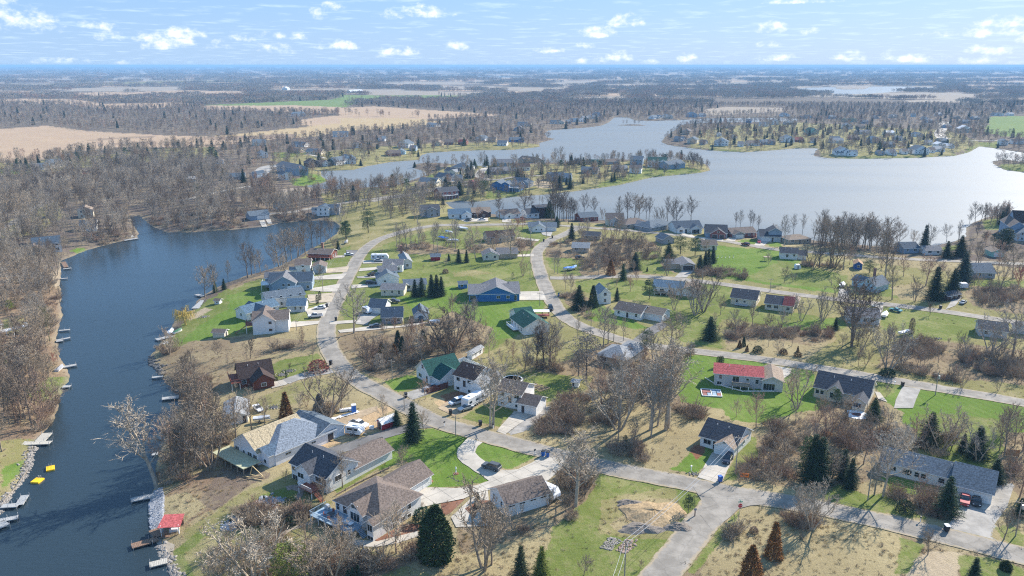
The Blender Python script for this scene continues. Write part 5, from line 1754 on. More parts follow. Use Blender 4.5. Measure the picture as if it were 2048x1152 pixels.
Hs('long grey-roofed house behind bare trees by the lake','Z3',(1250,210),(1465,180),12,2.8,'u','slate','grey',24,hip=True,landmark='long grey-roofed lake house')
Hs('white craftsman house with navy roof and dark garage door by the lake','Z3',(1492,222),(1745,220),12,3.1,'u','navy','white',27,landmark='white craftsman house',extra=[(.5,5,-1.5,6,3,'v',g(pitch=30)),(8.5,15,-2,6,3.1,'v',g(pitch=30))],
   win=[(1, 'f', .5, .8, 1.8, 1.5, 's'), (2, 'f', .45, .1, 4.2, 2.2, 's'), (0, 'f', .4, .1, 1.1, 2.1, 'd'), (0, 'r', .5, 1, 1.2, 1.2, 'w')])
Hs('brick-gabled house with charcoal roof and brown garage doors by the lake','Z4',(150,170),(355,180),12,3.2,'u','charcoal','slate',30,landmark='brick-gabled lake house',extra=[(2.5,10.5,-2,6,3.2,'v',g(wall='brick',pitch=32))],
   win=[(1, 'f', .28, .1, 3.0, 2.2, 'd'), (1, 'f', .75, .1, 2.6, 2.2, 'd'), (1, 'f', .5, 3.4, 1.0, .9, 's'), (0, 'r', .5, 1, 1.2, 1.2, 'w')])
Hs('brown ranch house with white garage door by the lake','Z4',(403,172),(635,166),10,2.8,'u','brown','brick',24,landmark='brown lake ranch',extra=[(0,6.4,-2.5,6,2.8,'v',g(wall='grey'))],win=[(1,'f',.5,.1,4.6,2.1,'g'),(0,'f',.7,1,1.4,1.1,'w'),(0,'f',.9,1,1.1,1.1,'w')])
Hs('grey two-storey house with charcoal gables behind the red car','Z4',(672,205),(870,212),11,3.1,'u','charcoal','lgrey',27,landmark='charcoal-gabled two-storey',extra=[(4.5,11.5,1,9,5.6,'v',g(wall='slate',pitch=30))],win=[(0,'f',.28,.1,4.8,2.2,'g'),(0,'f',.6,.1,1,2.1,'d'),(1,'f',.4,3.8,1.0,1.1,'w')])
Hs('low tan house with hip roof and arched front by the lake','Z4',(945,232),(1160,226),9,2.7,'u','tan','tan',20,hip=True,landmark='low tan hip-roofed house')
Hs('white cottage with green-black roof and low side garage','Z4',(862,372),(1030,382),8,3.2,'u','charcoal','white',27,landmark='white two-window cottage',extra=[('.98k',12.5,1,8,2.2,'u',g())],win=[(0,'f',.4,1,1.2,1.4,'w'),(0,'f',.8,1.6,1,1,'w')])
Hs('long low outbuilding with dark green roof by the lake road','Z3',(600,283),(765,292),7,2.6,'u','charcoal','tan',24,name='garage',landmark='dark-roofed outbuilding')
Hs('pale house hidden in thicket at the loop road', 'Z3', (500, 405), (660, 410), 8, 2.7, 'u', 'lgrey', 'tan', 24, landmark='thicket house')
Hs('grey house with steep gable behind the round pine', 'Z3', (1370, 330), (1480, 322), 8, 2.8, 'v', 'slate', 'grey', 30)
Hs('cream house with brown roof at the end of the pine row','Z3',(1740,385),(1890,385),8,2.8,'u','brown','cream',26,landmark='cream house behind the pines')
Hs('grey garage house with double gable and dark garage door','Z3',(1545,582),(1680,580),12,2.8,'v','grey','tan',20,landmark='dark-door garage house',extra=[(-6,2,3,10,2.8,'u',g())],win=[(0,'f',.5,.1,4.8,2.2,'d')])
Hs('tall narrow white gabled cottage with weathered roof between two spruces','Z3',(760,905),(870,900),8,4.6,'v','lgrey','white',42,landmark='tall weathered cottage')
Hs('long white ranch house with blue-grey metal roof and small back deck','Z3',(1275,800),(1560,822),9,3.2,'u','blue','white',22,landmark='blue-grey metal roof ranch',win=[(0,'f',.3,.1,1.6,2.1,'s'),(0,'f',.1,1.2,.7,.7,'s'),(0,'f',.55,1.2,.9,.9,'s'),(0,'r',.5,1,1,1,'w')],
   decks=[(1, 8.4, -2.6, 0, 1.2, g(m=WOODD))], extra=[('.98k', 19, -.4, 8, 3.2, 'v', g(roof='tan'))])
Hs('white ranch house with mottled brown roof below the evergreen hedge','Z3',(905,1010),(1155,1062),9,2.7,'u','brown','white',25,landmark='mottled brown-roofed ranch',extra=[('.9k',18.5,3,10,2.7,'u',g(roof='tan'))])
# east blocks
Hs('pale blue house with dormer, chimney and slate roof','Z4',(1625,665),(1780,700),10,3.0,'v','slate','sky',36,landmark='pale blue dormer house',extra=[(-5.5,1.5,3,10,2.7,'u',g(pitch=26))],chim=[(1,9,8)],win=[(0,'f',.35,1,1.1,1.1,'w'),(0,'f',.75,1,1.1,1.1,'w'),(0,'f',.5,3.6,.9,1,'w')])
Hs('small royal blue cottage with tan roof beside a dark pine','Z4',(1575,472),(1650,478),6,2.7,'v','orange','royal',34,landmark='royal blue cottage',win=[(0,'f',.5,.9,1,1,'s')])
Hs('cream ranch house with charcoal roof on the middle road','Z4',(388,805),(630,835),10,3.0,'u','charcoal','cream',27,landmark='charcoal-roofed ranch',win=[(0,'f',.25,.9,.9,1.2,'w'),(0,'f',.55,1.2,.8,.8,'s'),(0,'r',.5,1,1.1,1.1,'w')],decks=[(2,7,-2,0,.5,g(m=FOUND,rail=False))])
Hs('cream ranch house with roof half charcoal and half dark red','Z4',(716,858),(985,890),9,2.8,'u','charcoal','cream',26,landmark='half-red roof ranch',extra=[('.66k','1.0k',-.3,9.3,2.86,'u',g(roof='maroon')),(7.5,11.5,7,13,2.8,'v',g(roof='tan'))],
   win=[(0, 'f', .15, .9, 1.6, 1.1, 's'), (0, 'f', .4, .9, 1.6, 1.1, 's'), (1, 'f', .5, .9, 1.2, 1.1, 'w')])
Hs('low white ranch house with grey roof behind the dark twin tree','Z4',(1510,990),(1815,1010),10,3.0,'u','grey','lgrey',22,landmark='low grey-roofed ranch',win=[(0,'f',.33,1,1.4,1.2,'s'),(0,'f',.55,1,1.3,1.2,'s'),(0,'f',.78,1,1.2,1,'s')])
Hs('huge blue-grey lake mansion with brown gabled roofs at the right edge','R1',(1660,400),(1830,405),22,6.5,'v','brown','slate',36,landmark='blue-grey mansion',extra=[(4,22,8,24,7.5,'u',g(roof='dbrown')),(2,16,-8,6,4.2,'v',g(roof='slate',wall='lgrey',pitch=30))])
Hs('small mint green garage with pale gable front','R1',(1482,598),(1608,600),8,2.8,'v','tan','mint',24,name='garage',landmark='mint green garage',win=[(0,'f',.5,.1,3.6,2.2,'g')])
Hs('low house with wide dark blue-grey roof under bare trees','R1',(1300,815),(1515,822),12,2.7,'u','slate','grey',26,landmark='wide slate roof house')
Hs('dark blue house mostly hidden behind reddish trees by the lake', 'R1', (560, 560), (720, 556), 9, 2.9, 'u', 'navy', 'slate', 26)
Hs('small white house with grey roof behind the frosted spruce', 'R1', (790, 575), (960, 575), 8, 2.4, 'u', 'grey', 'white', 22)
Hs('dark cabin with white-edged gable between two spruces','R1',(930,1035),(1015,1060),8,2.3,'v','charcoal','dbrown',32,name='cabin',landmark='dark cabin')
Hs('grey ranch house behind dark twin trees at the right edge','R2',(1345,480),(1640,515),9,2.8,'u','charcoal','lgrey',24,landmark='right-edge grey ranch',extra=[(12,17,8,12,2.6,'v',g())])
Hs('long grey ranch house with bright red metal roof','R3',(325,625),(785,665),8.5,4.0,'u','red','lgrey',21,landmark='red-roofed house',extra=[('.985k',19.6,-.9,9.5,3.4,'v',g(roof='tan',wall='lgrey',pitch=24))],
   win=[(0,'f',.13,2.2,.9,1.2,'w'),(0,'f',.11,.4,1.3,.9,'s'),(0,'f',.45,1.6,1.8,1.7,'s'),(0,'f',.69,2.3,.7,.7,'s'),(0,'f',.89,1.6,.9,1.3,'w'),(1,'f',.35,.3,3.2,2.0,'s')],
   decks=[(5.2, 10.0, -2.6, 0, 1.5, g(m=WOODD, stairs=(10.0, -2.4, 1, 0, 1.1)))])
Hs('cream house with charcoal roof and two pointed gables','R3',(1282,735),(1800,836),11,3.2,'u','charcoal','cream',29,landmark='twin-gable charcoal house',extra=[(3.8,7.6,-.9,7,3.4,'v',g(pitch=42)),(11.2,'.99k',-4.2,6,3.0,'v',g(pitch=32))],
   win=[(0,'f',.06,1.1,.9,1.2,'s'),(0,'f',.15,1.1,.9,1.2,'s'),(1,'f',.3,1.0,.9,1.6,'w'),(2,'f',.38,1.1,2.2,1.2,'s'),(2,'r',.5,1,1.2,1.2,'w')])
Hs('white house with charcoal roof and white double garage door at the crossroads','S6',(738,188),(1000,262),10.5,2.9,'u','charcoal','white',28,landmark='white garage house',extra=[(5.0,'1.0k',-2.2,7,2.9,'v',g(roof='tan',pitch=32))],
   win=[(0,'f',.2,.9,1.9,1.2,'s'),(1,'f',.5,.1,4.9,2.2,'g'),(0,'f',.42,.1,1,2.1,'d'),(1,'f',.5,3.5,.7,.5,'s'),(0,'r',.5,1,1.2,1.2,'w')])
Hs('long white ranch with blue-grey roof and wide garage at the bottom right','S7',(455,468),(1190,650),8.5,2.9,'u','slate','white',24,landmark='long bottom-right ranch',extra=[('.66k','1.0k',-3.0,8.8,3.0,'u',g(pitch=25))],
   win=[(0,'f',.12,.9,1.2,1.1,'s'),(0,'f',.25,.8,1.9,1.3,'s'),(0,'f',.34,.9,1.0,1.1,'w'),(0,'f',.4,.9,1.0,1.1,'w'),(0,'f',.56,.9,1.2,1.1,'w'),(1,'f',.1,1.0,.7,.9,'s'),(1,'f',.55,.1,5.6,2.2,'g')])
Hs('long white garage with brown-grey roof and a row of narrow windows','S5',(870,560),(1000,690),10.5,3.2,'v','brown','white',28,landmark='long white garage',name='garage',win=[(0,'r',.12,2.2,1.4,.45,'s'),(0,'r',.36,2.2,1.4,.45,'s'),(0,'r',.62,2.2,1.4,.45,'s'),(0,'r',.86,2.2,1.4,.45,'s'),(0,'f',.25,1.4,.7,1.3,'w'),(0,'f',.7,1.4,.7,1.3,'w')])
Hs('grey hip-roofed house hidden behind the tall bare trees in the middle block','R4',(740,500),(1010,560),11,2.9,'u','lgrey','tan',24,hip=True,landmark='hidden grey hip-roofed house',extra=[(3,10,8,17,3,'v',g(hip=True))])
Hs('white house with green roof, tall front gable and garage wing','R5',(413,592),(530,660),11,3.2,'v','green','white',40,landmark='green-roofed gable house',extra=[('.9k',12.4,.8,9.0,3.0,'u',g(pitch=32))],
   win=[(0, 'f', .3, .7, 1.6, 1.2, 's'), (0, 'f', .8, .2, 1.0, 2.0, 'd'), (0, 'f', .5, 3.9, 1.2, 1.2, 'w'), (1, 'f', .55, .1, 4.2, 2.2, 'g')])
Hs('white two-storey house with dark brown roof beside the white camper','R5',(745,705),(925,760),9.5,5.0,'u','dbrown','white',27,landmark='brown-roofed house by the camper',extra=[('.97k',11.5,-1.5,8,4.6,'v',g(roof='lgrey'))],
   win=[(0,'f',.22,3.2,1.2,1.1,'s'),(0,'f',.75,3.2,1.1,1.0,'s'),(0,'f',.52,1.8,1.0,2.0,'d'),(0,'f',.2,.5,1.2,.8,'s'),(0,'f',.78,.5,1.2,.8,'s')])
Hs('white two-storey house with brown roof and low attached garage','R5',(1132,845),(1340,890),8.5,4.8,'u','brown','white',24,landmark='brown-roofed house with low garage',extra=[('.93k',12.6,-1.4,5.2,3.0,'u',g(pitch=26))],
   win=[(0,'f',.2,3.2,1.1,1.0,'s'),(0,'f',.8,3.2,1.5,1.1,'s'),(0,'f',.52,1.6,1.0,2.0,'d'),(0,'f',.2,.6,1.0,.8,'s'),(0,'f',.82,.6,1.0,.8,'s'),(1,'f',.3,.1,.9,2.0,'d'),(1,'f',.7,.1,1.6,2.0,'g')])
Hs('small white garden shed with grey gable roof behind the white fence','R5',(862,432),(905,440),7,2.3,'v','lgrey','white',26,name='shed',landmark='white garden shed',win=[(0,'r',.35,.8,.6,.9,'s'),(0,'r',.75,.5,.6,1.3,'d')])
Hs('little red barn shed with rounded white roof by the dark drive','S2',(1395,158),(1440,182),4.4,2.2,'v','white','barn',38,name='barn_shed',cat='shed',landmark='little red barn shed',win=[(0,'f',.5,.1,1.4,1.8,'d'),(0,'l',.3,.1,1.2,1.8,'d')])
Hs('tiny white chicken coop shed on the shaded lawn','R4',(500,738),(560,745),2.0,1.8,'u','lgrey','white',10,name='shed',landmark='small white coop',win=[(0,'f',.2,.2,.6,1.1,'d')])
# across the canal and on the middle peninsula
Hs('grey double garage with two white doors above a concrete boat ramp','U1',(5,950),(205,935),8,3.4,'u','slate','slate',28,name='garage',landmark='grey double garage on the far bank',win=[(0,'f',.54,.1,4.4,2.4,'g'),(0,'f',.86,.1,2.6,2.4,'g')])
Hs('white two-storey house with navy roof on the far canal bank','U1',(705,905),(830,900),9,5.2,'v','navy','white',22,landmark='white house on the far canal bank',extra=[('.95k',14,2,10,5.0,'u',g(wall='grey')),(-4,1,3,9,3.4,'u',g())],win=[(0,'f',.3,.8,.9,1.3,'w'),(0,'f',.7,.8,.9,1.3,'w'),(0,'f',.3,3.4,.9,1.3,'w'),(0,'f',.7,3.4,.9,1.3,'w')])
for lb, t_, A, B, W, h, rd, rf, wl_, kw in [
 ('grey two-storey house with dark porch at the canal end','U2',(155,860),(385,850),9,5,'u','charcoal','grey',g(extra=[(3,9,-2,6,5,'v',g())],landmark='dark porch canal house')),
 ('white gabled house with bright blue-grey roof on the canal','U2',(505,880),(780,872),10,3,'u','blue','white',g(extra=[(7.5,'1.0k',-3,7,3,'v',g())],landmark='blue-roofed canal house')),
 ('dark brown house with rust-brown roof on the canal','U2',(800,865),(1035,860),9,3.6,'u','tan','dbrown',g(extra=[(4,10,-2,6,3.4,'v',g(roof='brown'))],landmark='rust-roofed canal house')),
 ('white house with low grey roof and white porch gable on the canal','U2',(1180,880),(1410,872),10,2.8,'u','brown','white',g(landmark='white porch canal house',extra=[(1,7,-2,5,2.8,'v',g())])),
 ('tall white and dark house with charcoal roof on the canal','U2',(1500,870),(1650,870),10,3.2,'u','charcoal','white',g(landmark='charcoal-roofed canal house',extra=[('.9k',17,2,11,6.4,'u',g(wall='dbrown',pitch=12))])),
 ('brick house with white colonnade lower storey on the peninsula','U2',(390,640),(625,625),10,5.6,'u','charcoal','brick',g(landmark='colonnade brick house',decks=[(1,14,-2,0,2.6,g(m=TRIM))])),
 ('bright blue gabled house with white porch posts on the peninsula','U2',(1025,500),(1190,515),12,4,'v','slate','blue',g(landmark='bright blue peninsula house',extra=[(12,24,0,12,4,'u',g(roof='blue')),(11,17,-3,5,5.4,'v',g())],decks=[(17,26,-3,0,2.6,g(m=TRIM))])),
 ('grey house with dark navy roof right of the bright blue peninsula house','U2',(1310,455),(1470,470),11,3.6,'u','navy','grey',g(extra=[(9,16,-3,6,3.6,'v',g())])),
 ('white house with slate roof at the left peninsula shore','U2',(110,460),(330,465),12,3.2,'u','slate','cream',g(extra=[(8,15,-4,7,3,'v',g())],landmark='slate peninsula shore house')),
 ('navy-roofed house with white garage front on the peninsula','U2',(310,385),(500,405),12,3,'u','navy','white',g(extra=[(12,19,-3,6,3,'v',g(roof='navy'))],landmark='navy-roofed peninsula house')),
 ('small cream house with low gable at the far left of the peninsula', 'U2', (90, 505), (210, 500), 9, 2.8, 'u', 'tan', 'cream', g()),
 ('small house with teal-grey roof beside the peninsula lane', 'U2', (575, 395), (665, 395), 8, 2.8, 'u', 'slate', 'grey', g()),
 ('cream house with white-trimmed dark gables behind the navy-roofed house','U2',(440,310),(620,320),10,3.2,'u','charcoal','cream',g(extra=[(8,16,-3,6,3.2,'v',g(roof='lgrey'))])),
 ('dark-roofed house left of the tall peninsula spruce','U2',(530,265),(740,268),14,3.4,'u','slate','white',g(hip=True,landmark='dark hip roof beside the spruce')),
 ('small shingled cottage by the round tree at the peninsula tip', 'U2', (330, 250), (395, 252), 8, 2.8, 'v', 'brown', 'tan', g()),
 ('grey house with low gable inside the peninsula loop','U2',(1050,315),(1290,300),11,2.9,'u','grey','grey',g(extra=[(3,11,-3,7,3,'v',g())],landmark='grey loop house')),
 ('long white house with maroon-black roof on the peninsula','U2',(1310,270),(1540,262),11,3.6,'u','dbrown','white',g(landmark='long maroon-roofed house')),
 ('grey house with broad tan roof at the peninsula back shore', 'U2', (1125, 210), (1330, 205), 12, 3.4, 'u', 'grey', 'slate', g()),
 ('brick-red house with dormers at the peninsula back shore','U2',(1385,165),(1580,165),12,3.6,'u','brown','tan',g(extra=[(5,9,-1,6,4.4,'v',g()),(12,16,-1,6,4.4,'v',g())])),
 ('blue-green house behind bare trees at the peninsula middle','U2',(1745,390),(1960,400),12,3.6,'u','slate','slate',g(landmark='blue-green peninsula house')),
 ('small red barn-shaped garage with round roof on the peninsula', 'U2', (760, 475), (845, 475), 8, 3.4, 'v', 'maroon', 'barn', g(name='garage')),
 ('low dark cottage near the peninsula inlet', 'U3', (240, 208), (380, 210), 9, 2.6, 'u', 'slate', 'grey', g(hip=True)),
 ('long low tan house on the peninsula back shore', 'U3', (395, 215), (580, 215), 8, 2.6, 'u', 'green', 'tan', g()),
 ('low brown-roofed house behind the round peninsula tree', 'U3', (620, 215), (760, 208), 9, 2.8, 'u', 'brown', 'grey', g()),
 ('blue two-storey house with dormers near the peninsula point','U3',(880,215),(1015,218),11,5.4,'u','slate','slate',g(landmark='blue dormered point house')),
 ('big white house with three roof dormers near the peninsula point','U3',(1070,240),(1275,245),12,6,'u','green','white',g(landmark='white dormered point house',extra=[(3,7,-2,6,6.2,'v',g()),(12,16,-2,6,6.2,'v',g())])),
 ('dark slate house last before the peninsula point','U3',(1300,268),(1480,250),12,4.4,'u','slate','slate',g(landmark='last peninsula point house',extra=[(8,14,-2,6,3.6,'v',g())])),
 ('white house with brown roof above the shore lawn','U3',(870,305),(1000,315),10,4.6,'u','brown','white',g(landmark='white shore-lawn house')),
 ('pale blue-grey house in the trees above the canal mouth', 'U3', (20, 395), (220, 405), 12, 3.4, 'u', 'blue', 'slate', g()),
 ('white low house behind trees in the middle of the peninsula', 'U3', (690, 290), (850, 292), 9, 3.0, 'u', 'lgrey', 'white', g()),
 ('dark green-roofed house by the shore thicket of the peninsula', 'U3', (340, 310), (520, 320), 10, 3.2, 'u', 'slate', 'grey', g()),
 # the far west shore
 ('dark brown two-gabled house on the far pond lawn','U1',(595,392),(740,385),12,4.4,'v','dbrown','dbrown',g(landmark='dark gabled pond house',extra=[('.9k',26,2,12,3.2,'u',g())])),
 ('white gable-ended house right of the dark pond house', 'U1', (760, 380), (840, 378), 11, 3.4, 'v', 'grey', 'white', g()),
 ('long white house with many windows on the far pond lawn','U1',(905,370),(1110,345),11,5,'u','slate','white',g(landmark='long white pond house')),
 ('big grey house with white gable front near the pond','U1',(335,525),(440,520),12,4.6,'v','navy','white',g(landmark='navy gable house near the pond')),
 ('tall grey house with blue wing behind the navy gable house', 'U1', (280, 430), (480, 480), 12, 6, 'u', 'grey', 'slate', g()),
 ('long tan-ended house with slate roof on the far hillside','U1',(585,252),(745,258),11,3,'u','slate','cream',g(landmark='long slate hillside house')),
 ('low brown house with shed wing on the far hillside', 'U1', (400, 240), (520, 245), 9, 2.8, 'u', 'brown', 'tan', g()),
 ('long white house below the yellow field', 'U1', (430, 175), (570, 180), 11, 3, 'u', 'slate', 'white', g()),
 ('white farmhouse on the edge of the yellow field', 'U1', (870, 75), (1030, 72), 14, 4, 'u', 'slate', 'white', g()),
 ('dark blue house at the left end of the far street', 'U1', (0, 500), (75, 505), 12, 3.6, 'v', 'navy', 'slate', g()),
 ('brown house with wide roof at the far west inlet', 'U1', (1450, 275), (1580, 275), 10, 3.4, 'u', 'brown', 'brick', g()),
 ('blue-roofed white house behind pines at the far inlet', 'U1', (1540, 180), (1660, 190), 12, 5, 'v', 'slate', 'white', g()),
 ('white gable house among bare trees behind the far pond', 'U1', (1075, 190), (1170, 188), 10, 5, 'v', 'brown', 'white', g()),
 ('small white gabled house with dark roof behind the far pond', 'U1', (1335, 115), (1410, 118), 10, 3.4, 'v', 'navy', 'white', g()),
 ('white church-like house with steep gables left of the far pond', 'U1', (95, 295), (190, 290), 10, 5, 'v', 'lgrey', 'white', g()),
 ('pale blue house at the far left end of the hillside', 'U1', (40, 170), (170, 165), 14, 4, 'u', 'slate', 'cream', g()),
 # west woods
 ('navy-roofed white house among bare trees above the channel','S8',(265,985),(480,975),12,4.6,'u','navy','white',g(landmark='navy-roofed woods house',extra=[(-5,5,-4,6,3,'v',g(roof='brown',wall='tan'))])),
 ('second navy-roofed house under bare trees at the channel head','S8',(620,820),(745,815),10,3.6,'u','navy','white',g(landmark='channel-head house')),
 ('cream two-storey house in the woods behind the channel head', 'S8', (600, 715), (720, 712), 9, 5, 'v', 'tan', 'cream', g()),
 ('white cottage with slate roof at the edge of the big field','S8',(250,350),(345,345),12,3,'u','slate','white',g(landmark='field-edge cottage')),
 ('blue-white house beside the bare field trees', 'S8', (390, 330), (490, 320), 12, 4.4, 'u', 'slate', 'white', g()),
 ('small brick-red cottage at the edge of the woods', 'S8', (640, 378), (720, 368), 8, 3, 'u', 'brown', 'brick', g()),
 ('long white mobile home by the woodland pines', 'S8', (1440, 440), (1515, 436), 6, 2.8, 'u', 'white', 'white', g()),
 ('dark ranch house with slate roof by the woodland pines', 'S8', (1740, 425), (1880, 420), 10, 3, 'u', 'slate', 'grey', g()),
 ('white gabled house seen at the edge of the woodland road', 'S8', (1655, 300), (1720, 298), 9, 3.4, 'v', 'brown', 'white', g()),
 ('tan house corner with white deck at the left edge of the photo','T4',(-60,850),(20,835),9,4.2,'u','brown','cream',g(landmark='left-edge deck house',decks=[(2,12,-3,0,1.8,g(m=TRIM))])),
 ('grey metal-roofed hall at the yellow-green far field', 'T2', (920, 262), (965, 262), 16, 5, 'u', 'white', 'white', g()),
 ('white far farm barn with metal roof', 'T2', (60, 250), (135, 248), 24, 6, 'u', 'white', 'white', g(name='barn')),
 ('white far farmhouse pair in the middle of the woods', 'T1', (1625, 520), (1655, 520), 16, 7, 'v', 'white', 'white', g()),
 ('white farmstead with blue roof below the green far field', 'T1', (1700, 672), (1760, 670), 18, 4, 'u', 'slate', 'white', g()),
]:
 Hs(lb, t_, A, B, W, h, rd, rf, wl_, 26, **kw)

# far shore houses, generic but each its own, placed where the photograph shows roofs
FARH = [('U4',655,365,150,'slate','white'),('U4',1000,365,130,'brown','white'),('U4',1150,355,120,'slate','slate'),('U4',1350,330,130,'slate','white'),('U4',1490,330,90,'maroon','brick'),('U4',505,355,60,'brown','grey'),('U4',380,340,110,'slate','cream'),
  ('U4',150,335,60,'slate','white'),('U4',240,320,110,'slate','grey'),('U4',680,270,60,'grey','white'),('U4',780,190,100,'brown','tan'),('U4',1120,165,110,'slate','white'),('U4',1240,150,90,'brown','white'),('U4',1400,150,110,'slate','grey'),('U4',980,130,60,'slate','blue'),
  ('U4',1620,250,110,'green','mint'),('U4',1850,320,110,'slate','white'),('U4',1640,335,60,'brown','white'),('U4',1900,465,150,'slate','white'),('U4',40,95,80,'slate','white'),('U4',170,85,70,'slate','cream'),('U4',400,85,90,'blue','slate'),('U4',520,80,60,'slate','white'),
  ('U4',660,80,50,'brown','white'),('U4',1360,70,70,'slate','white'),('U4',1470,85,70,'blue','white'),('U4',1560,85,60,'slate','sky'),('U4',330,250,90,'brown','tan'),('U4',905,375,60,'grey','white'),('U4',1230,355,60,'brown','tan'),('U4',840,290,60,'slate','white'),
  ('U5',60,340,130,'lgrey','white'),('U5',105,470,230,'slate','white'),('U5',560,465,60,'navy','slate'),('U5',660,465,80,'slate','white'),('U5',800,455,60,'brown','white'),('U5',920,455,140,'slate','white'),('U5',1080,440,60,'brown','white'),('U5',1140,430,90,'lgrey','white'),
  ('U5',1800,360,90,'slate','white'),('U5',1925,350,130,'charcoal','white'),('U5',330,250,140,'grey','white'),('U5',480,340,90,'blue','slate'),('U5',270,310,90,'brown','brick'),('U5',620,380,110,'slate','slate'),('U5',190,195,110,'slate','white'),('U5',340,190,80,'brown','tan'),
  ('U5',640,260,90,'white','cream'),('U5',930,275,80,'blue','white'),('U5',740,315,70,'slate','white'),('U5',1030,360,80,'lgrey','cream'),('U5',1150,395,90,'white','white'),('U5',200,125,130,'green','mint'),('U5',380,140,70,'slate','slate'),('U5',500,90,60,'slate','white'),
  ('U5',650,80,80,'lgrey','cream'),('U5',890,70,50,'blue','sky'),('U5',1010,100,60,'slate','white'),('U5',1170,60,40,'lgrey','white'),('U5',1260,190,50,'slate','slate'),('U5',1380,230,130,'white','cream'),('U5',1420,140,80,'slate','slate'),('U5',1540,100,60,'slate','grey'),
  ('U5',1340,90,60,'brown','tan'),('U5',1060,130,60,'slate','white'),('U5',1190,340,80,'slate','grey'),('U5',1280,395,60,'white','white'),('U5',60,90,60,'slate','grey'),('U5',1700,58,50,'slate','white'),('U5',1800,60,50,'slate','white'),('U5',1900,58,50,'lgrey','white'),
  ('T2',1210,425,60,'slate','white'),('T2',1250,425,45,'brown','cream'),('T2',1290,425,45,'slate','slate'),('T2',1330,415,50,'blue','white'),('T2',1370,412,45,'slate','white'),('T2',1400,400,50,'lgrey','cream'),('T2',1440,395,45,'slate','white'),('T2',1475,385,40,'slate','slate'),
  ('T2',1690,410,90,'slate','sky'),('T2',1800,402,50,'grey','tan'),('T2',1860,400,50,'slate','white'),('T2',980,530,90,'slate','blue'),('T2',905,550,60,'slate','white'),('T2',780,520,60,'slate','white'),('T2',680,545,50,'maroon','brick'),('T2',600,545,60,'brown','brick'),
  ('T2',540,550,50,'tan','cream'),('T2',500,440,60,'lgrey','white'),('T2',1020,435,60,'slate','white'),('T2',1000,465,70,'grey','grey'),('T2',1060,440,40,'brown','cream'),('T2',340,560,40,'slate','white'),('T2',320,600,60,'slate','sky'),('T2',290,610,40,'brown','brick'),('T2',400,580,40,'slate','slate'),
  ('T2',10,655,90,'slate','white'),('T2',1410,480,50,'brown','tan'),('T2',850,530,50,'brown','tan'),('T2',1540,395,40,'brown','cream')]
for i, (t_, x, y, w, rf, wl_) in enumerate(FARH):
 s = ZM[t_][2]
 ry = px(t_, x, y)[1]
 lb = 'far shore house'
 if float(shore_d(*[np.array([q]) for q in flat(*px(t_, x + w / 2, y), 1)])[0]) < 6:
  continue
 rr = random.Random(i)
 desc = '%s %s house, %s roof,' % (rr.choice(['small','low','wide','plain']) if w < 90 else rr.choice(['long','big','broad']),{'wrap': 'white','sky': 'pale blue','slate': 'blue-grey','lgrey': 'light grey','mint': 'pale green'}.get(wl_,wl_),{'lgrey': 'pale grey','slate': 'slate grey'}.get(rf,rf))
 hgt = 5.0 if (w > 80 and i % 3 == 0) else 3.2
 r = house('far house',t_,(x,y),(x + w * (.9 if w < 120 else 1),y + rr.uniform(-2,3)),11,hgt,'u' if i % 3 else 'v',rf,wl_,26,auto=True,name='house',
              extra=[('.5k', '.95k', -2.5, 5, hgt, 'v', {})] if w > 60 else [])
 c = HOUSES[-1][1]
 if i % 4 == 0:
  pass
 pend(r, desc, c.x, c.y, 2, 'house')
# ------------------------------------------------------------------ vehicles and boats
PAINT = {k: mat('paint_' + k,c,.3,.04,1,.6) for k,c in dict(white=(.75,.75,.76),silver=(.42,.44,.46),black=(.02,.021,.024),red=(.4,.02,.025),maroon=(.12,.02,.025),blue=(.015,.025,.05),dgrey=(.09,.1,.11),teal=(.1,.3,.33),tan=(.4,.33,.25),yellow=(.75,.42,.03)).items()}
TYRE = mat('tyre_rubber', (.02, .02, .02), .9)
RIM = mat('wheel_rim', (.45, .45, .46), .35, .1, 1, .5, .6)
LAMPM = mat('headlight_glass', (.8, .8, .78), .15)
PLAST = {k: mat('plastic_' + k,c,.5,.08) for k,c in dict(black=(.03,.03,.033),blue=(.02,.12,.42),green=(.03,.12,.06),tarp=(.05,.2,.62),orange=(.85,.22,.02),yellow=(.85,.52,.02),white=(.75,.75,.75),grey=(.3,.3,.31)).items()}
METAL = mat('galvanized_metal', (.5, .51, .52), .4, .15, 3, .5, .5)
POLEM = mat('weathered_pole', (.36, .31, .25), .9, .25, 4)
WHEELME = {}


def wheel_meshes(r, w):
 k = (round(r, 2), round(w, 2))
 if k not in WHEELME:
  t, q = MB(), MB()
  t.tube([(0, -w / 2, 0), (0, w / 2, 0)], r, 12)
  q.tube([(0, -w / 2 - .02, 0), (0, w / 2 + .02, 0)], r * .58, 8)
  WHEELME[k] = (t.mesh('wheel', TYRE), q.mesh('rim', RIM))
 return WHEELME[k]


def add_wheels(root, xs, y, r=.34, w=.22):
 t, q = wheel_meshes(r, w)
 for x in xs:
  for s in (-1, 1):
   o = link(bpy.data.objects.new('wheel', t), root)
   o.location = (x, s * y, r)
   link(bpy.data.objects.new('rim', q), o)


def hull(mb, prof, w0, w1=None):
 """side profile (x, z) polygon between y = -w..w; a point may carry its own half width"""
 n = len(prof)
 L_ = [(p[0], -(p[2] if len(p) > 2 else w0), p[1]) for p in prof]
 R_ = [(p[0], (p[2] if len(p) > 2 else w0), p[1]) for p in prof]
 fs = [tuple(range(n)), tuple(range(2 * n - 1, n - 1, -1))] + [(i, i + n, (i + 1) % n + n, (i + 1) % n) for i in range(n)]
 return mb.add(L_ + R_, fs)


VM = {}


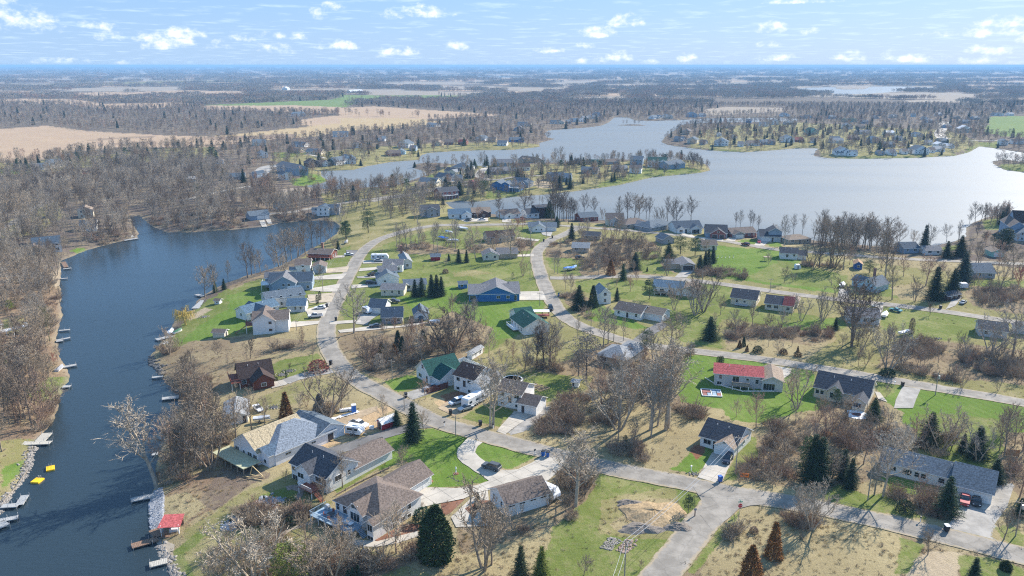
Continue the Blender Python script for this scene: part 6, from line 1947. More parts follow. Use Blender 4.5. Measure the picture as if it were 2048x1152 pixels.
def car_meshes(kind):
 if kind in VM:
  return VM[kind]
 b, c, gl, lamp = MB(), MB(), MB(), MB()
 W_ = .9
 if kind == 'sedan':
  Lh = 2.35
  hull(b, [(-2.35, .32, .82), (-2.35, .72, .84), (-2.2, .88), (-1.45, .92), (1.0, .9), (2.1, .74, .85), (2.35, .58, .8), (2.35, .3, .8)], W_)
  gp = [(-1.5, .9, .8), (-1.0, 1.32, .64), (.1, 1.36, .64), (.95, .9, .8)]
  rp = [(-.95, 1.33, .62), (.1, 1.38, .62), (.12, 1.41, .6), (-.97, 1.38, .6)]
  xs = (-1.42, 1.42)
 elif kind == 'suv':
  Lh = 2.4
  hull(b, [(-2.4, .38, .88), (-2.4, .95, .88), (-2.3, 1.05), (-1.9, 1.08), (1.05, 1.04), (2.2, .94, .88), (2.4, .78, .84), (2.4, .36, .84)], .94)
  gp = [(-2.28, 1.05, .84), (-2.0, 1.62, .7), (.35, 1.66, .7), (1.2, 1.04, .84)]
  rp = [(-2.05, 1.62, .7), (.35, 1.66, .7), (.3, 1.74, .66), (-2.0, 1.72, .66)]
  xs = (-1.42, 1.42)
 elif kind == 'van':
  Lh = 2.5
  hull(b, [(-2.5, .35, .9), (-2.5, 1.0, .92), (-2.4, 1.1), (1.3, 1.05), (2.2, .85, .88), (2.5, .65, .84), (2.5, .34, .84)], .96)
  gp = [(-2.42, 1.1, .88), (-2.25, 1.66, .76), (.6, 1.68, .76), (1.6, 1.03, .86)]
  rp = [(-2.25, 1.66, .76), (.6, 1.68, .76), (.5, 1.77, .7), (-2.2, 1.76, .7)]
  xs = (-1.5, 1.5)
 else:  # pickup
  Lh = 2.8
  hull(b, [(-2.8, .45, .92), (-2.8, 1.05, .94), (-.7, 1.08, .96), (-.7, 1.1), (1.3, 1.1), (2.6, .98, .9), (2.8, .8, .86), (2.8, .42, .86)], .96)
  gp = [(-.75, 1.08, .86), (-.6, 1.68, .72), (.6, 1.7, .72), (1.4, 1.08, .86)]
  rp = [(-.6, 1.68, .72), (.6, 1.7, .72), (.5, 1.78, .68), (-.55, 1.77, .68)]
  xs = (-1.75, 1.75)
 hull(gl, gp, .8)
 hull(c, rp, .7)
 for s in (-1, 1):
  lamp.box(Lh - .08, Lh + .01, s * .62 - .16, s * .62 + .16, .6, .74)
 bed = None
 if kind == 'pickup':
  bed = MB().box(-2.7, -.78, -.8, .8, 1.06, 1.085).mesh('truck_bed', PLAST['black'])
 VM[kind] = (b.mesh('body',PAINT['white']),gl.mesh('cabin_glass',GLASS),c.mesh('roof_panel',PAINT['white']),lamp.mesh('headlight',LAMPM),xs,bed)
 return VM[kind]


def car(kind, colour, tg, x, y, x2, y2, label, group=None, cat=None):
 """stands at the crop point x, y with its nose toward x2, y2"""
 a, b = G(tg, x, y), G(tg, x2, y2)
 rz = math.atan2(b.y - a.y, b.x - a.x)
 nm = {'sedan': 'parked_car', 'suv': 'parked_suv', 'van': 'parked_van', 'pickup': 'pickup_truck'}[kind]
 o = empty(nm, (a.x, a.y, a.z + .14), rz)
 tag(o, label, cat or {'sedan': 'car', 'suv': 'car', 'van': 'van', 'pickup': 'pickup truck'}[kind], group)
 bm_, gm, rm, lm, xs, bed = car_meshes(kind)
 for me,n,m in ((bm_,'body',PAINT[colour]),(gm,'cabin_glass',None),(rm,'roof_panel',PAINT[colour]),(lm,'headlight',None)) + (((bed,'truck_bed',None),) if bed else ()):
  q = link(bpy.data.objects.new(n, me), o)
  if m:
   q.material_slots[0].link = 'OBJECT'
   q.material_slots[0].material = m
 add_wheels(o, xs, .84)
 OCC.append((a.x, a.y, 4.5))
 return o


def camper(tg, A, B, label, L_=9.0, W_=2.5, H_=3.0, nm='camper_trailer', cat='camper', col='white'):
 a, b = G(tg, *A), G(tg, *B)
 o = empty(nm, (a.x, a.y, a.z + .1), math.atan2(b.y - a.y, b.x - a.x))
 tag(o, label, cat)
 m = MB()
 hull(m, [(0, .55), (0, H_ - .3), (.3, H_), (L_ - .9, H_), (L_ - .1, H_ - 1.1), (L_, .9), (L_ - .3, .55)], W_ / 2)
 m.obj('body', PAINT[col], o)
 MB().box(2, 2.9, -.4, .4, H_, H_ + .28).box(L_ * .6, L_ * .6 + .5, -.3, .3, H_, H_ + .12).obj('roof_unit', PLAST['white'], o)
 for s in (-1, 1):
  for x in (1.2, L_ * .42, L_ * .68):
   MB().box(x - .55, x + .55, s * W_ / 2 - .03, s * W_ / 2 + .03, 1.5, 2.15).obj('window', GLASS, o)
 MB().box(L_ * .54 - .35, L_ * .54 + .35, -W_ / 2 - .04, -W_ / 2 + .02, .7, 2.4).obj('door', PLAST['grey'], o)
 MB().box(.4, L_ - 1, -W_ / 2 - .035, W_ / 2 + .035, 1.05, 1.2).obj('stripe', PLAST['grey'], o)
 MB().tube([(L_, 0, .6), (L_ + 1.1, 0, .5)], .07, 5).obj('hitch', METAL, o)
 add_wheels(o, (L_ * .38, L_ * .38 + .9), W_ / 2 - .1, .36, .24)
 OCC.append((a.x + (b.x - a.x) * .5, a.y + (b.y - a.y) * .5, 6))
 return o


camper('R5', (840, 878), (990, 800), 'long white fifth-wheel camper with roof vents in the gravel drive', 9.6)
camper('Z2', (300, 385), (465, 380), 'white motorhome with dark windows behind the silver car by the road', 8.6, nm='motorhome', cat='motorhome')
camper('S5', (1265, 500), (1310, 520), 'white enclosed trailer parked against the long white garage', 5.0, 2.4, 2.7, 'enclosed_trailer', 'trailer')
camper('S1', (1545, 975), (1665, 995), 'white box trailer on the construction dirt beside the white pickup', 4.6, 2.4, 2.6, 'box_trailer', 'trailer')
camper('Z2', (232, 885), (270, 900), 'small white trailer at the left wall of the charcoal-roofed garage', 4.4, 2.2, 2.5, 'small_trailer', 'trailer')
for a in [
 ('suv', 'dgrey', 'S5', 880, 308, 800, 285, 'grey SUV parked on the curved concrete drive by the oval lawn'),
 ('van', 'white', 'R5', 772, 832, 730, 845, 'white minivan beside the long white camper'),
 ('sedan', 'silver', 'R5', 540, 700, 500, 712, 'silver car parked beside the dark red fence'),
 ('sedan', 'silver', 'R5', 850, 885, 800, 900, 'dark blue-silver car parked in front of the white camper'),
 ('sedan', 'white', 'S1', 610, 735, 640, 760, 'white sedan on the grass right of the pale cottage'),
 ('pickup', 'white', 'S1', 1665, 905, 1720, 920, 'white pickup parked behind the white box trailer'),
 ('suv', 'blue', 'S6', 942, 305, 930, 325, 'black-blue SUV on the drive of the white garage house'),
 ('pickup', 'red', 'S7', 1012, 668, 1010, 690, 'red pickup truck in front of the wide garage door'),
 ('sedan', 'black', 'S7', 1088, 675, 1088, 695, 'black car right of the red pickup on the gravel yard'),
 ('sedan', 'white', 'Z1', 1440, 855, 1400, 858, 'white car on the drive behind the white pickup with cap'),
 ('pickup', 'white', 'Z1', 1395, 935, 1360, 938, 'white pickup with black bed cap by the road bend'),
 ('sedan', 'white', 'Z1', 1718, 340, 1750, 336, 'white car on the dark asphalt pad near the big pines'),
 ('sedan', 'silver', 'Z2', 370, 400, 410, 400, 'silver car beside the white motorhome'),
 ('pickup', 'black', 'Z2', 318, 535, 350, 530, 'black pickup on the drive under the white double-roofed house'),
 ('suv', 'black', 'Z2', 298, 617, 330, 616, 'black SUV on the drive left of the cream ranch house'),
 ('pickup', 'dgrey', 'Z2', 510, 795, 560, 795, 'dark truck with loaded bed under a lift between garage and ranch'),
 ('sedan', 'dgrey', 'Z2', 342, 1030, 300, 1032, 'dark grey car on the drive below the navy-roofed cottage'),
 ('suv', 'black', 'Z2', 777, 970, 777, 990, 'black car in front of the steep grey garage door'),
 ('suv', 'black', 'Z2', 1682, 322, 1720, 320, 'black car right of the tan bungalow'),
 ('suv', 'black', 'Z3', 293, 958, 300, 975, 'black SUV driving at the roadside near the striped trailer'),
 ('suv', 'black', 'Z3', 575, 472, 610, 470, 'dark blue car on the shaded lawn by the thicket'),
 ('suv', 'maroon', 'Z4', 533, 245, 500, 238, 'dark maroon van driving on the lake road'),
 ('sedan', 'red', 'Z4', 664, 220, 664, 232, 'small red car in front of the charcoal-gabled two-storey house'),
 ('sedan', 'teal', 'R2', 475, 225, 420, 212, 'pale teal sedan parked on the lawn beside the middle road'),
 ('sedan', 'silver', 'R1', 1182, 1085, 1220, 1060, 'silver car on the gravel drive near the dark cabin'),
 ('sedan', 'white', 'U2', 925, 900, 950, 900, 'white car before the rust-roofed canal house'),
 ('suv', 'dgrey', 'U2', 745, 905, 720, 900, 'grey car before the blue-roofed canal house'),
 ('sedan', 'white', 'U1', 1553, 712, 1580, 718, 'white car on the causeway road'),
 ('sedan', 'silver', 'R4', 1350, 600, 1380, 605, 'silver car under the leafless tree in the middle block'),
 ('sedan', 'black', 'S8', 350, 720, 390, 715, 'dark car on the woodland road verge'),
 ('sedan','silver','P',1640,1500,1700,1500,'') if False else ('sedan','white','U5',1190,272,1220,275,'white car on the far shore road'),
 ('sedan', 'silver', 'U2', 960, 225, 990, 225, 'silver car at the peninsula cul-de-sac'),
]:
 car(*a)


def boat(tg, x, y, x2, y2, label, L_=5.5, cover='white', trailer=True, z=None, cat='boat'):
 a, b = G(tg, x, y), G(tg, x2, y2)
 zz = a.z if z is None else z
 o = empty('boat', (a.x, a.y, zz + (.5 if trailer else -.1)), math.atan2(b.y - a.y, b.x - a.x))
 tag(o, label, cat)
 m = MB()
 st = [(-.5, .95), (-.2, 1.05), (.15, .98), (.38, .6), (.5, .06)]
 vs = []
 for f, w in st:
  w *= L_ / 5.5
  vs += [(f * L_,-w,.85 + max(f,0) * .4),(f * L_,-w * .7,.25),(f * L_,0,.05 + max(f - .2,0) * 1.2),(f * L_,w * .7,.25),(f * L_,w,.85 + max(f,0) * .4)]
 fs = [(0, 1, 2, 3, 4)]
 for i in range(len(st) - 1):
  for j in range(4):
   fs.append((i * 5 + j, i * 5 + 5 + j, i * 5 + 6 + j, i * 5 + 1 + j))
 m.add(vs, fs).obj('hull', PAINT['white'], o)
 c = MB()
 vs, fs = [], []
 for f, w in st:
  w *= L_ / 5.5
  hgt = .55 * (1 - abs(f - .05) * 1.6)
  vs += [(f * L_, -w * 1.02, .87 + max(f, 0) * .4), (f * L_, 0, .95 + max(f, 0) * .4 + max(hgt, 0)), (f * L_, w * 1.02, .87 + max(f, 0) * .4)]
 for i in range(len(st) - 1):
  for j in range(2):
   fs.append((i * 3 + j, i * 3 + 1 + j, i * 3 + 4 + j, i * 3 + 3 + j))
 fs.append((0, 1, 2))
 c.add(vs, fs).obj('cover', PLAST[cover], o)
 if trailer:
  MB().tube([(-L_ * .45,-.6,-.05),(L_ * .35,-.6,-.05),(L_ * .72,0,-.05),(L_ * .35,.6,-.05),(-L_ * .45,.6,-.05)],.06,4).obj('trailer_frame',METAL,o)
  add_wheels(o, (-.6,), 1.0, .3, .2)
  for w_ in [c_ for c_ in o.children if c_.name.startswith('wheel')]:
   w_.location.z = -.22
 OCC.append((a.x, a.y, 4))
 return o


boat('Z2', 998, 190, 1040, 200, 'boat under a bright blue tarp on the roadside lawn', 8, 'tarp')
boat('Z2', 1185, 95, 1230, 105, 'large boat wrapped in white plastic on the lawn by the road', 8.5, 'white')
boat('Z2', 1090, 212, 1130, 215, 'low white boat beside the blue-tarped boat', 6, 'white')
boat('Z2', 1045, 130, 1000, 125, 'small white boat between the two wrapped boats', 5, 'white')
boat('Z3', 460, 580, 430, 585, 'blue-covered boat left of a similar one near the roadside thicket', 5.5, 'tarp')
boat('Z3', 512, 572, 540, 560, 'blue-covered boat right of a similar one near the roadside thicket', 5.5, 'tarp')
boat('R2', 365, 280, 380, 250, 'white-covered boat beside the low grey-roofed ranch', 5.5, 'white')
boat('Z4', 1462, 640, 1480, 600, 'white boat with dark rail parked by the pale blue dormer house', 6, 'white')
boat('S1', 650, 855, 690, 850, 'small white boat on the grass right of the pale cottage wall', 4.5, 'white')
boat('S7', 0, 0, 10, 10, '', 5) if False else None
boat('Z1', 1695, 225, 1715, 205, 'round silver-grey covered boat at the foot of the big pines', 4.5, 'grey')
boat('Z2', 910, 1000, 940, 1002, 'small pale boat behind the bare cottonwoods', 4, 'white')
boat('R2', 570, 470, 610, 462, 'white pontoon boat on the lawn behind the ranch', 5, 'white')
boat('T4', 345, 1035, 370, 1020, 'silver rowboat on the west bank beside a dock', 4.5, 'grey', False)
boat('T4', 985, 825, 1000, 805, 'white canopy boat on its lift off the lawn shore', 5, 'white', False, z=.6)
boat('T4', 1025, 820, 1045, 810, 'pale green boat drawn up beside the canopy lift', 4.2, 'green', False)

# ------------------------------------------------------------------ docks, rafts, boathouse, shore stones
DOCKW = mat('dock_boards', (.45, .42, .36), .85, .25, 3)
DOCKG = mat('dock_grey', (.36, .36, .35), .8, .2, 3)
DOCKB = mat('dock_brown', (.24, .15, .10), .85, .3, 3)


def dock(tg, pts, label, w=1.5, m=None, sec=2.4, h=.55):
 m = m or DOCKG
 P = [flat(*px(tag_, *p)) if False else flat(*px(tg, *p), .5) for p in pts]
 o = empty('dock', (P[0][0], P[0][1], 0))
 tag(o, label, 'dock')
 pm = MB().tube([(0, 0, -1.6), (0, 0, 1.2)], .05, 6).mesh('post', METAL)
 for (ax, ay), (bx, by) in zip(P[:-1], P[1:]):
  Ln = math.hypot(bx - ax, by - ay)
  an = math.atan2(by - ay, bx - ax)
  n = max(1, round(Ln / sec))
  s = Ln / n
  me = MB()
  nb = int(s / .3)
  for k in range(nb):
   me.box(k * s / nb + .015, (k + 1) * s / nb - .015, -w / 2, w / 2, -.06, 0)
  me.box(0, s, -w / 2, -w / 2 + .08, -.2, -.06).box(0, s, w / 2 - .08, w / 2, -.2, -.06)
  me = me.mesh('dock_section', m)
  for i in range(n):
   q = link(bpy.data.objects.new('dock_section', me), o)
   q.location = (ax - P[0][0] + math.cos(an) * i * s, ay - P[0][1] + math.sin(an) * i * s, h + .004 * i)
   q.rotation_euler = (0, 0, an)
   for sg in (-1, 1):
    r = link(bpy.data.objects.new('post', pm), o)
    r.location = (q.location.x + math.cos(an) * s * .95 - math.sin(an) * sg * (w / 2 + .06),q.location.y + math.sin(an) * s * .95 + math.cos(an) * sg * (w / 2 + .06),0)
 for p in P:
  OCC.append((p[0], p[1], 2))
 return o


dock('S3', [(872, 700), (800, 712), (730, 728)], 'white-grey straight dock above the stone bank', 1.9)
dock('S3', [(880, 940), (840, 955), (735, 985)], 'brown weathered dock running out from the red-roofed boathouse', 2.0, DOCKB)
dock('S3', [(845, 920), (900, 900)], 'short brown landing beside the red-roofed boathouse', 3.4, DOCKB)
dock('S3', [(935, 1065), (835, 1090)], 'tan board dock nearest the bottom of the channel', 1.9, DOCKW)
dock('S3', [(-20, 845), (100, 822)], 'light dock at the left edge below the angled dock', 1.6)
dock('S3', [(-30, 880), (40, 850)], 'wide pale dock at the left edge, lowest on the west bank', 2.6)
dock('S3', [(10, 760), (105, 755), (140, 700)], 'angled grey dock with a bent end on the west bank', 1.7)
dock('S3', [(60, 395), (140, 410), (285, 405)], 'long brown dock beside the small deck on the west bank', 1.9, DOCKW)
dock('S3', [(215, 405), (265, 352)], 'sloping plank ramp joining the long brown dock', 2.6, DOCKW)
dock('S3', [(350, 93), (395, 90)], 'stubby dock below the green point on the west bank', 1.8)
dock('S3', [(910, 35), (848, 42)], 'thin white dock on the rocky point of the east bank', 1.2)
dock('S3', [(1000, 150), (905, 160)], 'weathered low dock under the rocky bank, east side', 2.0)
dock('S3', [(885, 465), (848, 470)], 'small white float under the leaning pale tree', 1.8)
dock('S3', [(975, 300), (905, 318)], 'reddish low dock hidden under the red twig brush', 1.6, DOCKB)
dock('U6', [(520, 1045), (630, 1025)], 'grey dock at the silver rowboat on the west bank', 1.8)
dock('U6', [(465, 825), (578, 803)], 'long pale dock, upper one of the close pair on the west bank', 1.4)
dock('U6', [(462, 835), (520, 826)], 'short pale dock, lower one of the close pair on the west bank', 1.4)
dock('U6', [(485, 745), (575, 737)], 'narrow dock just above the close pair of docks', 1.2)
dock('U6', [(500, 318), (555, 314)], 'short narrow dock below the white T-shaped dock', 1.2)
dock('U6', [(520, 238), (588, 230)], 'white T-shaped dock at the head of the west bank', 1.6)
dock('U6', [(520, 180), (545, 225)], 'dark slanting gangway beside the white T-shaped dock', 2.0, DOCKB)
dock('T4', [(685, 240), (745, 255), (765, 272)], 'wooden boardwalk steps down the wooded point', 1.8, DOCKW)
dock('T4', [(715, 290), (795, 277)], 'pale boards lying along the tip of the wooded point', 2.4)
dock('T4', [(990, 840), (900, 862)], 'white slatted dock ladder off the lawn shore', 2.4)
dock('T4', [(1000, 880), (940, 880)], 'stack of pale dock sections below the slatted dock', 2.6)
dock('Z1', [(240, 850), (330, 770)], 'grey dock sections stored on the bank above the willow, left pile', 3.0)
dock('Z1', [(300, 800), (390, 755)], 'grey dock sections stored on the bank above the willow, right pile', 2.6)
dock('Z1', [(320, 730), (250, 715)], 'small white dock end by the round bare tree', 1.8)


def raft(tg, q, label):
 P = [flat(*px(tg, *p), .3) for p in q]
 c = (sum(p[0] for p in P) / 4, sum(p[1] for p in P) / 4)
 an = math.atan2(P[1][1] - P[0][1], P[1][0] - P[0][0])
 w, d = math.dist(P[0], P[1]), math.dist(P[1], P[2])
 o = empty('swim_raft', (c[0], c[1], .05), an)
 tag(o, label, 'swim raft')
 MB().box(-w / 2, w / 2, -d / 2, d / 2, -.1, .3).obj('float', PLAST['yellow'], o)
 M = MB()
 for i in range(6):
  M.box(-w / 2 + i * w / 6 + .03, -w / 2 + (i + 1) * w / 6 - .03, -d / 2 + .08, d / 2 - .08, .3, .34)
 M.obj('deck_boards', PLAST['yellow'], o)
 M = MB()
 for s in (-.25, .25):
  M.tube([(s, d / 2, -.3), (s, d / 2 + .02, .9), (s, d / 2 - .35, .9), (s, d / 2 - .35, .34)], .03, 5)
 M.box(-.25, .25, d / 2 - .01, d / 2 + .03, .05, .09)
 M.obj('ladder', METAL, o)


raft('S3', [(262, 565), (310, 555), (300, 533), (252, 540)], 'yellow swim raft with dark slots, upper of the two rafts')
raft('S3', [(172, 628), (218, 630), (244, 604), (200, 602)], 'plain yellow swim raft, lower of the two rafts')

a, b = G('S3', 905, 935), G('S3', 1002, 915)
an = math.atan2(b.y - a.y, b.x - a.x)
o = empty('boathouse', (a.x, a.y, a.z), an)
tag(o, 'open boathouse with red metal roof and dark deck on the channel bank', 'boathouse')
LAND.append(('red-roofed boathouse', a.x, a.y + 3))
w_ = math.dist(a[:2], b[:2])
MB().box(-.2, w_ + .2, -.6, 3.9, .1, .3).obj('deck', DOCKB, o)
for x in (0, w_):
 for y in (0, 3.4):
  MB().box(x - .1, x + .1, y - .1, y + .1, .3, 2.7).obj('post', TRIM if y == 0 else DOCKB, o)
MB().slab([(-.5, -.6, 2.6), (w_ + .5, -.6, 2.6), (w_ + .3, 3.8, 3.1), (-.3, 3.8, 3.1)], .12).obj('roof', RF['red'], o)
MB().box(.1, w_ - .1, 3.3, 3.4, .3, 2.5).obj('wall', DOCKB, o)
M = MB()
for i in range(12):
 M.box(i * w_ / 12, i * w_ / 12 + .06, -.5, -.44, .3, 1.2)
M.tube([(0, -.47, 1.2), (w_, -.47, 1.2)], .05, 4).obj('railing', DOCKB, o)
MB().box(w_ * .35, w_ * .85, 1.0, 2.6, .3, 1.1).obj('covered_boat', PLAST['white'], o)

STONE = mat('shore_stone', (.30, .27, .235), .95, .35, 2.5, .2, rvar=.3)
STONEG = mat('shore_stone_grey', (.30, .31, .33), .95, .3, 2.5, .2, rvar=.3)


def rock(seed, s=1.0):
 r = random.Random(seed)
 bm = bmesh.new()
 bmesh.ops.create_icosphere(bm, subdivisions=1, radius=s)
 for v in bm.verts:
  v.co *= r.uniform(.7, 1.2)
  v.co.z *= .6
 me = bpy.data.meshes.new('stone')
 bm.to_mesh(me)
 bm.free()
 return me


def stones(name, P, n, s0, s1, m, label=None, jit=1.0):
 """stones along a line (jit wide) or filling a polygon"""
 me = [rock(i + 3) for i in range(4)]
 for q in me:
  q.materials.append(m)
 arr = []
 r = random.Random(n)
 if label == 'fill':
  xs, ys = [p[0] for p in P], [p[1] for p in P]
  PP = np.array(P)
  while len(arr) < n:
   x, y = r.uniform(min(xs), max(xs)), r.uniform(min(ys), max(ys))
   if inpoly(np.array([x]), np.array([y]), PP)[0]:
    arr.append([x, y, max(hz(x, y), -.2) + .05, r.uniform(s0, s1), r.uniform(0, 6), r.randrange(4)])
 else:
  for i in range(n):
   k = r.randrange(len(P) - 1)
   t = r.random()
   x = P[k][0] + (P[k + 1][0] - P[k][0]) * t + r.gauss(0, jit)
   y = P[k][1] + (P[k + 1][1] - P[k][1]) * t + r.gauss(0, jit)
   arr.append([x, y, max(hz(x, y), -.3) + .05, r.uniform(s0, s1), r.uniform(0, 6), r.randrange(4)])
 o = scatter(name, np.array(arr), me)
 tag(o, kind='stuff')


stones('riprap_stones',[flat(*px('S3',*p),.5) for p in [(905,655),(915,720),(905,860),(870,912),(840,870),(835,740),(860,670)]],1500,.22,.48,STONEG,'fill')
stones('shore_stones',[flat(*px('S3',*p),.2) for p in [(0,800),(25,745),(60,700),(130,620),(165,540),(180,470),(212,420)]],700,.2,.45,STONE,jit=.8)
stones('shore_stones',[flat(*px('S3',*p),.2) for p in [(840,900),(885,960),(900,1010),(935,1060),(970,1130),(985,1170)]],350,.2,.5,STONE,jit=.6)
stones('shore_stones',[flat(*px('S3',*p),.2) for p in [(870,45),(905,75),(960,115),(1000,140),(1015,175)]],260,.25,.6,mat('dark_stone',(.1,.1,.1),.95,.3,3,rvar=.3),jit=.9)
stones('shore_stones',[flat(*px('T4',*p),.2) for p in [(860,960),(870,1000),(915,1025),(900,1080)]],200,.25,.6,MATS['dark_stone'],jit=.9)
stones('garden_stones',[flat(*px('S4',*p),2) for p in [(680,410),(760,380),(860,330),(950,260),(1010,190),(1180,200)]],380,.2,.5,STONEG,jit=.9)

# ------------------------------------------------------------------ street furniture and yard things
def thing(nm, tg, x, y, label, cat, rz=0, dz=0.0, occ=1.0):
 a = G(tg, x, y)
 o = empty(nm, (a.x, a.y, a.z + dz), rz)
 tag(o, label, cat)
 OCC.append((a.x, a.y, occ))
 return o


def pole(tg, x, y, ytop, label, transformer=False, arm=True, streetlight=False, r=.14):
 o = thing('utility_pole', tg, x, y, label, 'utility pole', R(-20))
 a = o.location
 x2, y2 = px(tg, x, ytop)
 u = toimg(a.x, a.y, a.z + 1)[1]
 h = (px(tg, x, y)[1] - y2) / max(px(tg, x, y)[1] - u, .1)
 MB().tube([(0, 0, -.3), (0, 0, h)], [r, r * .7], 8).obj('post', POLEM, o)
 if arm:
  MB().box(-1.1, 1.1, -.06, .06, h - .6, h - .48).obj('crossarm', POLEM, o)
  M = MB()
  for s in (-1, 0, 1):
   M.tube([(s * .95, 0, h - .48), (s * .95, 0, h - .25)], .05, 5)
  M.obj('insulators', PLAST['grey'], o)
 if transformer:
  MB().tube([(.35, 0, h - 1.9), (.35, 0, h - 1.0)], .24, 10).obj('transformer', METAL, o)
 if streetlight:
  MB().tube([(0, 0, h - .3), (1.2, 0, h)], .04, 5).box(1.1, 1.6, -.12, .12, h - .05, h + .08).obj('street_light', METAL, o)
 return Vector((a.x, a.y, a.z + h - .3))


PT = {}
for key,a in dict(a=('S6',1000,400,120,'utility pole at the drive of the white garage house'),b=('S6',180,1180,890,'utility pole on the corner lot at the bottom edge'),c=('R5',760,1120,940,'utility pole on the big front lawn, lower end of the road'),
                   d=('R5',305,890,740,'utility pole by the roadside across from the dark red fence'),e=('R5',198,615,440,'bare wooden pole at the green front lawn by the curve'),f=('R5',1100,1040,700,'utility pole behind the twin cottonwood trunks'),
                   h=('R2',893,1100,865,'utility pole with white transformer on the east road verge'),i=('S7',378,655,460,'utility pole left of the forked pale tree'),j=('S7',1345,890,660,'utility pole with white box right of the gravel yard'),
                   k=('Z3',96,680,190,'tall utility pole with transformer left of the loop road'),l=('Z3',255,260,115,'light pole beside the white corner duplex'),m=('Z4',768,690,560,'utility pole behind the half-red roof ranch'),
                   n=('Z4',118,600,480,'utility pole at the brush hedge on the middle road'),q=('Z1',1470,700,520,'utility pole by the sandy drives of the west row'),s=('Z1',1215,1060,960,'utility pole at the lower end of the west row'),
                   u=('Z4',1537,760,660,'utility pole beside the boat drive on the middle road'),v=('R4',678,290,90,'utility pole behind the grey bare tree at the road curve'),w=('R3',97,390,200,'utility pole at the round brush by the east road'),
                   x=('Z1', 1662, 265, 195, 'utility pole at the big pines'), y=('Z3', 190, 920, 790, 'thin pole at the wide concrete pad')).items():
 PT[key] = pole(*a[:4], a[4], transformer=key in 'hkj', streetlight=key in 'l')


def wire(a, b, label, sag=1.0, r=.015, n=2):
 M = MB()
 d = (b - a)
 s = Vector((-d.y, d.x, 0)).normalized()
 for k in range(n):
  off = s * ((k - (n - 1) / 2) * .8)
  M.tube([a + off + d * t + Vector((0, 0, -4 * sag * t * (1 - t))) for t in [i / 10 for i in range(11)]], r, 3, cap=False)
 o = M.obj('power_line', METAL if r > .025 else DTRIM)
 tag(o, label, 'power line')


wire(PT['a'], PT['b'], 'overhead wires crossing the crossroads from the white garage house to the bottom edge', 1.2, .035, 2)
wire(PT['a'], PT['i'], 'overhead wires from the crossroads pole to the pole by the forked tree', 1.5)
wire(PT['c'], PT['a'], 'overhead wires along the lower road toward the crossroads', 2, .018)
wire(PT['d'], PT['c'], 'overhead wires along the road before the dark red fence', 1.2, .018)
wire(PT['q'], PT['x'], 'pale overhead wires above the west row of drives', 1.5, .03, 2)
wire(PT['s'], PT['q'], 'overhead wires in front of the white cross-gable house', 1.2, .03, 2)
wire(PT['i'], PT['j'], 'overhead wires before the long bottom-right ranch', 1.5)
p_ = G('S6', 60, 1500)
wire(PT['b'], Vector((p_.x, p_.y, 10)), 'overhead wires leaving the bottom edge pole', 1, .04, 2)


def bin_(tg, x, y, label, col, lid=None):
 o = thing('wheeled_bin', tg, x, y, label, 'trash bin', rnd.uniform(-.4, .4), .14)
 M = MB()
 M.add([(-.26,-.3,.06),(.26,-.3,.06),(.26,.3,.06),(-.26,.3,.06),(-.33,-.36,1.0),(.33,-.36,1.0),(.33,.36,1.0),(-.33,.36,1.0)],[(0,3,2,1),(4,5,6,7),(0,1,5,4),(1,2,6,5),(2,3,7,6),(3,0,4,7)])
 M.obj('body', PLAST[col], o)
 MB().slab([(-.36, -.4, 1.12), (.36, -.4, 1.12), (.36, .42, 1.16), (-.36, .42, 1.16)], .1).obj('lid', PLAST[lid or col], o)
 MB().tube([(-.3, .38, .14), (.3, .38, .14)], .13, 8).obj('wheels', PLAST['black'], o)
 o.scale = (1.25, 1.25, 1.25)


for a in [('S6',887,458,'bright blue recycling bin at the foot of the white garage house drive','blue'),('S5',1288,208,'blue-black bin by the long drive, left one of the pair','blue','black'),('S5',1324,214,'blue-black bin by the long drive, right one of the pair','blue','black'),
          ('S7',893,862,'black bin with pale lid at the gravel yard entrance','black','white'),('R5',978,1028,'black bin at the roadside by the cottonwood lawn','black'),('R5',713,930,'black bin at the dirt drive of the camper','black'),('R5',318,778,'black bin at the drive beside the dark red fence','black'),
          ('Z3',372,830,'green-blue bin at the roadside by the spruces','blue','green'),('R2',548,1010,'black bin at the double drive on the east road','black'),('R2',205,145,'black bin at the drive of the low grey-roofed ranch','black'),('R2',946,200,'black bin by the middle road near the small dark tree','black'),
          ('Z1',1593,970,'dark maroon bin on the verge by the road bend','black'),('Z1',1507,840,'dark bin at the drive of the twin slate roof house','black'),('Z3',228,305,'black bin on the corner across from the white corner duplex','black'),('Z3',310,272,'black bin at the drive of the white corner duplex','black'),('S1',1370,262,'black bin at the log house drive','black')]:
 bin_(*a)


def mailbox(tg, x, y, label, col='black'):
 o = thing('mailbox', tg, x, y, label, 'mailbox', R(60))
 MB().box(-.07, .07, -.07, .07, 0, 1.1).obj('post', TRIM, o)
 M = MB()
 hull(M, [(-.3, 1.1), (-.3, 1.28), (-.25, 1.38), (.25, 1.38), (.3, 1.28), (.3, 1.1)], .14)
 M.obj('box', PLAST[col], o)


mailbox('S5', 1222, 192, 'white-post mailbox at the oval lawn by the long drive')
mailbox('S7', 722, 800, 'mailbox on the verge before the long bottom-right ranch')
mailbox('S6', 673, 375, 'white mailbox on the lawn corner of the white garage house', 'white')
mailbox('R2', 467, 1000, 'white mailbox beside the east road bin', 'white')
mailbox('R5', 660, 1030, 'black mailbox by the roadside stones')
mailbox('R5', 1092, 1050, 'black mailbox at the foot of the cottonwoods')
mailbox('R3', 863, 440, 'dark green mailbox at the red-roofed house verge')
mailbox('Z2', 432, 125, 'mailbox at the top of the road curve')

